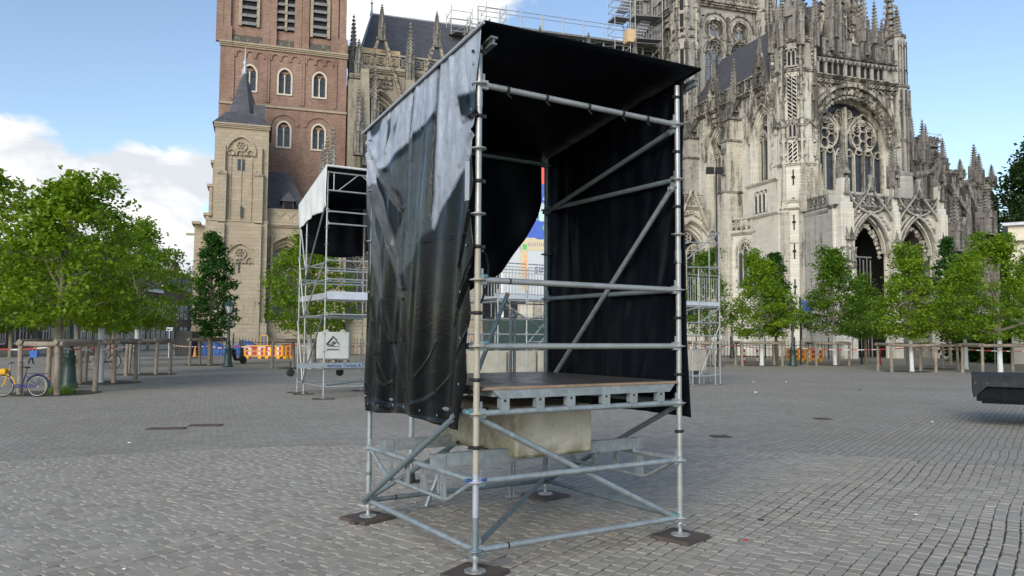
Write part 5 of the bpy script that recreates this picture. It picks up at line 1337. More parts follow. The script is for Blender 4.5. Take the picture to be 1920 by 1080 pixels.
HH = [('dark brick house at the far left edge', -70, 30, 58, 66, 7.4, 3.5, 'hbrick'), ('brown brick house with white window frames behind the bicycle', 30, 95, 66, 71, 7.0, 3.2, 'hbrick'),
      ('grey rendered house behind the nearest lamp post', 95, 135, 71, 75, 6.4, 3.0, 'cream'), ('brick house with a row of white sashes beyond the roadway', 135, 205, 75, 84, 7.0, 3.2, 'hbrick'),
      ('pale shop house beyond the roadway', 205, 250, 84, 90, 6.6, 3.0, 'cream'), ('dark brick shop house near the street mouth', 250, 300, 90, 98, 7.4, 3.4, 'hbrick'),
      ('narrow brick house behind the white signpost', 300, 350, 98, 108, 8.2, 3.6, 'hbrick'), ('far brick house closing the street beside the cathedral', 350, 392, 108, 112, 7.0, 3.6, 'hbrick')]
for i, (lb, *a) in enumerate(HH): house(lb, *a, i)
# awning lamps / shop front at street mouth
# cream house on the right
a = atY(1897, 640, 58); t = thing('cream_house', 'cream rendered house with pink brick panel at the right border', 'house', (a.x, a.y, 0), R(-33))
hh_ = atY(1893, 424, 58).z; mb = MB(); mb.box(0, 14, 0, 9, 0, hh_); mb.build('wall', MT['cream'], t)
mb = MB(); mb.box(-.35, 14.3, -.35, 9.3, hh_, hh_ + .22); mb.build('roof', MT['lead'], t); mb = MB(); z = atY(1893, 447, 58).z; mb.box(-.5, 14.2, -.5, -.003, z - .25, z); mb.box(-.5, -.003, -.003, 9, z - .25, z); mb.build('cornice', MT['cream'], t)
fr = Fr((0, 0), (1, 0), (0, -1)); mb = MB(); fbox(mb, fr, 1.0, 7, .0, .05, 1.4, z - 1.4); mb.build('brick_panel', MT['rbrick'], t)
mb = MB(); fbox(mb, fr, 1.42, 1.5, .05, .12, z - 3.4, z - 2.0); fbox(mb, fr, 1.15, 1.77, .05, .118, z - 2.7, z - 2.6); mb.build('wall_anchor', MT['blackmetal'], t)
m1 = MB(); m2 = MB(); window_px(m1, m2, fr, 3.2, 3.2, .6, 2, .05); q = m1.build('window', MT['white'], t); m2.build('pane', MT['glassdark'], q)
# dark hedge mass right of the porch
cm, _ = crown_mesh(77, 3.2, 3.2, 'round', 260, 20, .2, (), 'leafB', .5, .8)
for lb, (u_, Y_) in (('dark shrub at the foot of the choir beside the porch', (1835, 64)), ('dark shrub between the choir and the cream house', (1870, 62))):
    p = atY(u_, 640, Y_); t = thing('shrub', lb, 'shrub', (p.x, p.y, 0)); o = bpy.data.objects.new('foliage', cm); COL.objects.link(o); o.parent = t; mb = MB(); mb.tube((0, 0, 0), (0, 0, 1.2), .12, 6); mb.build('stem', MT['bark'], t)

# ================================================================== STREET FURNITURE
def lamp(label, x, y, h, lantern=True):
    t = thing('street_lamp', label, 'street lamp', (x, y, 0), 0, 'old style green street lamps')
    mb = MB(); mb.lathe((0, 0, 0), [(.27, 0), (.29, .06), (.25, .12), (.235, .2), (.2, .62), (.17, .95), (.2, 1.0), (.2, 1.05), (.15, 1.08), (.16, 1.2), (.12, 1.28)], 16); mb.build('base', MT['green'], t)
    mb = MB(); mb.lathe((0, 0, 1.28), [(.1, 0), (.12, .15), (.08, .25), (.075, (h - 1.28) * .6), (.055, h - 2.35), (.09, h - 2.3), (.1, h - 2.25), (.05, h - 2.2), (.05, h - 2.0)], 12); mb.build('column', MT['green'], t)
    z = h - .72; mb = MB()
    for i in range(6):
        a = i * math.pi / 3; mb.tube((.13 * math.cos(a), .13 * math.sin(a), z), (.25 * math.cos(a), .25 * math.sin(a), z + .42), .013, 5)
    mb.lathe((0, 0, z), [(.05, -.08), (.15, -.02), (.14, .02)], 6); mb.lathe((0, 0, z + .42), [(.3, 0), (.3, .03), (.2, .14), (.09, .26), (.06, .28), (.08, .31), (.02, .38)], 6, smooth=False)
    l_ = mb.build('lantern', MT['green'], t); mb = MB(); mb.lathe((0, 0, z + .03), [(.125, 0), (.235, .38)], 6, smooth=False); mb.build('lantern_glass', MT['lampglass'], l_)
MT['lampglass'] = simple('frosted_lantern_glass', (.55, .58, .58), .25, 0, .08, 4)
for lb, (u_, v_), h in (('dark green lamp post beside the thick log guard', (128, 727), 4.1), ('green lamp post with lantern before the blue tarpaulin', (427, 688), 3.72), ('green lamp post beside the blue direction signs', (1487, 686), 4.3), ('green lamp post half hidden behind the far platform', (1373, 671), 4.0)):
    p = gnd(u_, v_); lamp(lb, p.x, p.y, h)
# direction sign post
p = gnd(1502, 684); t = thing('direction_sign', 'dark post with a stack of blue direction signs under the tree', 'direction sign', (p.x, p.y, 0), R(-8))
mb = MB(); mb.tube((0, 0, 0), (0, 0, 4.5), .055, 10); mb.lathe((0, 0, 4.5), [(.09, 0), (.03, .12)], 8); mb.build('post', MT['blackmetal'], t)
for i, (l_, d) in enumerate(((.75, 1), (.72, 1), (.78, 1), (.7, 1))):
    z = 4.22 - i * .19; mb = MB(); mb.hexa([(.06, -.03, z), (l_, -.03, z), (l_, .03, z), (.06, .03, z), (.06, -.03, z + .14), (l_, -.03, z + .14), (l_, .03, z + .14), (.06, .03, z + .14)]); mb.add([(l_, -.03, z), (l_ + .1, 0, z + .07), (l_, -.03, z + .14), (l_, .03, z), (l_, .03, z + .14)], [(0, 1, 2), (3, 4, 1)]); mb.build('sign_blade', MT['bluesign'], t)
mb = MB(); mb.box(-.05, .1, -.09, -.055, 1.7, 3.3); mb.build('side_box', MT['blackmetal'], t)
# iron fence round the church
def fence(label, x0, y0, x1, y1):
    a = Vector((x0, y0, 0)); d = Vector((x1 - x0, y1 - y0, 0)); l = d.length
    t = thing('iron_fence', label, 'fence', a, math.atan2(d.y, d.x), 'black iron fences before the cathedral'); mb = MB()
    for z in (.18, 1.15): mb.box(0, l, -.02, .02, z, z + .05)
    for i in range(int(l / .28)):
        x = .1 + i * .28; mb.box(x, x + .035, -.015, .015, .05, 1.45); mb.add([(x - .03, 0, 1.45), (x + .065, 0, 1.45), (x + .017, 0, 1.62), (x + .017, -.02, 1.47), (x + .017, .02, 1.47)], [(0, 3, 2), (3, 1, 2), (1, 4, 2), (4, 0, 2)])
    mb.build('railing', MT['blackmetal'], t)
    for i in range(int(l / 3) + 1):
        m2 = MB(); x = min(i * 3.0, l); m2.tube((x, 0, 0), (x, 0, 1.75), .05, 8); m2.lathe((x, 0, 1.75), [(.05, 0), (.07, .06), (.01, .22)], 8); m2.build('fence_post', MT['blackmetal'], t)
fence('long black spiked iron fence left of the cathedral statue', -26.8, 66.8, -2.5, 67.2); fence('black iron fence between the long platform and the orange barrier', 13.0, 67.6, 24.2, 67.9)
fence('black iron fence right of the orange barrier', 24.6, 67.9, 29.0, 68.0)
mb = MB(); mb.box(-28.6, -27.2, 66.4, 68, 0, 2.1); tag(mb.build('dark_hoarding', MT['blackmetal']), 'dark closed hoarding at the end of the iron fence', 'hoarding')
# barriers
MT['amber'] = simple('amber_plastic', (.85, .38, .02), .45, 0, .1, 5)
def barrier(label, x, y, rz, l):
    t = thing('road_barrier', label, 'barrier', (x, y, 0), rz, 'orange and white road barriers')
    mb = MB(); mb.box(0, l, -.05, .0, .93, 1.02); mb.box(0, l, -.05, .0, .16, .25); mb.box(0, l, -.047, -.003, .55, .61)
    for q in (0, .333, .667, 1): mb.box(l * q - .06, l * q + .06, -.056, .006, .2, 1.0)
    mb.build('frame', MT['amber'], t); n = 6
    for r_, z in ((0, .64), (1, .28)):
        for k in range(n):
            mb = MB(); mb.box(.04 + k * (l - .08) / n, .04 + (k + 1) * (l - .08) / n - .004, -.04, -.012, z, z + .25); mb.build('stripe', MT['red' if (k + (k > 2)) % 2 == 0 else 'white'], t)
    for q in (.18, .82): mb = MB(); mb.box(l * q - .12, l * q + .12, -.3, .3, 0, .17); mb.build('foot', MT['yellow'], t)
barrier('orange and white barrier nearest the blue tarpaulin', *gp(459, 672), 0, 1.5); b0_ = gp(459, 672); barrier('orange and white barrier left of the log guard post', b0_[0] + 1.53, b0_[1] - .02, .02, 1.35); 
barrier('orange and white barrier turned away at the end', b0_[0] + 2.92, b0_[1] + .02, .9, .9)
barrier('orange and white barrier behind the right lamp post', *gp(1476, 678), 0, 1.3); barrier('orange and white barrier standing before the church plinth', gp(1476, 678)[0] + 1.35, gp(1476, 678)[1] - .1, .03, 1.35)
# blue tarpaulin heap behind the fence
rng = random.Random(4); mb = MB(); nx, ny = 34, 8
V = []
for j in range(ny + 1):
    for i in range(nx + 1):
        x = i * 5.6 / nx; a = j / ny * math.pi; z = 1.25 * math.sin(a) ** .6 * (.8 + .25 * math.sin(x * 2.1) + rng.uniform(-.08, .08)); V.append((x, -.7 * math.cos(a) + rng.uniform(-.04, .04), max(0, z)))
mb.add(V, [(j * (nx + 1) + i, j * (nx + 1) + i + 1, (j + 1) * (nx + 1) + i + 1, (j + 1) * (nx + 1) + i) for j in range(ny) for i in range(nx)])
o = mb.build('tarpaulin_heap', MT['bluetarp']); o.location = (-27.0, 68.4, 0); tag(o, 'crumpled bright blue tarpaulin over a long heap behind the iron fence', 'tarpaulin')
# striped tape
def tape(label, pts, w=.06):
    mb = MB(); L_ = 0.0; seg = []
    for a, b in zip(pts[:-1], pts[1:]):
        a = Vector(a); b = Vector(b); n = max(2, int((b - a).length / .45))
        for i in range(n):
            f0, f1 = i / n, (i + 1) / n; s0 = -.10 * math.sin(math.pi * f0); s1 = -.10 * math.sin(math.pi * f1)
            p = a.lerp(b, f0) + Vector((0, 0, s0)); q = a.lerp(b, f1) + Vector((0, 0, s1)); mb.m = i % 2
            mb.hexa([p + Vector((0, .004, -w / 2)), q + Vector((0, .004, -w / 2)), q + Vector((0, -.004, -w / 2)), p + Vector((0, -.004, -w / 2)), p + Vector((0, .004, w / 2)), q + Vector((0, .004, w / 2)), q + Vector((0, -.004, w / 2)), p + Vector((0, -.004, w / 2))])
    tag(mb.build('barrier_tape', [MT['red'], MT['white']]), label, 'barrier tape', 'red and white barrier tapes')
tape('red and white tape from the white signpost past the lamp to the first barrier', [(-25.2, 57, 1.1), (-18.1, 46.8, 1.12), (-15.6, 43.9, 1.15), (-12.2, 43, 1.3), (-10.2, 42.9, 1.25), (-8, 50, 1.3), (-2, 54, 1.2)])
tape('red and white tape along the right row of log guards', [(11.5, 50.2, 1.3), (15, 52.5, 1.28), (20.5, 54, 1.1), (25, 50, 1.2), (30, 53, 1.15), (36, 52, 1.1)])
tape('red and white tape between the nearest log guards on the left', [(-17.5, 25.4, 1.36), (-14.5, 24.55, 1.36), (-13.9, 28.2, 1.33), (-15.9, 29.3, 1.3)], .04)
# bollards
for i, (lb, (u_, v_), m_) in enumerate((('left one of two striped bollards on the roadway', (251, 663), 'w'), ('right one of two striped bollards on the roadway', (257, 662), 'w'), ('striped bollard before the fence left of the white trunk', (1396, 681), 'w'), ('striped bollard just right of the white trunk', (1420, 682), 'w'), ('stout dark red bollard before the porch', (1648, 684), 'r'), ('small dark bollard left of the red one', (1616, 683), 'b'))):
    p = gnd(u_, v_); t = thing('bollard', lb, 'bollard', (p.x, p.y, 0), 0, 'bollards on the square'); 
    if m_ == 'w':
        for k in range(5): mb = MB(); mb.tube((0, 0, k * .2), (0, 0, k * .2 + .2), .07, 10); mb.build('band', MT['red' if k % 2 == 0 else 'white'], t)
    else:
        mb = MB(); mb.lathe((0, 0, 0), [(.2, 0), (.2, .1), (.14, .15), (.14, .8), (.19, .85), (.17, .98), (.05, 1.05)] if m_ == 'r' else [(.12, 0), (.09, .1), (.08, .7), (.1, .75), (.03, .85)], 12); mb.build('bollard_body', MT['darkred' if m_ == 'r' else 'blackmetal'], t)
# sign posts
def signpost(label, u_, v_, h, w, hs, mat, tri=False):
    p = gnd(u_, v_); t = thing('sign_post', label, 'road sign', (p.x, p.y, 0)); mb = MB(); mb.tube((0, 0, 0), (0, 0, h), .035, 8); mb.build('pole', MT['white' if mat == 'white' else 'galv'], t); mb = MB()
    if tri: mb.loft([(-.4, -.05, h - .1), (.4, -.05, h - .1), (0, -.05, h + .6)], [(-.4, -.04, h - .1), (.4, -.04, h - .1), (0, -.04, h + .6)])
    else: mb.box(-w / 2, w / 2, -.06, -.035, h - hs, h)
    mb.build('sign_plate', MT['white' if not tri else 'red'], t); mb = MB()
    if tri: mb.loft([(-.24, -.056, h + .0), (.24, -.056, h + .0), (0, -.056, h + .42)], [(-.24, -.051, h + .0), (.24, -.051, h + .0), (0, -.051, h + .42)]); mb.box(-.4, .4, -.06, -.04, h - .5, h - .16)
    else:
        mb.box(-w * .35, w * .28, -.066, -.061, h - hs * .62, h - hs * .38); mb.add([(w * .42, -.066, h - hs * .5), (w * .26, -.066, h - hs * .25), (w * .26, -.066, h - hs * .75)], [(0, 1, 2)])
    mb.build('sign_mark', MT['white' if tri else 'ink'], t)
signpost('thin white signpost with a white arrow plate near the street mouth', 316, 671, 2.35, .5, .24, 'white')
signpost('red triangular warning sign on a pole under the right trees', 1866, 682, 2.5, .5, .3, 'galv', True)
signpost('red triangular warning sign left of the porch arch under a tree', 1599, 676, 2.3, .5, .3, 'galv', True)
p = gnd(1345, 672); t = thing('notice_board', 'pale notice board on posts behind the far platform', 'notice board', (p.x, p.y, 0)); mb = MB(); mb.box(-.4, .4, -.05, 0, 1.75, 2.15); mb.build('board', MT['white'], t)
for s_ in (-.2, .2): mb = MB(); mb.tube((s_, .03, 0), (s_, .03, 2.1), .04, 6); mb.build('leg', MT['green'], t)
p = gnd(370, 670); t = thing('traffic_cone', 'orange traffic cone beside the blue tarpaulin', 'traffic cone', (p.x, p.y - .5, 0)); mb = MB(); mb.lathe((0, 0, .04), [(.16, 0), (.05, .75), (.03, .76)], 12); mb.build('cone', MT['orange'], t); mb = MB(); mb.box(-.2, .2, -.2, .2, 0, .05); mb.build('base', MT['rubber'], t)
p = gnd(487, 668); t = thing('cable_cabinet', 'grey control cabinet in a yellow frame behind the orange barriers', 'cabinet', (p.x, p.y + 1.2, 0)); mb = MB(); mb.box(-.3, .3, -.15, .15, .6, 1.75); mb.build('cabinet_body', MT['louvre'], t)
mb = MB(); mb.box(-.36, -.3, -.18, .15, 0, 1.82); mb.box(.3, .36, -.18, .15, 0, 1.82); mb.box(-.36, .36, -.18, .15, 1.752, 1.82); mb.build('frame', MT['yellow'], t)

p = atY(1346, 640, 50); t = thing('floodlight_mast', 'thin dark mast with two black floodlights behind the long platform', 'floodlight mast', (p.x, p.y, 0)); hm = atY(1346, 324, 50).z
mb = MB(); mb.tube((0, 0, 0), (0, 0, hm), .06, 8, .045); mb.build('mast', MT['blackmetal'], t)
mb = MB(); mb.tube((-.55, 0, hm), (.35, 0, hm), .03, 6); mb.build('crossbar', MT['blackmetal'], t)
for x in (-.42, .18):
    mb = MB(); mb.obox((x, -.1, hm + .12), (.24, 0, 0), (0, .1, .03), (0, -.05, .22)); mb.build('floodlight', MT['blackmetal'], t)

# ================================================================== SCAFFOLDS
SR_ = .0242; MT['tealpaint'] = simple('worn_teal_paint', (.10, .24, .27), .6, .1, .3, 20)
def standard(par, x, y, z0, z1, mat, ro=None, name='standard', first=.181, spig=()):
    mb = MB(); mb.tube((x, y, z0), (x, y, z1), SR_, 14)
    z = first
    while z < z1 - .02:
        if z > z0:
            mb.lathe((x, y, z - .0045), [(.03, -.012), (.034, 0), (.061, 0), (.061, .009), (.034, .009), (.03, .02)], 16)
        z += .5
    for s_ in spig: mb.tube((x, y, s_), (x, y, s_ + .12), SR_ + .004, 14); 
    return mb.build(name, MT[mat], par)
def ledger(par, p, q, mat='galv', r=SR_, name='ledger', inset=.055, head=True, mark=False):
    p = Vector(p); q = Vector(q); d = (q - p).normalized(); mb = MB(); a = p + d * inset; b = q - d * inset
    mb.tube(a, b, r, 12)
    if head:
        s_ = d.cross(Vector((0, 0, 1))).normalized() if abs(d.z) < .95 else Vector((1, 0, 0))
        for e, sg in ((a, 1), (b, -1)):
            mb.obox(e + d * sg * -.012 + Vector((0, 0, .0)), d * .028, s_ * .019, Vector((0, 0, .034)))
            mb.obox(e + d * sg * -.018 + Vector((0, 0, .035)), d * .011, s_ * .004, Vector((0, 0, .052)))
    if mark: mb.m = 1; mb.tube(a + d * .22, a + d * .235, r + .0008, 12, cap=False)
    return mb.build(name, [MT[mat], MT['rubber']], par)
def brace(par, p, q, mat='galvd', name='brace', off=(0, 0, 0), r=SR_):
    o = Vector(off); p = Vector(p) + o; q = Vector(q) + o; d = (q - p).normalized(); mb = MB()
    mb.tube(p + d * .05, q - d * .05, r, 12)
    s_ = d.cross(Vector((0, 0, 1))).normalized()
    for e in (p + d * .05, q - d * .05): mb.lathe(e - s_ * .034, [(.02, 0), (.02, .068)], 8, s_); mb.obox(e - d * .02, d * .03, s_ * .012, d.cross(s_) * .03)
    return mb.build(name, MT[mat], par)
def jack(par, x, y, z0, ztop, rot=.4, paint=False):
    mb = MB(); mb.lathe((x, y, z0), [(.085, 0), (.085, .008), (.03, .009), (.03, .02), (.0175, .022)], 8, smooth=False)
    z = z0 + .02
    prof = []
    while z < ztop: prof += [(.0175, z - z0), (.0205, z - z0 + .004), (.0175, z - z0 + .008)]; z += .012
    mb.lathe((x, y, z0), prof, 10); j = mb.build('base_jack', MT['galvl'], par)
    mb = MB(); zz = ztop - .035; mb.lathe((x, y, zz), [(.03, -.02), (.034, 0), (.03, .022)], 10)
    for sg in (-1, 1):
        d = Vector((math.cos(rot), math.sin(rot), 0)) * sg; c = Vector((x, y, zz)); s_ = Vector((-d.y, d.x, 0)) * .012
        mb.loft([c + d * .025 - s_ + Vector((0, 0, -.01)), c + d * .025 + s_ + Vector((0, 0, -.01)), c + d * .025 + s_ + Vector((0, 0, .012)), c + d * .025 - s_ + Vector((0, 0, .012))],
                [c + d * .11 - s_ * .7 + Vector((0, 0, .012)), c + d * .11 + s_ * .7 + Vector((0, 0, .012)), c + d * .11 + s_ * .7 + Vector((0, 0, .024)), c + d * .11 - s_ * .7 + Vector((0, 0, .024))])
    mb.build('wing_nut', MT['galvl'], j)
SY = .56495; SF = (-.2594, 5.8487); Z0 = .181
def K(k): return Z0 + .5 * k
tw = thing('scaffold_tower', 'galvanised modular scaffold tower in the foreground carrying the black sheets', 'scaffold', (SF[0], SF[1], 0), SY)
D = 2.07
Fp, Rp, Lp, Bp = (0, 0), (D, 0), (0, D), (D, D)
def V3(p, z): return (p[0], p[1], z)
standard(tw, 0, 0, .15, .42, 'galvd'); standard(tw, 0, 0, .421, .74, 'paletube'); standard(tw, 0, 0, .741, 2.42, 'creamtube'); standard(tw, 0, 0, 2.421, 3.98, 'galvl', spig=(3.5,)); jack(tw, 0, 0, .032, .155, .3)
for (p, ztop, mt, sp) in ( (Rp, 4.04, 'galvl', (.34, 2.42)), (Lp, 3.74, 'galv', (.33, .42)), (Bp, 3.76, 'galvd', (.36,))):
    standard(tw, p[0], p[1], .15, ztop, mt, spig=sp); jack(tw, p[0], p[1], .032, .155, .3 + p[0] * .4 + p[1])
for k in (0, 1, 2, 3, 4, 7): ledger(tw, V3(Fp, K(k)), V3(Rp, K(k)), 'galvl' if k in (3, 4, 7) else 'galv', mark=k in (0, 4))
ledger(tw, V3(Fp, K(0)), V3(Lp, K(0)), 'galv'); ledger(tw, V3(Lp, K(0)), V3(Bp, K(0)), 'galvd', mark=True); ledger(tw, V3(Bp, K(0)), V3(Rp, K(0)), 'galvd')
for k in (4, 6): ledger(tw, V3(Bp, K(k)), V3(Rp, K(k)), 'galvd')
ledger(tw, V3(Lp, 3.70), V3(Bp, 3.70), 'galvd')
for k in (2, 3): ledger(tw, V3(Fp, K(k)), V3(Lp, K(k)), 'galvd')
ledger(tw, V3(Lp, K(2)), V3(Bp, K(2)), 'galvd'); ledger(tw, V3(Bp, K(2)), V3(Rp, K(2)), 'galvd')
def trussledger(a, b):
    a = Vector(a); b = Vector(b); d = (b - a).normalized(); l = (b - a).length; up = Vector((0, 0, 1))
    o = ledger(tw, a, b, 'galv', name='truss_ledger'); mb = MB()
    mb.path([a + d * .07 - up * .025, a + d * .42 - up * .2, a + d * .5 - up * .215, b - d * .5 - up * .215, b - d * .42 - up * .2, b - d * .07 - up * .025], .017, 10)
    for f in (.25, .42, .58, .75):
        c = a + d * l * f
        for s_ in (-.022, .022): mb.obox(c + d * s_ - up * .11, d * .007, d.cross(up) * .012, up * .095)
        mb.obox(c - up * .09, d * .02, d.cross(up) * .01, up * .012)
    mb.build('lower_chord', MT['galv'], o)
trussledger(V3(Lp, K(1)), V3(Fp, K(1))); trussledger(V3(Bp, K(1)), V3(Rp, K(1)))
brace(tw, V3(Fp, K(2)), V3(Rp, K(0)), 'galv', off=(0, .035, -.02)); brace(tw, V3(Lp, K(0)), V3((0, .2), K(2) - .02), 'galvd', off=(-.05, 0, 0))
brace(tw, V3(Fp, K(0)), V3(Bp, K(0)), 'galvd', off=(0, 0, .03)); brace(tw, V3(Lp, K(0)), V3(Bp, K(2)), 'galvd', off=(0, .04, 0))
brace(tw, V3(Rp, K(2)), V3(Bp, K(0)), 'galvd', off=(.04, 0, 0)); brace(tw, V3(Rp, K(7)), V3(Bp, K(6)), 'galvd', off=(-.04, 0, -.05)); brace(tw, V3(Rp, K(6)), V3(Bp, K(2)), 'galv', off=(-.04, 0, -.05))
def zroof(b, a=0.0): return 4.075 - .13 * b + .03 * a * (1 - b / 2.2)
for a_ in (.06, D + .12):   # roof beams
    mb = MB(); p = Vector((a_, -.12, zroof(-.12, a_) - .07)); q = Vector((a_, 2.25, zroof(2.25, a_) - .07)); d = (q - p).normalized(); u = Vector((1, 0, 0)); w = d.cross(u)
    mb.obox((p + q) / 2, d * (q - p).length / 2, u * .03, w * .008); mb.obox((p + q) / 2 - Vector((0, 0, .05)), d * (q - p).length / 2, u * .022, w * .006)
    mb.obox((p + q) / 2 - Vector((0, 0, .025)), d * ((q - p).length / 2 - .004), u * .006, w * .03); mb.build('roof_beam', MT['galvd'], tw)
ledger(tw, (.0, 2.2, 3.72), (2.24, 2.2, 3.72), 'galvd', r=.02, name='roof_tube', head=False, inset=-.02)
for b_ in (.58, 1.6):   # carrying channels under the ballast block
    mb = MB(); x0, x1 = -.09, 2.16; mb.box(x0, x1, b_ - .004, b_, .705, .81); mb.box(x0, x1, b_, b_ + .045, .705, .712); mb.box(x0, x1, b_, b_ + .045, .803, .81)
    for x in (0, D): mb.box(x - .045, x + .045, b_ - .012, b_ - .005, .68, .81); mb.box(x - .03, x + .03, b_ - .02, b_ - .0125, .5, .66)
    mb.build('channel_beam', MT['galv'], tw)
for (x, y, z, c_) in ((-.055, .01, K(1) + .012, 'bluesign'), (.055, -.012, K(1) + .012, 'bluesign'), (-.055, .01, K(2) + .014, 'tealpaint'), (.06, -.01, K(3) + .03, 'tealpaint'), (.055, -.01, K(4) + .03, 'tealpaint'), (D - .06, 0, K(0) + .03, 'tealpaint')):
    mb = MB(); mb.obox((x, y, z), (.02, .004, 0), (-.004, .018, 0), (0, 0, .011)); mb.build('painted_wedge', MT[c_], tw)
# wooden pads under the jacks
for i, (p, rz, lb) in enumerate(((Fp, .5, 'dark board under the nearest scaffold jack, cut by the bottom edge'), (Rp, .25, 'dark square board under the right scaffold jack'), (Lp, .3, 'dark square board under the left scaffold jack'), (Bp, .15, 'dark board under the rear scaffold jack'))):
    mb = MB(); h = .19; mb.hexa([(-h, -h, .0), (h, -h, .0), (h, h, .0), (-h, h, .0), (-h + .004, -h + .004, .03), (h - .004, -h + .004, .03), (h - .004, h - .004, .03), (-h + .004, h - .004, .03)])
    if i in (0, 2): mb.box(-h - .05, -h + .0, -.1, -.02, 0, .028)
    o = mb.build('ground_board', MT['plate']); c = Matrix.Rotation(SY, 3, 'Z') @ Vector((p[0], p[1], 0)); o.location = (SF[0] + c.x, SF[1] + c.y, .002); o.rotation_euler = (0, 0, SY + rz)
    tag(o, lb, 'ground board', 'boards under the foreground scaffold jacks')
def Lw(a, b, z=0.0):
    c = Matrix.Rotation(SY, 3, 'Z') @ Vector((a, b, 0)); return (SF[0] + c.x, SF[1] + c.y, z)
# stage deck
dk = thing('stage_deck', 'steel framed stage deck with brown film faced plywood top on the scaffold tower', 'stage deck', Lw(0, 0), SY)
mb = MB(); mb.box(.045, 2.02, -.035, 2.03, 1.364, 1.376); mb.build('deck_panel', MT['ply'], dk)
mb = MB(); mb.box(.047, 2.018, -.037, -.0352, 1.356, 1.3758); mb.box(.047, 2.018, -.033, 2.028, 1.352, 1.3638); mb.build('panel_edge', MT['plyedge'], dk)
mb = MB()
mb.hexa([(.20, -.028, 1.285), (1.93, -.028, 1.285), (1.93, .0, 1.285), (.20, .0, 1.285), (.12, -.03, 1.352), (1.99, -.03, 1.352), (1.99, .002, 1.352), (.12, .002, 1.352)])
mb.hexa([(.20, 2.0, 1.285), (1.93, 2.0, 1.285), (1.93, 2.03, 1.285), (.20, 2.03, 1.285), (.12, 2.0, 1.352), (1.99, 2.0, 1.352), (1.99, 2.03, 1.352), (.12, 2.03, 1.352)])
for x in (.16, 1.94): mb.box(x - .02, x + .02, .003, 1.998, 1.30, 1.351)
mb.build('deck_frame', MT['galv'], dk)
for a_ in (.235, .56, .86, 1.22, 1.52, 1.83):
    for b_ in (-.026, 2.004):
        mb = MB(); mb.box(a_ - .04, a_ + .04, b_, b_ + .005, 1.195, 1.284); mb.box(a_ - .04, a_ - .035, b_ + .0051, b_ + .05, 1.21, 1.284); mb.box(a_ + .035, a_ + .04, b_ + .0051, b_ + .05, 1.21, 1.284)
        for s_ in (-.028, .028): mb.box(a_ + s_ - .012, a_ + s_ + .012, b_, b_ + .005, 1.175, 1.1948)
        mb.m = 1; mb.lathe((a_, b_ + .001, 1.268), [(.011, 0), (.011, .003)], 10, (0, -1, 0)); mb.build('deck_foot', [MT['galv'], MT['rubber']], dk)
for i in range(5): mb = MB(); b_ = .35 + i * .34; mb.box(.18, 1.92, b_, b_ + .03, 1.30, 1.35); mb.build('deck_joist', MT['galvd'], dk)
# ballast block
bk = thing('concrete_block', 'mossy cream concrete ballast block on channels below the stage deck', 'concrete block', Lw(0, 0), SY)
def chamfer_block(x0, x1, y0, y1, z0, z1, c=.025, nz=6, seed=1, rough=.004):
    rnd = random.Random(seed); mb = MB(); rings = []
    prof = [(z0, c), (z0 + c, 0)] + [(z0 + c + (z1 - z0 - 2 * c) * i / nz, 0) for i in range(1, nz)] + [(z1 - c, 0), (z1, c)]
    for z, ins in prof:
        pts = []
        for (ax, ay, bx, by) in ((x0, y0, x1, y0), (x1, y0, x1, y1), (x1, y1, x0, y1), (x0, y1, x0, y0)):
            n = 7; dx, dy = bx - ax, by - ay; l = math.hypot(dx, dy)
            for i in range(n):
                f = (c + (l - 2 * c) * i / (n - 1)) / l; j = rnd.uniform(-rough, rough)
                nx_, ny_ = -dy / l, dx / l; pts.append((ax + dx * f + nx_ * (ins + j), ay + dy * f + ny_ * (ins + j), z + rnd.uniform(-rough, rough) * .5))
        rings.append(pts)
    n = len(rings[0]); mb.add([p for r_ in rings for p in r_], [(i * n + k, i * n + (k + 1) % n, (i + 1) * n + (k + 1) % n, (i + 1) * n + k) for i in range(len(rings) - 1) for k in range(n)] + [tuple(range(n))[::-1], tuple(range((len(rings) - 1) * n, len(rings) * n))])
    return mb
m, nt_, b = newmat('mossy_block_concrete'); g = NG(nt_); v = g.obj(); x, y, z = g.sep(v)
c = g.ramp(g.noise(v, 5, 6, .7), [(.3, (.42, .40, .33)), (.7, (.54, .51, .43))]); pit = g.ramp(g.noise(v, 46, 2), [(.27, 1), (.31, 0)]); c = g.mix(pit, c, (.12, .10, .07))
near = g.math('SUBTRACT', 1.0, g.math('MULTIPLY', g.math('ABSOLUTE', g.math('SUBTRACT', x, .66)), 4.5), True); ms = g.math('MULTIPLY', near, g.ramp(g.noise(v, 9, 6, .7), [(.35, 0), (.6, 1)]))
c = g.mix(g.math('MULTIPLY', ms, .6), c, (.16, .165, .07)); lo = g.math('SUBTRACT', 1.0, g.math('MULTIPLY', g.math('SUBTRACT', z, .735), 9.0), True)
c = g.mix(g.math('MULTIPLY', lo, g.ramp(g.noise(v, 7, 5), [(.4, 0), (.6, 1)])), c, (.17, .16, .07)); rs = g.ramp(g.noise(g.map(v, (6, 6, 1.2)), 1.5, 5), [(.55, 0), (.75, .6)]); c = g.mix(rs, c, (.36, .27, .16))
g.l(c, b.inputs['Base Color']); b.inputs['Roughness'].default_value = .92; g.l(g.bump(g.noise(v, 38, 5, .8), .5, .006), b.inputs['Normal']); MT['mossblock'] = m
chamfer_block(.65, 1.46, .43, 1.86, .812, 1.165, .022, 8, 3, .005).build('block_body', MT['mossblock'], bk) if 0 else chamfer_block(.65, 1.46, .46, 1.86, .735, 1.165, .022, 8, 3, .005).build('block_body', MT['mossblock'], bk)
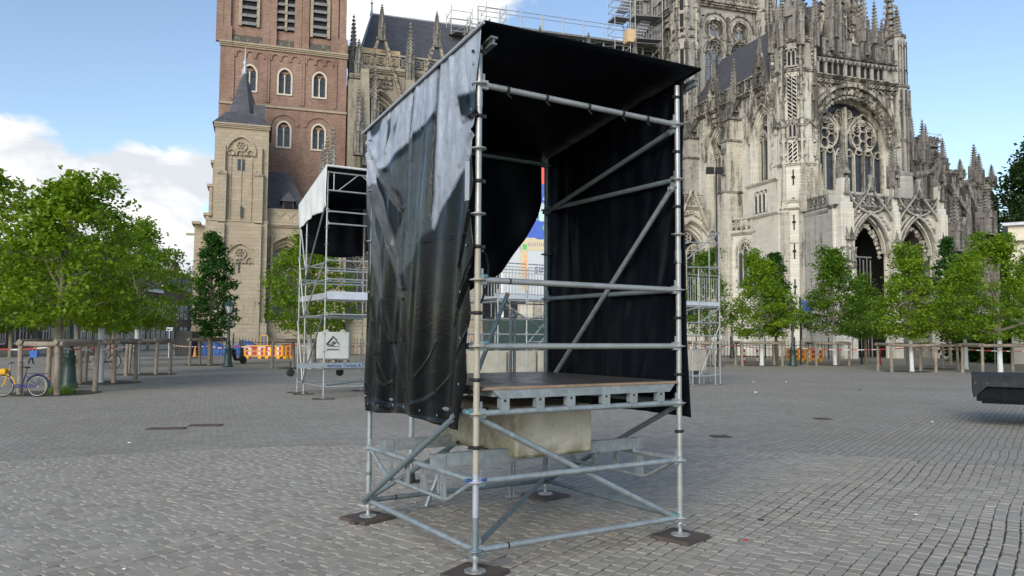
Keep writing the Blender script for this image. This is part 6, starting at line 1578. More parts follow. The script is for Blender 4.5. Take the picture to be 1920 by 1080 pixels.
def text(s_, size, par, loc, rot, mat, name='lettering', ext=.002, bold=.0, align='LEFT'):
    cu = bpy.data.curves.new(name, 'FONT'); cu.body = s_; cu.size = size; cu.extrude = ext; cu.offset = bold; cu.align_x = align
    cu.materials.append(MT[mat]); tmp = bpy.data.objects.new(name, cu); COL.objects.link(tmp); bpy.context.view_layer.update()
    me = bpy.data.meshes.new_from_object(tmp.evaluated_get(bpy.context.evaluated_depsgraph_get())); bpy.data.objects.remove(tmp); me.name = name
    o = bpy.data.objects.new(name, me); COL.objects.link(o); o.parent = par; o.location = loc; o.rotation_euler = rot; return o
text('val', .06, bk, (.638, 1.50, .742), (R(90), 0, R(-90)), 'ink', bold=.0018); text('van', .06, bk, (.638, .98, .742), (R(90), 0, R(-90)), 'ink', bold=.0018)
text('mobiel', .045, bk, (.638, 1.02, 1.10), (R(90), 0, R(-90)), 'ink', bold=.001)
# small rust/white tag hanging from the deck
# ---------- sheets
def pline(pts): return [Vector((p[0], p[1])) for p in pts]
def dseg(p, pts):
    best = 9; 
    for a, b in zip(pts[:-1], pts[1:]):
        ab = b - a; t = max(0, min(1, (p - a).dot(ab) / max(1e-9, ab.length_squared))); best = min(best, (p - a - ab * t).length)
    return best
def inpoly(x, y, poly):
    c = False; n = len(poly); j = n - 1
    for i in range(n):
        xi, yi = poly[i]; xj, yj = poly[j]
        if (yi > y) != (yj > y) and x < (xj - xi) * (y - yi) / (yj - yi) + xi: c = not c
        j = i
    return c
EA = Vector((math.cos(SY), math.sin(SY), 0)); EB = Vector((-math.sin(SY), math.cos(SY), 0)); SFV = Vector((SF[0], SF[1], 0))
def spx(u, v, a=-.035):
    P = plane(u, v, SFV + EA * a, EA) - SFV; return (P.dot(EB), P.z)
def interp(z, tab):
    tab = sorted(tab); 
    if z <= tab[0][0]: return tab[0][1]
    for (a, b), (c, d) in zip(tab[:-1], tab[1:]):
        if z <= c: return b + (d - b) * (z - a) / (c - a)
    return tab[-1][1]
def sheetmat(name, rough):
    m, nt_, b = newmat(name); g = NG(nt_); v = g.obj(); at = g.n('ShaderNodeVertexColor'); at.layer_name = 'cloth'
    n = g.noise(v, 14, 6, .7); c = g.mix(.25, at.outputs[0], g.ramp(n, [(.35, .35), (.7, 1.35)]), 'MULTIPLY'); dirt = g.ramp(g.noise(v, 5, 7, .75), [(.66, 0), (.85, .12)]); c = g.mix(dirt, c, (.12, .12, .118))
    g.l(c, b.inputs['Base Color']); g.l(g.ramp(g.noise(v, 7, 4), [(.3, rough - .08), (.7, rough + .12)]), b.inputs['Roughness']); b.inputs['Specular IOR Level'].default_value = .22
    h1 = g.n('ShaderNodeTexNoise', noise_type='RIDGED_MULTIFRACTAL'); g.l(g.map(v, (1, 1, .38), (0, .25, 0)), h1.inputs['Vector']); h1.inputs['Scale'].default_value = 3.4; h1.inputs['Detail'].default_value = 3; h1.inputs['Roughness'].default_value = .35; h1.inputs['Distortion'].default_value = .7; h1 = h1.outputs[0]; h2 = g.noise(v, 24, 3, .5, 1.5)
    g.l(g.bump(g.math('ADD', h1, g.math('MULTIPLY', h2, .10)), .8, .02), b.inputs['Normal']); return m
MT['sheet'] = sheetmat('side_pvc_sheet', .17); MT['silver'] = simple('silver_pvc', (.36, .39, .42), .4, 0, .06, 4)
def cloth(name, P, nu, nv, mat, par, colf=None, th=.004):
    # P(i/nu, j/nv) -> point; a real two-sided skin with thickness
    V = [[Vector(P(i / nu, j / nv)) for i in range(nu + 1)] for j in range(nv + 1)]
    mb = MB(); top = [V[j][i] for j in range(nv + 1) for i in range(nu + 1)]
    N = []
    for j in range(nv + 1):
        for i in range(nu + 1):
            du = V[j][min(nu, i + 1)] - V[j][max(0, i - 1)]; dv = V[min(nv, j + 1)][i] - V[max(0, j - 1)][i]; n = du.cross(dv); n.normalize() if n.length > 1e-9 else None; N.append(n)
    bot = [p - n * th for p, n in zip(top, N)]; w = nu + 1; o = len(top)
    f = [(j * w + i, j * w + i + 1, (j + 1) * w + i + 1, (j + 1) * w + i) for j in range(nv) for i in range(nu)]
    mb.add(top + bot, f + [tuple(o + k for k in q[::-1]) for q in f] + [(i, o + i, o + i + 1, i + 1) for i in range(nu)] + [(nv * w + i, nv * w + i + 1, o + nv * w + i + 1, o + nv * w + i) for i in range(nu)] + [(j * w, (j + 1) * w, o + (j + 1) * w, o + j * w) for j in range(nv)] + [(j * w + nu, o + j * w + nu, o + (j + 1) * w + nu, (j + 1) * w + nu) for j in range(nv)], True)
    ob = mb.build(name, MT[mat], par, fix=False)
    if colf:
        ca = ob.data.color_attributes.new('cloth', 'FLOAT_COLOR', 'POINT'); arr = np.ones((2 * o, 4), dtype=np.float32)
        cs = [colf(i / nu, j / nv) for j in range(nv + 1) for i in range(nu + 1)]; arr[:o, :3] = cs; arr[o:, :3] = (.012, .014, .018); ca.data.foreach_set('color', arr.ravel())
    return ob
st_ = thing('tarpaulin', 'glossy creased black sheet, pale sheen painted in above, hung left on the foreground scaffold', 'tarpaulin', Lw(0, 0), SY)
LE = [(3.80, 2.17), (3.5, 2.16), (2.9, 2.17), (2.43, 2.14), (1.9, 2.16), (1.39, 2.14), (1.19, 2.08), (1.06, 2.05)]
RE = [(4.1, -.09), (3.68, -.06), (3.3, -.02), (2.68, -.035), (2.28, -.02), (1.88, .015), (1.48, .06), (1.2, .12), (1.04, .168)]
CR = [([(824, 95), (821, 225), (818, 300), (813, 405)], -.03, .014), ([(831, 100), (829, 225), (826, 330)], .012, .02), ([(776, 160), (769, 220), (763, 290), (768, 430)], -.032, .016), ([(784, 160), (778, 300)], .014, .022),
      ([(735, 205), (727, 240), (724, 285)], -.03, .012), ([(745, 205), (740, 240), (728, 285)], .02, .02), ([(693, 268), (715, 310), (735, 345), (752, 378), (758, 390)], .045, .022), ([(692, 290), (700, 350), (725, 410), (745, 470), (760, 540)], .035, .028),
      ([(690, 330), (700, 420), (715, 480), (725, 560), (735, 640)], .02, .018), ([(697, 300), (712, 380), (738, 440)], -.03, .02), ([(705, 480), (722, 600), (760, 730)], .014, .014), ([(900, 335), (886, 400), (872, 470), (864, 500)], .025, .018), ([(900, 455), (884, 520), (866, 575)], .025, .016), ([(896, 470), (875, 530), (862, 560)], -.015, .016),
      ([(897, 582), (870, 645), (846, 700), (820, 735)], .008, .007), ([(822, 640), (808, 668), (786, 708)], .007, .006), ([(690, 720), (700, 748), (725, 762), (760, 764), (790, 756), (815, 742)], .022, .014), ([(690, 745), (730, 775), (790, 778), (850, 790)], -.012, .02), ([(712, 712), (722, 724), (733, 716)], .008, .008),
      ([(902, 218), (893, 240), (880, 262), (862, 310)], .025, .014), ([(902, 220), (899, 245), (893, 285)], .022, .01), ([(902, 222), (886, 262), (878, 290)], -.02, .012), ([(858, 200), (862, 235), (895, 212)], -.03, .02),
      ([(688, 478), (760, 462), (885, 440)], .004, .006), ([(703, 560), (712, 640), (716, 700)], .018, .010), ([(756, 640), (766, 690), (770, 740)], .012, .012), ([(800, 250), (798, 330), (790, 440)], .012, .012), ([(750, 300), (752, 380), (748, 470)], .014, .014), ([(846, 110), (850, 170), (840, 260)], .016, .03), ([(870, 90), (872, 140), (878, 190)], -.012, .02), ([(800, 130), (797, 180), (794, 240)], .010, .02), ([(700, 300), (728, 380), (752, 470), (762, 560)], .016, .009), ([(690, 400), (704, 470), (720, 560)], .016, .009), ([(835, 250), (831, 330), (826, 400)], .012, .008), ([(860, 240), (850, 300), (838, 360)], .012, .009), ([(785, 300), (783, 380), (779, 440)], .010, .008), ([(812, 250), (811, 340), (806, 420)], .010, .007), ([(740, 330), (738, 400), (742, 460)], .010, .008), ([(890, 480), (868, 560), (852, 610)], .012, .008), ([(704, 600), (716, 680), (728, 730)], .012, .008)]
CRW = [(pline([spx(*p) for p in pts]), a, w) for pts, a, w in CR]
def poly(pts): return [spx(*p) for p in pts]
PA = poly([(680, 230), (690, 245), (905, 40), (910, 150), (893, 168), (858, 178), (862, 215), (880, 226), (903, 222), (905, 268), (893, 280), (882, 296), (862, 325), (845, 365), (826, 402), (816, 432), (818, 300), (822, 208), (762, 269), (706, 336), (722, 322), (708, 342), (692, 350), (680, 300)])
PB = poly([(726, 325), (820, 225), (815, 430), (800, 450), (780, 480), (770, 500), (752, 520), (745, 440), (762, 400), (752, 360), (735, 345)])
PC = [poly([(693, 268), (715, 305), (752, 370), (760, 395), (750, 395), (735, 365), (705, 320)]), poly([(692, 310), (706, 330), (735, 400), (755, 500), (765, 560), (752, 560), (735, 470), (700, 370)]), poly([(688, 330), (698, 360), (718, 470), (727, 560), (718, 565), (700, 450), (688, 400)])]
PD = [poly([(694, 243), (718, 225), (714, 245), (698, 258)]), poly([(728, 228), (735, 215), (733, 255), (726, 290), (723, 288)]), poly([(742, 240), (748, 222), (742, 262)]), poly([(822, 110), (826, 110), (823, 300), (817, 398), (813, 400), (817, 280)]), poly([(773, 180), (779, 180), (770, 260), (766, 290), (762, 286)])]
def sidecol(b, z):  # paints pale sheen zones and dark fold shading into the cloth colour
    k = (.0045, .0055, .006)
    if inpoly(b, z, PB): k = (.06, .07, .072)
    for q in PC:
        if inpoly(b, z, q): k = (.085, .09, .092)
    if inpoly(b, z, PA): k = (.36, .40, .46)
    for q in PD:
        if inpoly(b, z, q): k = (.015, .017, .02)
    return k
def sidexy(u, v):
    zt0 = zroof(0) - .03; bt = u * 2.2 - .02; zt_ = zroof(bt) + .012; zb = 1.045 + .02 * math.sin(u * 3.1) - .012 * math.sin(u * 9)
    z = zt_ + (zb - zt_) * v; l = interp(z, LE); r = interp(z, RE)
    # scallops between the ties
    ph = ((z - K(0)) % .5) / .5; r += .035 * (abs(math.sin(math.pi * (ph - .5))) ** 1.5) * (1 if z < 3.9 else 0)
    return r + (l - r) * u, z
def sideP(u, v):
    b, z = sidexy(u, v); p = Vector((b, z)); o = .04
    o += .018 * math.sin(b * 7 + z * .8) * min(1, v * 3) + .012 * math.sin(b * 17 + z * 2.3 + 1) * min(1, v * 4) + .03 * math.sin(u * math.pi) * math.sin(v * 3.0)
    for pts, a, w in CRW:
        d = dseg(p, pts)
        if d < w * 3: o += a * math.exp(-(d / w) ** 2)
    return (-o, b, z)
from mathutils import noise as mnoise
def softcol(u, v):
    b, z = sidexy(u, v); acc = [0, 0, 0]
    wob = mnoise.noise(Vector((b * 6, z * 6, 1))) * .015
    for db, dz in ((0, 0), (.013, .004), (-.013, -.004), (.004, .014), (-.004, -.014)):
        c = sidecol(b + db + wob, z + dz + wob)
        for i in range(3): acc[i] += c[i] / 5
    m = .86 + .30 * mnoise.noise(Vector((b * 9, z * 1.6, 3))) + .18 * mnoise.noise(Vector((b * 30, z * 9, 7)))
    if acc[0] > .2: m *= 1.08 - .32 * (3.9 - z) / 1.6   # the painted sheen fades lower down
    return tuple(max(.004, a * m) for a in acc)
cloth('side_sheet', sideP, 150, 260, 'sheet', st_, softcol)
for z in [K(k) + .25 for k in range(1, 8)]:
    mb = MB(); mb.lathe((0, 0, z), [(.0245, -.014), (.028, -.014), (.028, .014), (.0245, .014)], 14); mb.obox((.035, -.012, z), (.02, -.004, 0), (.003, .008, 0), (0, 0, .013)); mb.obox((-.04, .012, z), (.02, -.003, 0), (0, .004, 0), (0, 0, .012)); mb.build('strap', MT['rubber'], st_)
for i in range(9):   # brass eyelets beside the ties and along the foot of the sheet
    u_, v_ = (.035, .08 + i * .115) if i < 8 else (.96, .05); q = Vector(sideP(u_, v_)); mb = MB(); mb.lathe(q + Vector((-.006, 0, 0)), [(.005, 0), (.010, 0), (.010, .003), (.005, .003)], 10, (-1, 0, 0)); mb.build('eyelet', MT['galvd'], st_)
for i in range(7):
    q = Vector(sideP(.06 + i * .15, .975)); mb = MB(); mb.lathe(q + Vector((-.006, 0, 0)), [(.005, 0), (.010, 0), (.010, .003), (.005, .003)], 10, (-1, 0, 0)); mb.build('eyelet', MT['galvd'], st_)
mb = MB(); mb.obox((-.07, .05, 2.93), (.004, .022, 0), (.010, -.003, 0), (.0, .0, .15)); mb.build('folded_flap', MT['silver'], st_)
mb = MB(); mb.path([(.03, -.02, K(3) + .72), (.1, .05, K(3) + .7), (.14, .08, K(3) + .62), (.13, .09, K(3) + .45), (.09, .1, K(3) + .33)], .009, 6); mb.build('strap_end', MT['rubber'], st_)
rt = thing('tarpaulin', 'matt black sheet closing the right side of the foreground scaffold', 'tarpaulin', Lw(0, 0), SY)
def rightP(u, v):
    e = interp(0, [(0, 0)]); z1 = zroof(u * 2.2, 2.1) - .02; z0 = 1.055 + .01 * math.sin(u * 6); z = z1 + (z0 - z1) * v
    b0 = interp(z, [(4.16, -.13), (4.06, -.045), (3.17, .0), (2.39, -.04), (1.72, -.05), (1.06, -.09)]); b = b0 + (2.13 - b0) * u
    o = .045 + .012 * math.sin(b * 11 + 1.5 * math.sin(z)) + .008 * math.sin(b * 27 + z) + .012 * math.sin(z * 2.4 + b * 3)
    for bb, zz, ss in ((.28, 2.2, -.35), (.55, 2.6, -.3), (1.2, 2.0, .1), (1.62, 2.2, .06), (.12, 3.0, -.2)): o += .014 * math.exp(-((b - bb - (z - zz) * ss) / .02) ** 2)
    return (D + o, b, z)
cloth('hung_sheet', rightP, 90, 70, 'blacktarp', rt)
for z in [K(k) + .25 for k in range(1, 8)]:
    mb = MB(); mb.lathe((D, 0, z), [(.0245, -.013), (.028, -.013), (.028, .013), (.0245, .013)], 12); mb.obox((D - .045, -.005, z), (.014, 0, 0), (0, .006, 0), (0, 0, .013)); mb.obox((D + .035, 0, z), (.014, 0, 0), (0, .004, 0), (0, 0, .01)); mb.build('strap', MT['rubber'], rt)
bt_ = thing('tarpaulin', 'black sheet gathered aside across the rear of the foreground scaffold', 'tarpaulin', Lw(0, 0), SY)
def rearP(u, v):
    amax = 2.035; z1 = 3.81
    pts = [(3.81, 2.05), (3.78, 2.045), (3.27, 2.03), (3.11, 1.975), (2.83, 1.81), (2.45, 1.51), (2.32, 1.27), (2.0, .7), (1.7, .35)]
    z = z1 + (1.7 - z1) * v; a1 = interp(z, pts); a0 = .03; a = a0 + (a1 - a0) * u; gath = v * u
    o = .05 + .02 * math.sin(a * 9 + z * 2) + .05 * gath * math.sin(u * 22 + v * 5) * .5
    return (a, 2.07 + o, z)
cloth('hung_sheet', rearP, 70, 60, 'blacktarp', bt_)
rf = thing('tarpaulin', 'taut black sheet forming the sloping roof of the foreground scaffold', 'tarpaulin', Lw(0, 0), SY)
def roofP(u, v):
    a = -.05 + 2.25 * u; b = -.16 + 2.42 * v; z = zroof(b, a) + .012 - .03 * math.sin(u * math.pi) * math.sin(v * math.pi)
    if v < .03: z -= .0
    return (a, b, z)
cloth('roof_sheet', roofP, 40, 40, 'blacktarp', rf, None, .008)
mb = MB(); mb.path([(-.05, -.16, zroof(-.16) + .01), (1.1, -.165, zroof(-.16, 1.1) + .01), (2.20, -.16, zroof(-.16, 2.2) + .01)], .011, 8); mb.path([(2.20, -.16, zroof(-.16, 2.2) + .01), (2.20, 2.26, zroof(2.26, 2.2) + .01)], .018, 8); mb.build('hem', MT['blacktarp'], rf)
mb = MB(); mb.path([(-.058, -.16, zroof(-.16) + .002), (-.062, 1, zroof(1.0) + .0), (-.058, 2.26, zroof(2.26) + .002)], .013, 8); mb.build('silver_hem', MT['silver'], rf)
for i, a_ in enumerate((.25, .62, 1.05, 1.42, 1.7)):   # toggles left on the high ledger
    mb = MB(); mb.lathe((a_, 0, K(7)), [(.0246, -.012), (.029, -.012), (.029, .012), (.0246, .012)], 12, (1, 0, 0)); mb.path([(a_, 0, K(7) - .028), (a_ + .02, -.01, K(7) - .055), (a_ + .04, 0, K(7) - .06)], .007, 5); mb.build('toggle', MT['rubber'], tw)
# loose parts behind
mb = MB(); mb.tube((.69, 2.22, .02), (1.62, 2.16, 2.23), SR_, 12); mb.m = 1; mb.tube((1.612, 2.1605, 2.211), (1.6215, 2.16, 2.2325), SR_ + .001, 12)
o = mb.build('scaffold_tube', [MT['galv'], MT['yellow']]); o.location = Lw(0, 0); o.rotation_euler = (0, 0, SY); tag(o, 'loose tube with a yellow end leaning behind the foreground scaffold', 'scaffold tube')
t = thing('steel_prop', 'pale blue steel prop standing upright behind the stage deck', 'steel prop', Lw(1.74, 2.25), SY)
mb = MB(); mb.tube((-.02, 0, 0), (-.02, 0, 2.0), .018, 10); mb.tube((.03, 0, 0), (.03, 0, 2.0), .018, 10); mb.build('tubes', MT['galv'], t); mb = MB(); mb.lathe((.005, 0, 1.98), [(.045, 0), (.045, .04), (.02, .05), (.02, .09)], 10); mb.box(-.06, .07, -.05, .05, 0, .012); mb.build('head_plate', MT['galvl'], t)
p = gnd(770, 904); t = thing('steel_pole', 'short galvanised pole standing behind the left sheet of the foreground scaffold', 'pole', (p.x, p.y, 0)); mb = MB(); mb.tube((0, 0, .01), (0, 0, 1.25), .035, 12); mb.build('pole_tube', MT['galv'], t); mb = MB(); mb.box(-.1, .1, -.1, .1, 0, .012); mb.lathe((0, 0, .012), [(.06, 0), (.05, .09), (.037, .1)], 12); mb.build('foot', MT['rubber'], t)
p = gnd(300, 803)

# ---------- second scaffold: small covered tower left
S2 = thing('scaffold_tower', 'tall roofed scaffold tower behind and left of the foreground one', 'scaffold', (-5.257, 21.93, 0), R(30))
for (x, y, zt_) in ((0, 0, 6.45), (D, 0, 6.45), (0, D, 6.05), (D, D, 6.05), (0, D + .73, 5.9), (D, D + .73, 5.9)):
    standard(S2, x, y, .12, zt_, 'galvl', first=.33); jack(S2, x, y, .02, .13)
E_ = lambda z, k='galvl': None
Y3 = D + .73
for z in (.33, .83, 2.37, 3.37, 3.6, 3.9, 4.95, 5.3): ledger(S2, (0, 0, z), (D, 0, z), 'galvl')
for z in (.33, .83, 2.33, 3.33, 3.83): ledger(S2, (0, 0, z), (0, D, z), 'galvl'); ledger(S2, (0, D, z), (0, Y3, z), 'galvl'); ledger(S2, (D, 0, z), (D, D, z), 'galv'); ledger(S2, (0, D, z + .03), (D, D, z + .03), 'galv')
ledger(S2, (0, Y3, .33), (D, Y3, .33), 'galv'); ledger(S2, (0, Y3, 2.33), (D, Y3, 2.33), 'galv'); ledger(S2, (0, Y3, 3.5), (D, Y3, 3.5), 'galv')
brace(S2, (0, 0, 2.37), (0, D, .33), 'galvd', off=(-.05, 0, 0)); brace(S2, (0, 0, 3.83), (0, D, 2.33), 'galvl', off=(-.05, 0, 0)); brace(S2, (0, 0, 5.5), (0, D, 3.33), 'galvd', off=(-.05, 0, 0))
for z0 in (.33, 2.33, 3.83): brace(S2, (0, Y3, z0 + 1.9 if z0 < 3 else 5.5), (0, D, z0), 'galvl', off=(-.03, 0, 0))
brace(S2, (0, 0, .33), (D, D, .33), 'galv', off=(0, 0, .04))
mb = MB(); zz = (6.42, 5.9)   # lattice girder at the roof edge
mb.tube((0, 0, zz[0]), (D, 0, zz[0]), .024, 8); mb.tube((0, 0, zz[1]), (D, 0, zz[1]), .024, 8)
for a_, b_ in (((.08, 1), (.08, 0))), : pass
pts = [(.12, zz[1]), (.12, zz[0]), (.3, zz[1]), (.95, zz[0]), (1.55, zz[1]), (1.7, zz[0]), (1.7, zz[1])]
mb.tube((.18, 0, zz[1]), (.18, 0, zz[0]), .018, 6); mb.tube((.3, 0, zz[1]), (.9, 0, zz[0]), .018, 6); mb.tube((1.0, 0, zz[0]), (1.6, 0, zz[1]), .018, 6); mb.tube((1.72, 0, zz[1]), (1.72, 0, zz[0]), .018, 6)
mb.build('lattice_girder', MT['galvl'], S2)
mb = MB(); mb.tube((-.05, -.1, 6.58), (D + .1, -.1, 6.58), .035, 10); mb.build('roof_tube', MT['whitetarp'], S2)
mb = MB(); mb.box(.03, D - .03, .02, D - .02, 2.83, 2.93); mb.build('deck', MT['alu'], S2)
mb = MB(); mb.box(.03, D - .03, -.03, .0, 2.80, 3.02); mb.box(-.03, 0, .03, Y3, 2.8, 2.97); mb.build('toe_board', MT['alu'], S2)
mb = MB(); mb.box(.03, .65, -.045, -.031, 2.84, 2.97); 
bb = MB(); bb.box(-.78, D + .6, -.1, -.055, .86, 1.0); bo = bb.build('printed_beam', MT['bluebeam'] if 'bluebeam' in MT else MT['galv'], S2)
text('verhuur Tenten & Podia', .135, S2, (.06, -.104, .885), (R(90), 0, 0), 'bluesign', bold=.002)
for x, y in ((-.25, D + .6), (1.25, 2.5)):
    mb = MB(); mb.lathe((x, y - .03, .62), [(.07, 0), (.12, 0), (.12, .06), (.07, .06)], 14, (0, 1, 0)); mb.tube((x, y, .77), (x, y, .98), .02, 6); mb.build('cable_coil', MT['rubber'], S2)
for z in (.0,):
    for (x, y) in ((0, 0), (D, 0), (0, D), (0, Y3), (D, Y3)):
        mb = MB(); mb.box(-.3, .3, -.12, .12, 0, .02); o = mb.build('ground_board', MT['plate']); c = Matrix.Rotation(R(30), 3, 'Z') @ Vector((x, y, 0)); o.location = (-5.257 + c.x, 21.93 + c.y, .0); o.rotation_euler = (0, 0, R(12)); 
        tag(o, {(0, 0): 'dark board under the front left foot of the roofed scaffold tower', (D, 0): 'dark board under the front right foot of the roofed scaffold tower', (0, D): 'dark board under the middle left foot of the roofed scaffold tower', (0, Y3): 'dark board under the rear left foot of the roofed scaffold tower', (D, Y3): 'dark board under the rear right foot of the roofed scaffold tower'}[(x, y)], 'ground board', 'boards under the roofed scaffold tower')
t = thing('tarpaulin', 'white canopy with black underside over the small roofed scaffold tower', 'tarpaulin', (-5.257, 21.93, 0), R(30))
def r2(b): return 6.6 - .245 * b
def cp(u, v): return (-.06, -.08 + 2.98 * u, r2(-.08 + 2.98 * u) - v * (1.2 - .42 * u + .05 * math.sin(u * 9)))
def cp2(u, v):
    x, y, z = cp(u, v); return (x - .03 * math.sin(u * 14 + v * 3) * v - .02 * math.sin(u * 31) * v, y, z)
cloth('white_valance', cp2, 40, 20, 'whitetarp', t); cloth('roof_sheet', lambda u, v: (-.05 + 2.3 * u, -.1 + 3.0 * v, r2(-.1 + 3.0 * v) - .03 * math.sin(u * 3.14)), 12, 12, 'blacktarp', t)
cloth('rear_sheet', lambda u, v: (.02 + 2.05 * u, Y3 + .04 + .02 * math.sin(u * 20), 4.32 + .04 * math.sin(u * 8) + v * (1.55 - .04 * math.sin(u * 8))), 24, 6, 'blacktarp', t); cloth('side_sheet', lambda u, v: (D + .04, Y3 * u, 4.5 + v * (r2(Y3 * u) - 4.53)), 12, 6, 'blacktarp', t)
bl = thing('concrete_block', 'grey concrete block with a black triangular logo inside the roofed scaffold tower', 'concrete block', (-5.42, 23.9, 0), R(9))
chamfer_block(-.49, .47, -.48, .48, 1.06, 1.88, .03, 4, 5, .003).build('block_body', MT['greyconc'], bl)
mb = MB()
for i in (-1, 0, 1): mb.box(i * .35 - .05, i * .35 + .05, -.42, .42, .96, 1.055)
mb.build('bearer', MT['wood'], bl)
mb = MB(); f = Fr((0, -.487), (1, 0), (0, -1)); q = 1.5
bar(mb, f, [(-.2, q), (0, q + .24), (.09, q + .13)], .05, 0, .004); bar(mb, f, [(-.2, q - .0), (.0, q - .02), (.02, q + .1), (-.06, q + .03)], .04, 0, .005); bar(mb, f, [(.03, q + .02), (.1, q + .1), (.18, q)], .03, 0, .006); fbox(mb, f, -.18, .2, 0, .003, q - .065, q - .05)
for sx_ in (-.3, 0, .3): pass
mb.build('logo', MT['ink'], bl); text('penhuurt', .1, bl, (-.19, -.489, q - .17), (R(90), 0, 0), 'ink', bold=.001)
for i in (-1, 1): mb = MB(); mb.lathe((i * .25, 0, 1.88), [(.1, 0), (.09, .05), (.05, .08)], 10); mb.build('lifting_cone', MT['concrete'], bl)
# cross beams which carry it
mb = MB(); 
for y_ in (.35, 1.5): mb.box(-.05, D + .05, y_, y_ + .06, .9, .955) if 0 else mb.box(-.05, D + .05, y_, y_ + .06, .885, .955)
mb.build('channel_beam', MT['galv'], S2)

# ---------- long platform scaffold
PX0, PY0, PYAW = 0.0, 25.3, R(31)
PL = thing('platform_scaffold', 'long scaffold platform with barred railings behind the foreground scaffold', 'scaffold', (PX0, PY0, 0), PYAW)
SS = (-.52, .57, 3.14, 5.71, 8.28, 9.37); DW = 2.07
for i, s_ in enumerate(SS):
    for y in (0, DW):
        standard(PL, s_, y, .12, (3.3 if (i < 4) else (6.05 if i == 5 else 4.4)) + (.0 if y == 0 else .0), 'galvl', first=.35); jack(PL, s_, y, .02, .13)
standard(PL, 9.75, .9, .12, 6.05, 'galv', first=.35); jack(PL, 9.75, .9, .02, .13); standard(PL, 7.55, -.4, .12, 1.9, 'galvl', first=.35); jack(PL, 7.55, -.4, .02, .13); standard(PL, 8.75, -.35, .12, 1.9, 'galvl', first=.35); jack(PL, 8.75, -.35, .02, .13)
for a_, b_ in zip(SS[:-1], SS[1:]):
    for y in (0, DW):
        for z in (.35, 1.85, 2.35, 2.95): ledger(PL, (a_, y, z), (b_, y, z), 'galvl' if y == 0 else 'galv')
for s_ in SS:
    for z in (.35, 1.85, 2.9): ledger(PL, (s_, 0, z), (s_, DW, z), 'galv')
for a_, b_, z0, z1, y in ((.57, 3.14, 2.35, 2.95, 0), (3.14, 5.71, .35, 2.35, 0), (5.71, 8.28, 2.35, 2.95, 0), (8.28, 9.37, 2.35, 2.95, 0), (8.28, 9.37, .35, 2.35, 0), (-.52, .57, 2.95, 2.35, 0), (.57, 3.14, 2.95, 1.85, DW), (3.14, 5.71, 2.95, .35, DW), (5.71, 8.28, .35, 2.35, DW), (.57, 3.14, .35, 1.85, 0)):
    brace(PL, (a_, y, z0), (b_, y, z1), 'galvl', off=(0, -.04, 0))
ledger(PL, (7.55, -.4, 1.35), (8.75, -.35, 1.35), 'galvl'); ledger(PL, (7.55, -.4, .35), (8.75, -.35, .35), 'galvl'); ledger(PL, (8.75, -.35, 1.35), (9.37, 0, 1.35), 'galvl'); ledger(PL, (5.0, -.1, 5.25), (9.37, 0, 5.45), 'galvl'); ledger(PL, (5.71, 0, 4.35), (9.37, 0, 4.5), 'galvl'); ledger(PL, (9.37, 0, 4.5), (9.75, .9, 4.5), 'galvl'); ledger(PL, (9.37, 0, 2.35), (9.75, .9, 2.35), 'galvl'); ledger(PL, (9.37, 0, 5.85), (9.75, .9, 5.85), 'galvl'); ledger(PL, (9.37, 0, 2.95), (9.75, .9, 2.95), 'galvl')
brace(PL, (7.2, 0, 4.4), (9.37, 0, 5.9), 'galvl', off=(0, -.03, 0)); standard(PL, 5.71, -.02, 3.3, 5.4, 'galvl', first=.35)
for a_, b_ in zip(SS[:-1], SS[1:]):
    mb = MB(); mb.box(a_ + .03, b_ - .03, .03, DW - .03, 3.02, 3.08); mb.build('deck', MT['alu'], PL)
    mb = MB(); mb.box(a_ + .03, b_ - .03, -.03, 0.02, 3.0, 3.14); mb.build('toe_board', MT['alu'], PL)
    for y in (0, DW):
        mb = MB(); w = b_ - a_; mb.tube((a_ + .04, y, 4.16), (b_ - .04, y, 4.16), .02, 8); mb.tube((a_ + .04, y, 4.05), (b_ - .04, y, 4.05), .012, 6); mb.tube((a_ + .04, y, 3.16), (b_ - .04, y, 3.16), .016, 6)
        n = int(w / .125)
        for k in range(n + 1): x = a_ + .05 + (w - .1) * k / n; mb.tube((x, y, 3.16), (x, y, 4.05), .010 if 0 < k < n else .02, 5)
        mb.build('railing', MT['galvl'], PL)
mb = MB()
for k in range(9): z = .5 + k * .27; mb.box(1.3 + k * .28, 1.6 + k * .28, DW + .1, DW + .9, z, z + .03)
mb.tube((1.3, DW + .1, .35), (3.9, DW + .1, 2.95), .03, 6); mb.tube((1.3, DW + .9, .35), (3.9, DW + .9, 2.95), .03, 6); mb.build('stair_flight', MT['alu'], PL)
def Pw(a, b):
    c = Matrix.Rotation(PYAW, 3, 'Z') @ Vector((a, b, 0)); return (PX0 + c.x, PY0 + c.y, 0)
for i, (a_, b_, lb) in enumerate(((-.4, .9, 'beige ballast block leftmost under the long platform'), (.75, .9, 'beige ballast block under the long platform beside the upright prop'), (1.9, .9, 'beige ballast block hidden third under the long platform'), (7.3, .75, 'beige ballast block under the right end of the long platform, left one'), (8.5, .75, 'beige ballast block under the right end of the long platform, right one'))):
    t = thing('concrete_block', lb, 'concrete block', Pw(a_, b_), PYAW, 'ballast blocks under the long platform'); chamfer_block(-.52, .52, -.4, .4, .5, 1.3, .02, 3, i, .003).build('block_body', MT['concrete'], t)
    mb = MB(); 
    for s_ in (-.35, .35): mb.box(s_ - .06, s_ + .06, -.4, .4, 0, .495)
    mb.build('bearer', MT['galv'], t)
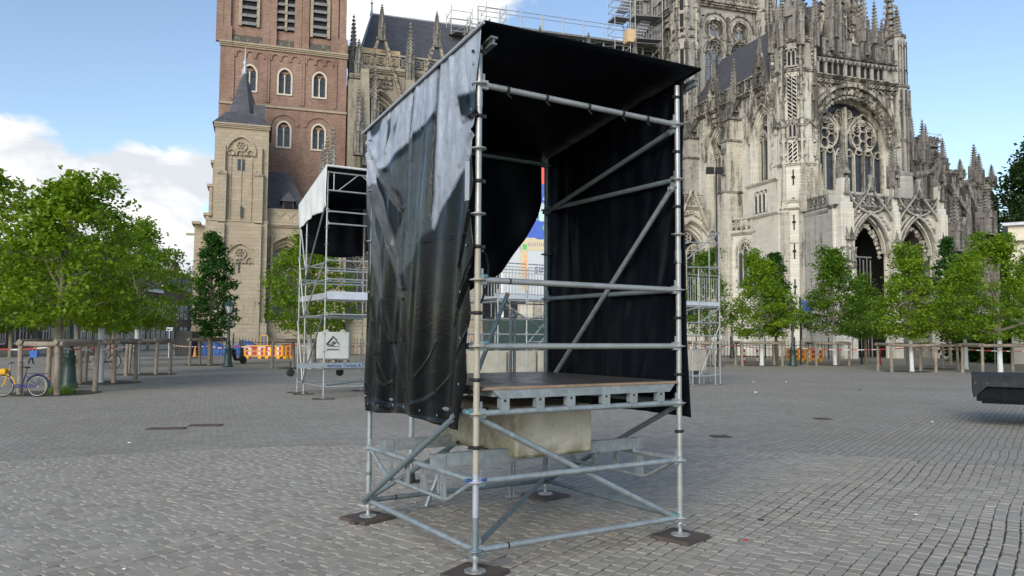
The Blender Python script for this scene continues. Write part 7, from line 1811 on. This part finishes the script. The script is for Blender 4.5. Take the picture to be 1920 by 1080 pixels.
# dark green container and the painted banner beyond the platform
t = thing('container', 'dark green container behind the long platform', 'container', (1.1, 40.5, 0), R(8)); mb = MB(); mb.box(-2.4, 2.4, 0, 2.2, .1, 2.7); mb.build('container_body', MT['contgreen'] if 'contgreen' in MT else MT['green'], t)
mb = MB()
for k in range(24): mb.box(-2.35 + k * .2, -2.28 + k * .2, -.03, -.002, .2, 2.6)
mb.build('rib', MT['green'], t); mb = MB(); mb.box(-2.4, 2.4, -.04, 2.24, 0, .1); mb.build('skid', MT['blackmetal'], t); mb = MB(); mb.box(-2.4, 2.4, -.04, 2.24, 2.702, 2.78); mb.build('roof', MT['blackmetal'], t)
def flat(name, col): MT[name] = simple(name, col, .6, 0, .05, 3); return MT[name]
BY = 52.0; bx0 = atY(962, 500, BY).x; bx1 = bx0 + 4.6; zb0 = atY(990, 560, BY).z; zb1 = atY(1020, 296, BY).z
t = thing('banner', 'tall colourful painted banner on a frame seen through the gap in the sheets', 'banner', (0, BY, 0)); f = Fr((0, 0), (1, 0), (0, -1))
mats = [MT['whitetarp'], None, None, None, None, None, None]

fl_ = [flat('banner_white', (.52, .55, .56)), flat('banner_blue', (.05, .12, .50)), flat('banner_red', (.75, .10, .06)), flat('banner_green', (.10, .45, .12)), flat('banner_sand', (.58, .50, .32)), flat('banner_mint', (.50, .70, .58)), flat('banner_orange', (.78, .36, .16)), flat('banner_violet', (.12, .10, .34))]
mb = MB(); fbox(mb, f, bx0 - .6, bx1, -.05, 0, zb0, zb1 + 2); mb.build('banner_cloth', flat('banner_cloth_white', (.52, .55, .57)), t)
def zp(v): return atY(1000, v, BY).z
def xp(u): return atY(u, 450, BY).x
mb = MB(); mb.m = 1; fbox(mb, f, xp(975), bx1, .001, .01, zp(470), zb1 + 2); mb.m = 2; fbox(mb, f, xp(1008), bx1, .011, .015, zp(345), zp(312)); mb.m = 6; fbox(mb, f, xp(1008), bx1, .011, .015, zp(312), zb1 + 2)
mb.m = 4; fbox(mb, f, xp(976), bx1, .011, .016, zp(470), zp(446)); mb.m = 3; fbox(mb, f, xp(980), xp(988), .017, .02, zp(468), zp(458)); mb.m = 3; mb.loft([f.P(xp(1012), .02, zp(430)), f.P(xp(1022), .02, zp(418)), f.P(bx1, .02, zp(425)), f.P(bx1, .02, zp(440))], [f.P(xp(1012), .022, zp(430)), f.P(xp(1022), .022, zp(418)), f.P(bx1, .022, zp(425)), f.P(bx1, .022, zp(440))])
mb.m = 5; c_ = [(xp(1010), zp(415))] + arch(xp(1018), xp(1026) - xp(1018), zp(392), (xp(1026) - xp(1018)) * 1.3) + [(xp(1026), zp(415))]; mb.loft([f.P(a, .012, z) for a, z in c_], [f.P(a, .018, z) for a, z in c_])
mb.m = 5; c_ = [(xp(985), zp(432)), (xp(985), zp(402)), (xp(1006), zp(402)), (xp(1010), zp(425))]; mb.loft([f.P(a, .012, z) for a, z in c_], [f.P(a, .0175, z) for a, z in c_]); mb.m = 7
for u_, v_, w_, h_ in ((1004, 424, 14, 12), (1014, 440, 16, 9), (996, 412, 5, 9)):
    c_ = [(xp(u_) + (xp(u_ + w_) - xp(u_)) * math.cos(a), zp(v_) + (zp(v_ - h_) - zp(v_)) * math.sin(a)) for a in np.linspace(0, 6.28, 13)[:-1]]; mb.m = 1 if w_ > 10 else 0; mb.loft([f.P(a, .019, z) for a, z in c_], [f.P(a, .024 + .001 * w_, z) for a, z in c_])
mb.m = 6
for k in range(7): fbox(mb, f, xp(982), xp(988), .002, .01, zp(478 + k * 9 + 6), zp(478 + k * 9))
mb.m = 4; fbox(mb, f, xp(975), xp(990), .0012, .0016, zp(545), zp(470))
for k in range(14): mb.m = (4, 0, 5)[k % 3]; bar(mb, f, circ(xp(1010 + (k * 7) % 22), zp(372 + (k * 11) % 30), .09, 6), .05, .011, .013, True)
mb.m = 7
for k in range(10): fbox(mb, f, xp(990 + k * 3.5), xp(991 + k * 3.5), .017, .02, zp(462), zp(455))
mb.build('painting', fl_, t)
text('SINT', .62, t, (xp(1002), -.03, zp(512)), (R(90), 0, 0), 'bluesign', bold=.0); text('JAN', 1.0, t, (xp(999), -.03, zp(533)), (R(90), 0, 0), 'bluesign') if 0 else None
mb = MB()
for x in (bx0 - .7, bx1 + .1): mb.box(x - .08, x + .08, .0, .16, 0, zb1 + 2)
mb.box(bx0 - .7, bx1 + .1, .002, .1, zb0 + 3, zb0 + 3.1); mb.box(bx0 - .7, bx1 + .1, .002, .1, zb0 - .1, zb0 - .01); mb.build('banner_frame', MT['alu'], t)

# ================================================================== SCAFFOLDING ON THE CATHEDRAL
def W2(p): return C0 + E1 * p[0] + E2 * p[1] + Vector((0, 0, p[2]))
def cage(name, label, corners, z0, z1, step, decks, rails=True, bars=.05, extra=None):
    # corners in cathedral axes, closed ring; posts, ledgers, decks
    c = Vector((corners[0][0], corners[0][1], 0)); o = thing(name, label, 'scaffold', W2((c.x, c.y, 0)), CYAW, 'scaffolds on the cathedral roof')
    n = len(corners); cs = [Vector((x, y, 0)) - c for x, y in corners]
    for p in cs: mb = MB(); mb.tube(p + Vector((0, 0, z0)), p + Vector((0, 0, z1)), bars, 6); mb.build('standard', MT['galvl'], o)
    z = z0 + step
    while z <= z1 + .01:
        for i in range(n):
            mb = MB(); mb.tube(cs[i] + Vector((0, 0, z)), cs[(i + 1) % n] + Vector((0, 0, z)), bars * .8, 5); mb.build('ledger', MT['galvl'], o)
        z += step
    for i in range(n): mb = MB(); mb.tube(cs[i] + Vector((0, 0, z0)), cs[(i + 1) % n] + Vector((0, 0, z0 + step * 2)), bars * .7, 5); mb.build('brace', MT['galv'], o)
    for dz in decks:
        mb = MB(); mb.loft([p + Vector((0, 0, dz)) for p in cs], [p + Vector((0, 0, dz + .1)) for p in cs]); mb.build('deck', MT['louvre'], o)
        if rails:
            for i in range(n):
                a, b = cs[i], cs[(i + 1) % n]; m = max(3, int((b - a).length / .35)); mb = MB()
                for k in range(m + 1): p = a.lerp(b, k / m); mb.tube(p + Vector((0, 0, dz + .1)), p + Vector((0, 0, dz + 1.35)), .025, 4)
                mb.tube(a + Vector((0, 0, dz + 1.35)), b + Vector((0, 0, dz + 1.35)), .04, 5); mb.build('railing', MT['galvl'], o)
    return o, c
ry, rz_ = RIDGE[1], RIDGE[2]
def onplane(u, v, t): s_, z = chf(u, v, t); return s_, z
# hanging cage on the roof slope
tq = EAVE[0] + 4; s0, z0 = onplane(846, 55, tq); s1, z1 = onplane(905, 10, tq); zz, = (onplane(846, 30, tq)[1],)
cage('roof_scaffold', 'scaffold cage hanging on the nave roof slope above the left sheet', [(s0, tq), (s0 + 2.6, tq), (s0 + 2.6, tq + 2.5), (s0, tq + 2.5)], z0 - .6, z0 + 3.0, 1.0, (z0 - .2,), False)
s0, z0 = onplane(912, 35, tq + 2); cage('roof_scaffold', 'taller scaffold cage at the nave ridge above the canopy edge', [(s0, tq + 2), (s0 + 2.6, tq + 2), (s0 + 2.6, tq + 4.5), (s0, tq + 4.5)], z0 - 3, z0 + 2.2, 1.1, (z0 - .5,), False)
s0, z0 = onplane(880, 62, tq + 1); cage('roof_scaffold', 'small scaffold stair between the two cages on the nave roof', [(s0, tq + .6), (s0 + 2.4, tq + .6), (s0 + 2.4, tq + 2), (s0, tq + 2)], z0 - 2.5, z0 + 2.0, .7, (z0 - 1.5,), True)
# long ridge walkway with guard rails
a = RIDGE[0] + 13; b = xc - XR - 1.0; b = onplane(1240, 80, ry - 1.0)[0]; o = thing('roof_walkway', 'long guard railed walkway along the nave ridge', 'scaffold', W2((a, ry - 1.0, 0)), CYAW, 'scaffolds on the cathedral roof')
n = 9; L_ = b - a; zr_ = rz_ - .5
for k in range(n + 1):
    x = L_ * k / n; mb = MB(); mb.tube((x, 0, zr_ - 1), (x, 0, zr_ + 2.9), .06, 6); mb.tube((x + .12, 0, zr_ - 1), (x + .12, 0, zr_ + 2.9), .04, 6); mb.build('standard', MT['galvl'], o)
for z, r_ in ((2.9, .045), (2.35, .04), (.9, .05), (.4, .04)): mb = MB(); mb.tube((0, 0, zr_ + z), (L_, 0, zr_ + z), r_, 6); mb.build('ledger', MT['galvl'], o)
mb = MB(); mb.box(0, L_, -.6, .9, zr_ + .45, zr_ + .6); mb.build('deck', MT['louvre'], o)
for k in range(n): mb = MB(); mb.tube((L_ * k / n, 0, zr_ - .2), (L_ * (k + 1) / n, 0, zr_ + .4), .035, 5); mb.build('brace', MT['galv'], o)
# scaffold stair at the crossing tower
tq = ry - 2.5; s0 = onplane(1153, 40, tq)[0]; s1 = onplane(1182, 40, tq)[0]; zb_ = onplane(1153, 98, tq)[1]
cage('tower_scaffold', 'open stair scaffold rising beside the crossing tower', [(s0, tq), (s1, tq), (s1, tq + 2.2), (s0, tq + 2.2)], zb_ - 1, zb_ + 12, 1.0, (onplane(1160, 32, tq)[1],), False)
s2 = onplane(1234, 40, tq)[0]; d1 = onplane(1200, 34, tq)[1]; d2 = onplane(1210, 78, tq)[1]
cage('tower_scaffold', 'scaffold landings with barred railings against the crossing tower', [(s1 + .4, tq - .6), (s2, tq - 1.2), (s2, tq + 1.6), (s1 + .4, tq + 1.6)], zb_ - 3, zb_ + 12, 2.2, (d1, d2), True)
o = thing('scaffold_stair', 'flights of pale steps inside the scaffold at the crossing tower', 'stair', W2((s1, tq, 0)), CYAW)
for j, zz in enumerate((d1 + .8, d2 + .6)):
    for k in range(7): mb = MB(); mb.box(-1.6 + k * .25 if j == 0 else .6 + k * .25, -.2 + k * .25 if j == 0 else 2.0 + k * .25, .3, 1.3, zz + k * .45, zz + k * .45 + .12); mb.build('step', MT['alu'], o)
mb = MB(); x0, z0 = onplane(1176, 78, tq - .3); x1, _ = onplane(1192, 78, tq - .3); h_ = onplane(1176, 56, tq)[1]; mb.box(x0, x1, tq - .5, tq + .8, z0, h_); o = mb.build('plywood_box'.replace('plywood', 'site'), MT['paleply']); o.location = C0; o.rotation_euler = (0, 0, CYAW); tag(o, 'pale plywood box on the scaffold beside the crossing tower', 'box')
# scaffold on the choir at the right
s0, z0 = chf(1742, 322, 14); s1 = chf(1766, 322, 14)[0]; zt_ = chf(1755, 235, 14)[1]
cage('choir_scaffold', 'small rusty scaffold among the pinnacles right of the transept', [(s0, 14), (s1, 14), (s1, 16), (s0, 16)], z0 - 2, zt_ - 1.0, 1.0, (zt_ - 2.8,), False, .04)

# ================================================================== FIGURES, BICYCLES AND SMALL THINGS
def skin(name, joints, edges, mat, par, sub=2, loc=(0, 0, 0)):
    me = bpy.data.meshes.new(name); me.from_pydata([j[0] for j in joints], edges, []); me.materials.append(MT[mat]); o = bpy.data.objects.new(name, me); COL.objects.link(o); o.parent = par; o.location = loc
    m_ = o.modifiers.new('s', 'SKIN'); me.skin_vertices if me.skin_vertices else None
    if not me.skin_vertices:
        bpy.context.view_layer.objects.active = o; o.select_set(True); bpy.ops.mesh.customdata_skin_add() if hasattr(bpy.ops.mesh, 'customdata_skin_add') else None
    for i, j in enumerate(joints):
        sv = me.skin_vertices[0].data[i]; sv.radius = (j[1], j[1] if len(j) < 3 else j[2]); sv.use_root = i == 0
    s_ = o.modifiers.new('u', 'SUBSURF'); s_.levels = sub; s_.render_levels = sub
    m_.use_smooth_shade = True; return o
# walking person seen between the left log guards
p = gnd(57, 684); P = thing('person', 'person in dark clothes walking with a bright blue bag beyond the first log guard', 'person', (p.x, p.y, 0), R(80))
J = [((0, 0, .92), .15, .11), ((0, 0, 1.18), .13, .10), ((0, 0, 1.40), .16, .10), ((0, .0, 1.50), .06, .06), ((.01, 0, 1.60), .075, .085), ((.01, 0, 1.72), .07, .08),
     ((0, .19, 1.38), .055), ((.05, .25, 1.12), .045), ((.16, .26, .90), .035), ((0, -.19, 1.38), .055), ((-.04, -.25, 1.12), .045), ((.04, -.27, .88), .035),
     ((.03, .09, .86), .09), ((.20, .09, .48), .06), ((.30, .10, .10), .045), ((.40, .10, .05), .04), ((-.03, -.09, .86), .09), ((-.06, -.09, .48), .06), ((-.26, -.10, .14), .045), ((-.20, -.10, .05), .04)]
skin('body', J, [(0, 1), (1, 2), (2, 3), (3, 4), (4, 5), (2, 6), (6, 7), (7, 8), (2, 9), (9, 10), (10, 11), (0, 12), (12, 13), (13, 14), (14, 15), (0, 16), (16, 17), (17, 18), (18, 19)], 'dress', P)
mb = MB(); mb.lathe((.01, 0, 1.66), [(.03, -.1), (.07, -.06), (.082, 0), (.07, .06), (.03, .1)], 12); hd = mb.build('head', MT['skin'], P); mb = MB(); mb.lathe((-.015, 0, 1.69), [(.085, -.06), (.092, 0), (.075, .06), (.03, .09)], 12); mb.build('hair', MT['ink'], hd)
t = thing('shopping_bag', 'bright blue shopping bag carried by the walking person', 'bag', (p.x + .25, p.y - .1, 0)); mb = MB(); mb.hexa([(-.2, -.08, .42), (.2, -.08, .42), (.2, .08, .42), (-.2, .08, .42), (-.23, -.1, .82), (.23, -.1, .82), (.23, .1, .82), (-.23, .1, .82)]); mb.build('bag_body', MT['skybag'] if 'skybag' in MT else MT['bluetarp'], t)
mb = MB(); mb.path([(-.1, 0, .82), (-.06, 0, .98), (.06, 0, .98), (.1, 0, .82)], .012, 5); mb.build('handle', MT['white'], t)
# crouching/seated dark figure is a parked scooter beside the lantern post
p = gnd(441, 683); t = thing('scooter', 'dark parked scooter half hidden by the lantern lamp post', 'scooter', (p.x, p.y, 0), R(60))
mb = MB(); 
for x in (-.6, .6): mb.lathe((x, -.06, .25), [(.14, 0), (.24, .01), (.25, .05), (.24, .11), (.14, .12)], 16, (0, 1, 0))
mb.build('wheel', MT['rubber'], t); mb = MB()
mb.path([(-.75, 0, .55), (-.5, 0, .72), (-.1, 0, .62), (0, 0, .3), (.35, 0, .28), (.5, 0, .6), (.45, 0, 1.0)], .13, 8, [.08, .15, .14, .1, .09, .13, .07]); mb.build('scooter_body', MT['blackmetal'], t)
mb = MB(); mb.path([(-.7, 0, .82), (-.4, 0, .86), (-.05, 0, .8)], .11, 8); mb.build('seat', MT['rubber'], t); mb = MB(); mb.tube((.42, -.32, 1.05), (.42, .32, 1.05), .02, 6); mb.obox((.5, 0, 1.25), (.02, 0, .03), (0, .2, 0), (-.06, 0, .22)); mb.build('handlebar', MT['galv'], t)
# statue
p = atY(637, 625, 47.0); t = thing('statue', 'dark bronze striding figure in a long cloak on a stone plinth', 'statue', (p.x, p.y, 0), R(200)); zpl_ = p.z
J = [((0, 0, 1.0), .19, .16), ((0, 0, 1.3), .18, .14), ((.02, 0, 1.52), .2, .13), ((.03, 0, 1.63), .07, .07), ((.05, 0, 1.75), .09, .10), ((.05, 0, 1.88), .08, .09), ((.0, .22, 1.45), .07), ((.15, .3, 1.2), .06), ((.33, .22, 1.12), .05), ((0, -.22, 1.45), .07), ((-.1, -.3, 1.15), .06), ((.02, -.3, .95), .05), ((.1, .1, .6), .14), ((.32, .12, .1), .07), ((.42, .12, .04), .06), ((-.12, -.08, .6), .2, .15), ((-.22, -.1, .3), .19, .14), ((-.28, -.1, .05), .1)]
o = skin('figure', J, [(0, 1), (1, 2), (2, 3), (3, 4), (4, 5), (2, 6), (6, 7), (7, 8), (2, 9), (9, 10), (10, 11), (0, 12), (12, 13), (13, 14), (0, 15), (15, 16), (16, 17)], 'bronze', t, 2, (0, 0, zpl_))
mb = MB(); mb.box(-.6, .6, -.5, .5, 0, .3); mb.box(-.45, .45, -.38, .38, .3, zpl_ - .12); mb.box(-.52, .52, -.44, .44, zpl_ - .12, zpl_ + .02); mb.build('plinth', MT['grey'], t)
# bicycles
def bike(label, x, y, rz, c1, c2, basket=False, small=False):
    t = thing('bicycle', label, 'bicycle', (x, y, 0), rz, 'bicycles parked on the left of the square')
    def wheel(cx):
        mb = MB(); pts = [(cx + .345 * math.cos(a), 0, .36 + .345 * math.sin(a)) for a in np.linspace(0, 2 * math.pi, 29)]; mb.path(pts, .019, 7, cap=False); w = mb.build('wheel', MT['rubber'], t)
        mb = MB(); mb.path([(cx + .315 * math.cos(a), 0, .36 + .315 * math.sin(a)) for a in np.linspace(0, 2 * math.pi, 29)], .013, 6, cap=False); mb.tube((cx, -.03, .36), (cx, .03, .36), .025, 8)
        for k in range(16): a = k * math.pi / 8; mb.tube((cx, 0, .36), (cx + .31 * math.cos(a), 0, .36 + .31 * math.sin(a)), .0035, 4)
        mb.build('rim', MT['galvl'], w)
    wheel(-.56); wheel(.56)
    mb = MB(); fk = [(-.56, 0, .36), (-.43, 0, .72), (-.38, 0, .92)]
    mb.path([(-.40, 0, .86), (-.3, 0, .5), (-.1, 0, .32), (.02, 0, .30)], .03, 8); mb.path([(.02, 0, .30), (.17, 0, .82)], .022, 8); mb.path([(.02, 0, .30), (.56, 0, .36)], .018, 7); mb.path([(.15, 0, .72), (.56, 0, .36)], .014, 7); mb.path([(-.41, 0, .78), (-.2, 0, .42), (.06, 0, .40)], .02, 7)
    mb.build('frame', MT[c1], t)
    mb = MB()
    for s_ in (-.045, .045): mb.path([(-.56, s_, .36), (-.47, s_, .60), (-.43, s_ * .4, .74)], .014, 6)
    mb.path([(-.43, 0, .74), (-.38, 0, .92)], .026, 8); mb.path([(-.56 + .385 * math.cos(a), 0, .36 + .385 * math.sin(a)) for a in np.linspace(.1, 2.6, 12)], .024, 6); mb.build('front_fork', MT[c2], t)
    mb = MB(); mb.path([(.56 + .385 * math.cos(a), 0, .36 + .385 * math.sin(a)) for a in np.linspace(-.2, 2.7, 14)], .026, 6); mb.build('mudguard', MT[c1], t)
    mb = MB(); mb.box(.25, .86, -.07, .07, .765, .785); mb.tube((.56, .07, .36), (.7, .07, .77), .008, 5); mb.tube((.56, -.07, .36), (.7, -.07, .77), .008, 5); mb.build('carrier', MT[c1], t)
    mb = MB(); mb.obox((.22, .03, .36), (.3, 0, .02), (0, .02, 0), (0, 0, .055)); mb.tube((.02, .09, .3), (-.08, .09, .16), .01, 5); mb.box(-.13, -.04, .08, .16, .145, .165); mb.build('chain_case', MT[c1], t)
    mb = MB(); mb.lathe((.2, 0, .97), [(.03, -.03), (.1, 0), (.08, .035), (.0, .04)], 10); mb.obox((.12, 0, .985), (.12, 0, 0), (0, .035, 0), (0, 0, .02)); mb.tube((.17, 0, .8), (.2, 0, .96), .014, 7); mb.build('saddle', MT['rubber'], t)
    mb = MB(); mb.path([(-.38, 0, .92), (-.36, 0, 1.1)], .014, 6); mb.path([(-.12, -.27, 1.14), (-.3, -.24, 1.16), (-.38, -.1, 1.1), (-.36, 0, 1.09), (-.38, .1, 1.1), (-.3, .24, 1.16), (-.12, .27, 1.14)], .013, 6); hb = mb.build('handlebar', MT['galvl'], t)
    mb = MB(); mb.tube((-.22, -.26, 1.15), (-.1, -.27, 1.14), .019, 7); mb.tube((-.22, .26, 1.15), (-.1, .27, 1.14), .019, 7); mb.build('grip', MT['rubber'], hb)
    if basket:
        mb = MB(); mb.hexa([(-.72, -.14, .78), (-.45, -.14, .78), (-.45, .14, .78), (-.72, .14, .78), (-.75, -.16, .93), (-.43, -.16, .93), (-.43, .16, .93), (-.75, .16, .93)]); mb.build('front_carrier', MT[c2], t)
    mb = MB(); mb.tube((.08, .06, .26), (-.02, .2, .02), .012, 5); mb.build('kickstand', MT['galv'], t); mb = MB(); mb.obox((.955, 0, .62), (.02, 0, 0), (0, .03, 0), (0, 0, .035)); mb.build('rear_lamp', MT['red'], t); return t
p = gnd(62, 745); bike('yellow and navy blue bicycle parked before the nearest log guard', p.x - .46, p.y + .15, R(2), 'navy', 'yellow', True).scale = (.84, .84, .84)
p = gnd(78, 698); bike('dark bicycle standing on the roadway beyond the nearest log guard', p.x, p.y + 3.2, R(10), 'blackmetal', 'blackmetal')
p = gnd(112, 697); bike('black bicycle beyond the log guard, right of the other dark one', p.x + .2, p.y + 3.6, R(-6), 'blackmetal', 'blackmetal')
p = gnd(1640, 680); bike('dark bicycle leaning before the porch grille', 23.0, 63.0, R(4), 'blackmetal', 'blackmetal'); p = gnd(1868, 690); bike('black bicycle behind the long log guard at the right', p.x, p.y + 3, R(60), 'blackmetal', 'blackmetal')
p = atY(668, 672, 50); bike('blue bicycle against the iron fence behind the concrete block', p.x, 60, R(5), 'bluesign', 'bluesign')
# grass tuft in the tree pit
rnd = random.Random(9); mb = MB()
for i in range(260):
    a, r_ = rnd.random() * 6.28, rnd.random() ** .5 * .45; x, y, h_ = r_ * math.cos(a), r_ * math.sin(a) * .6, rnd.uniform(.1, .34); dx, dy = rnd.uniform(-.1, .1), rnd.uniform(-.1, .1)
    mb.add([(x - .012, y, 0), (x + .012, y, 0), (x + dx, y + dy, h_)], [(0, 1, 2)])
o = mb.build('grass', MT['leafC']); o.location = (-13.35, 23.2, 0); tag(o, 'tuft of green grass behind the bicycle wheel', 'grass', kind='stuff')

# trailer with a timber edged bed
T0 = gnd(1832, 800); t = thing('flatbed_trailer', 'black flatbed trailer bed with worn timber edge reaching in from the right', 'trailer', (9.42, 16.0, 0), R(-30))
MT['edgeplank'] = simple('worn_black_plank', (.028, .030, .034), .85, 0, .35, 3, .3, 20, spec=.2, grime=(.14, .10, .08)); MT['trailerblack'] = simple('trailer_black_steel', (.004, .005, .006), .7, 0, .2, 4, spec=.15)
zt_ = 1.03; mb = MB(); mb.box(0, 7.5, 0, .05, zt_ - .22, zt_); mb.box(0, .05, .052, 2.4, zt_ - .42, zt_); mb.hexa([(0, 0, zt_ - .44), (.03, 0, zt_ - .44), (.03, .05, zt_ - .44), (0, .05, zt_ - .44), (0, 0, zt_ - .222), (.24, 0, zt_ - .222), (.24, .05, zt_ - .222), (0, .05, zt_ - .222)]); mb.build('edge_board', MT['edgeplank'], t)
mb = MB(); mb.box(.05, 7.5, .05, 2.4, zt_ - .06, zt_ - .004); mb.build('bed', MT['edgeplank'], t)
mb = MB(); poly_ = [(.06, zt_ - .52), (.06, zt_ - .42), (.26, zt_ - .24), (7.5, zt_ - .24), (7.5, zt_ - .52)]
mb.loft([(x, .08, z) for x, z in poly_], [(x, .14, z) for x, z in poly_]); mb.loft([(x, 2.2, z) for x, z in poly_], [(x, 2.26, z) for x, z in poly_]); mb.box(.22, 7.5, .141, 2.2, zt_ - .5, zt_ - .46); mb.build('chassis', MT['trailerblack'], t)
mb = MB(); mb.box(.15, 7.5, .02, .16, zt_ - .56, zt_ - .525); mb.build('lower_rail', MT['trailerblack'], t)
for x in (5.4, 6.4):
    for y in (.3, 2.1): mb = MB(); mb.lathe((x, y - .1, .42), [(.2, 0), (.4, .02), (.42, .08), (.4, .2), (.2, .22)], 20, (0, 1, 0)); w = mb.build('wheel', MT['rubber'], t); mb = MB(); mb.lathe((x, y - .08, .42), [(.05, -.01), (.2, 0), (.2, .05)], 16, (0, 1, 0)); mb.build('rim', MT['galv'], w)
mb = MB(); mb.box(3.6, 3.75, .5, .65, 0, zt_ - .5); mb.build('support_leg', MT['trailerblack'], t)
for x in (1.22, 1.32): mb = MB(); mb.lathe((x, .079, zt_ - .33), [(.018, 0), (.018, .004)], 8, (0, -1, 0)); mb.build('bolt', MT['galvl'], t)
# drain covers and litter
for lb, (u_, v_), w in (('long thin iron drain slot in the paving at the left', (312, 803), .34), ('small dark iron cover right of the foreground scaffold', (1351, 818), .16), ('small iron cover farther right in the paving', (1543, 785), .16), ('iron cover left of the foreground scaffold base', (385, 797), .3)):
    p = gnd(u_, v_); mb = MB(); mb.box(-w, w, -.14, .14, -.012, .006)
    for k in range(5): mb.box(-w * .9, w * .9, -.11 + k * .05, -.095 + k * .05, .0062, .009)
    o = mb.build('drain_cover', MT['plate']); o.location = (p.x, p.y, 0); o.rotation_euler = (0, 0, R(8)); tag(o, lb, 'drain cover', 'iron covers in the paving')
LIT = [('crumpled white paper on the paving right of the long platform', 1474, 717, .06, 'white'), ('flat white paper scrap below the crumpled one', 1417, 737, .06, 'white'), ('white scrap on the paving under the trailer side', 1717, 967, .022, 'white'), ('small red scrap at the lower right paving', 1397, 1015, .02, 'red'), ('small black scrap at the lower right paving', 1427, 978, .035, 'rubber'), ('pale scrap at the middle right paving', 1748, 793, .04, 'white'),
       ('white scrap near the left drain slot', 243, 832, .04, 'white'), ('small scrap beside the long platform feet', 1413, 717, .05, 'white'), ('dark scrap on the far paving before the trees', 1612, 732, .06, 'rubber'), ('white stub at the lower left paving', 233, 1070, .018, 'white')]
rnd = random.Random(3)
for lb, u_, v_, s_, m_ in LIT:
    p = gnd(u_, v_); mb = MB(); n = 6; V = [(s_ * math.cos(i * 1.047) * rnd.uniform(.6, 1.2), s_ * .7 * math.sin(i * 1.047) * rnd.uniform(.6, 1.2), .004 + rnd.random() * s_ * .35) for i in range(n)]
    mb.loft(V, [(x * .8, y * .8, z + s_ * .3) for x, y, z in V]); o = mb.build('paper_scrap', MT[m_]); o.location = (p.x, p.y, 0.004); tag(o, lb, 'paper scrap', 'scraps of litter on the paving')
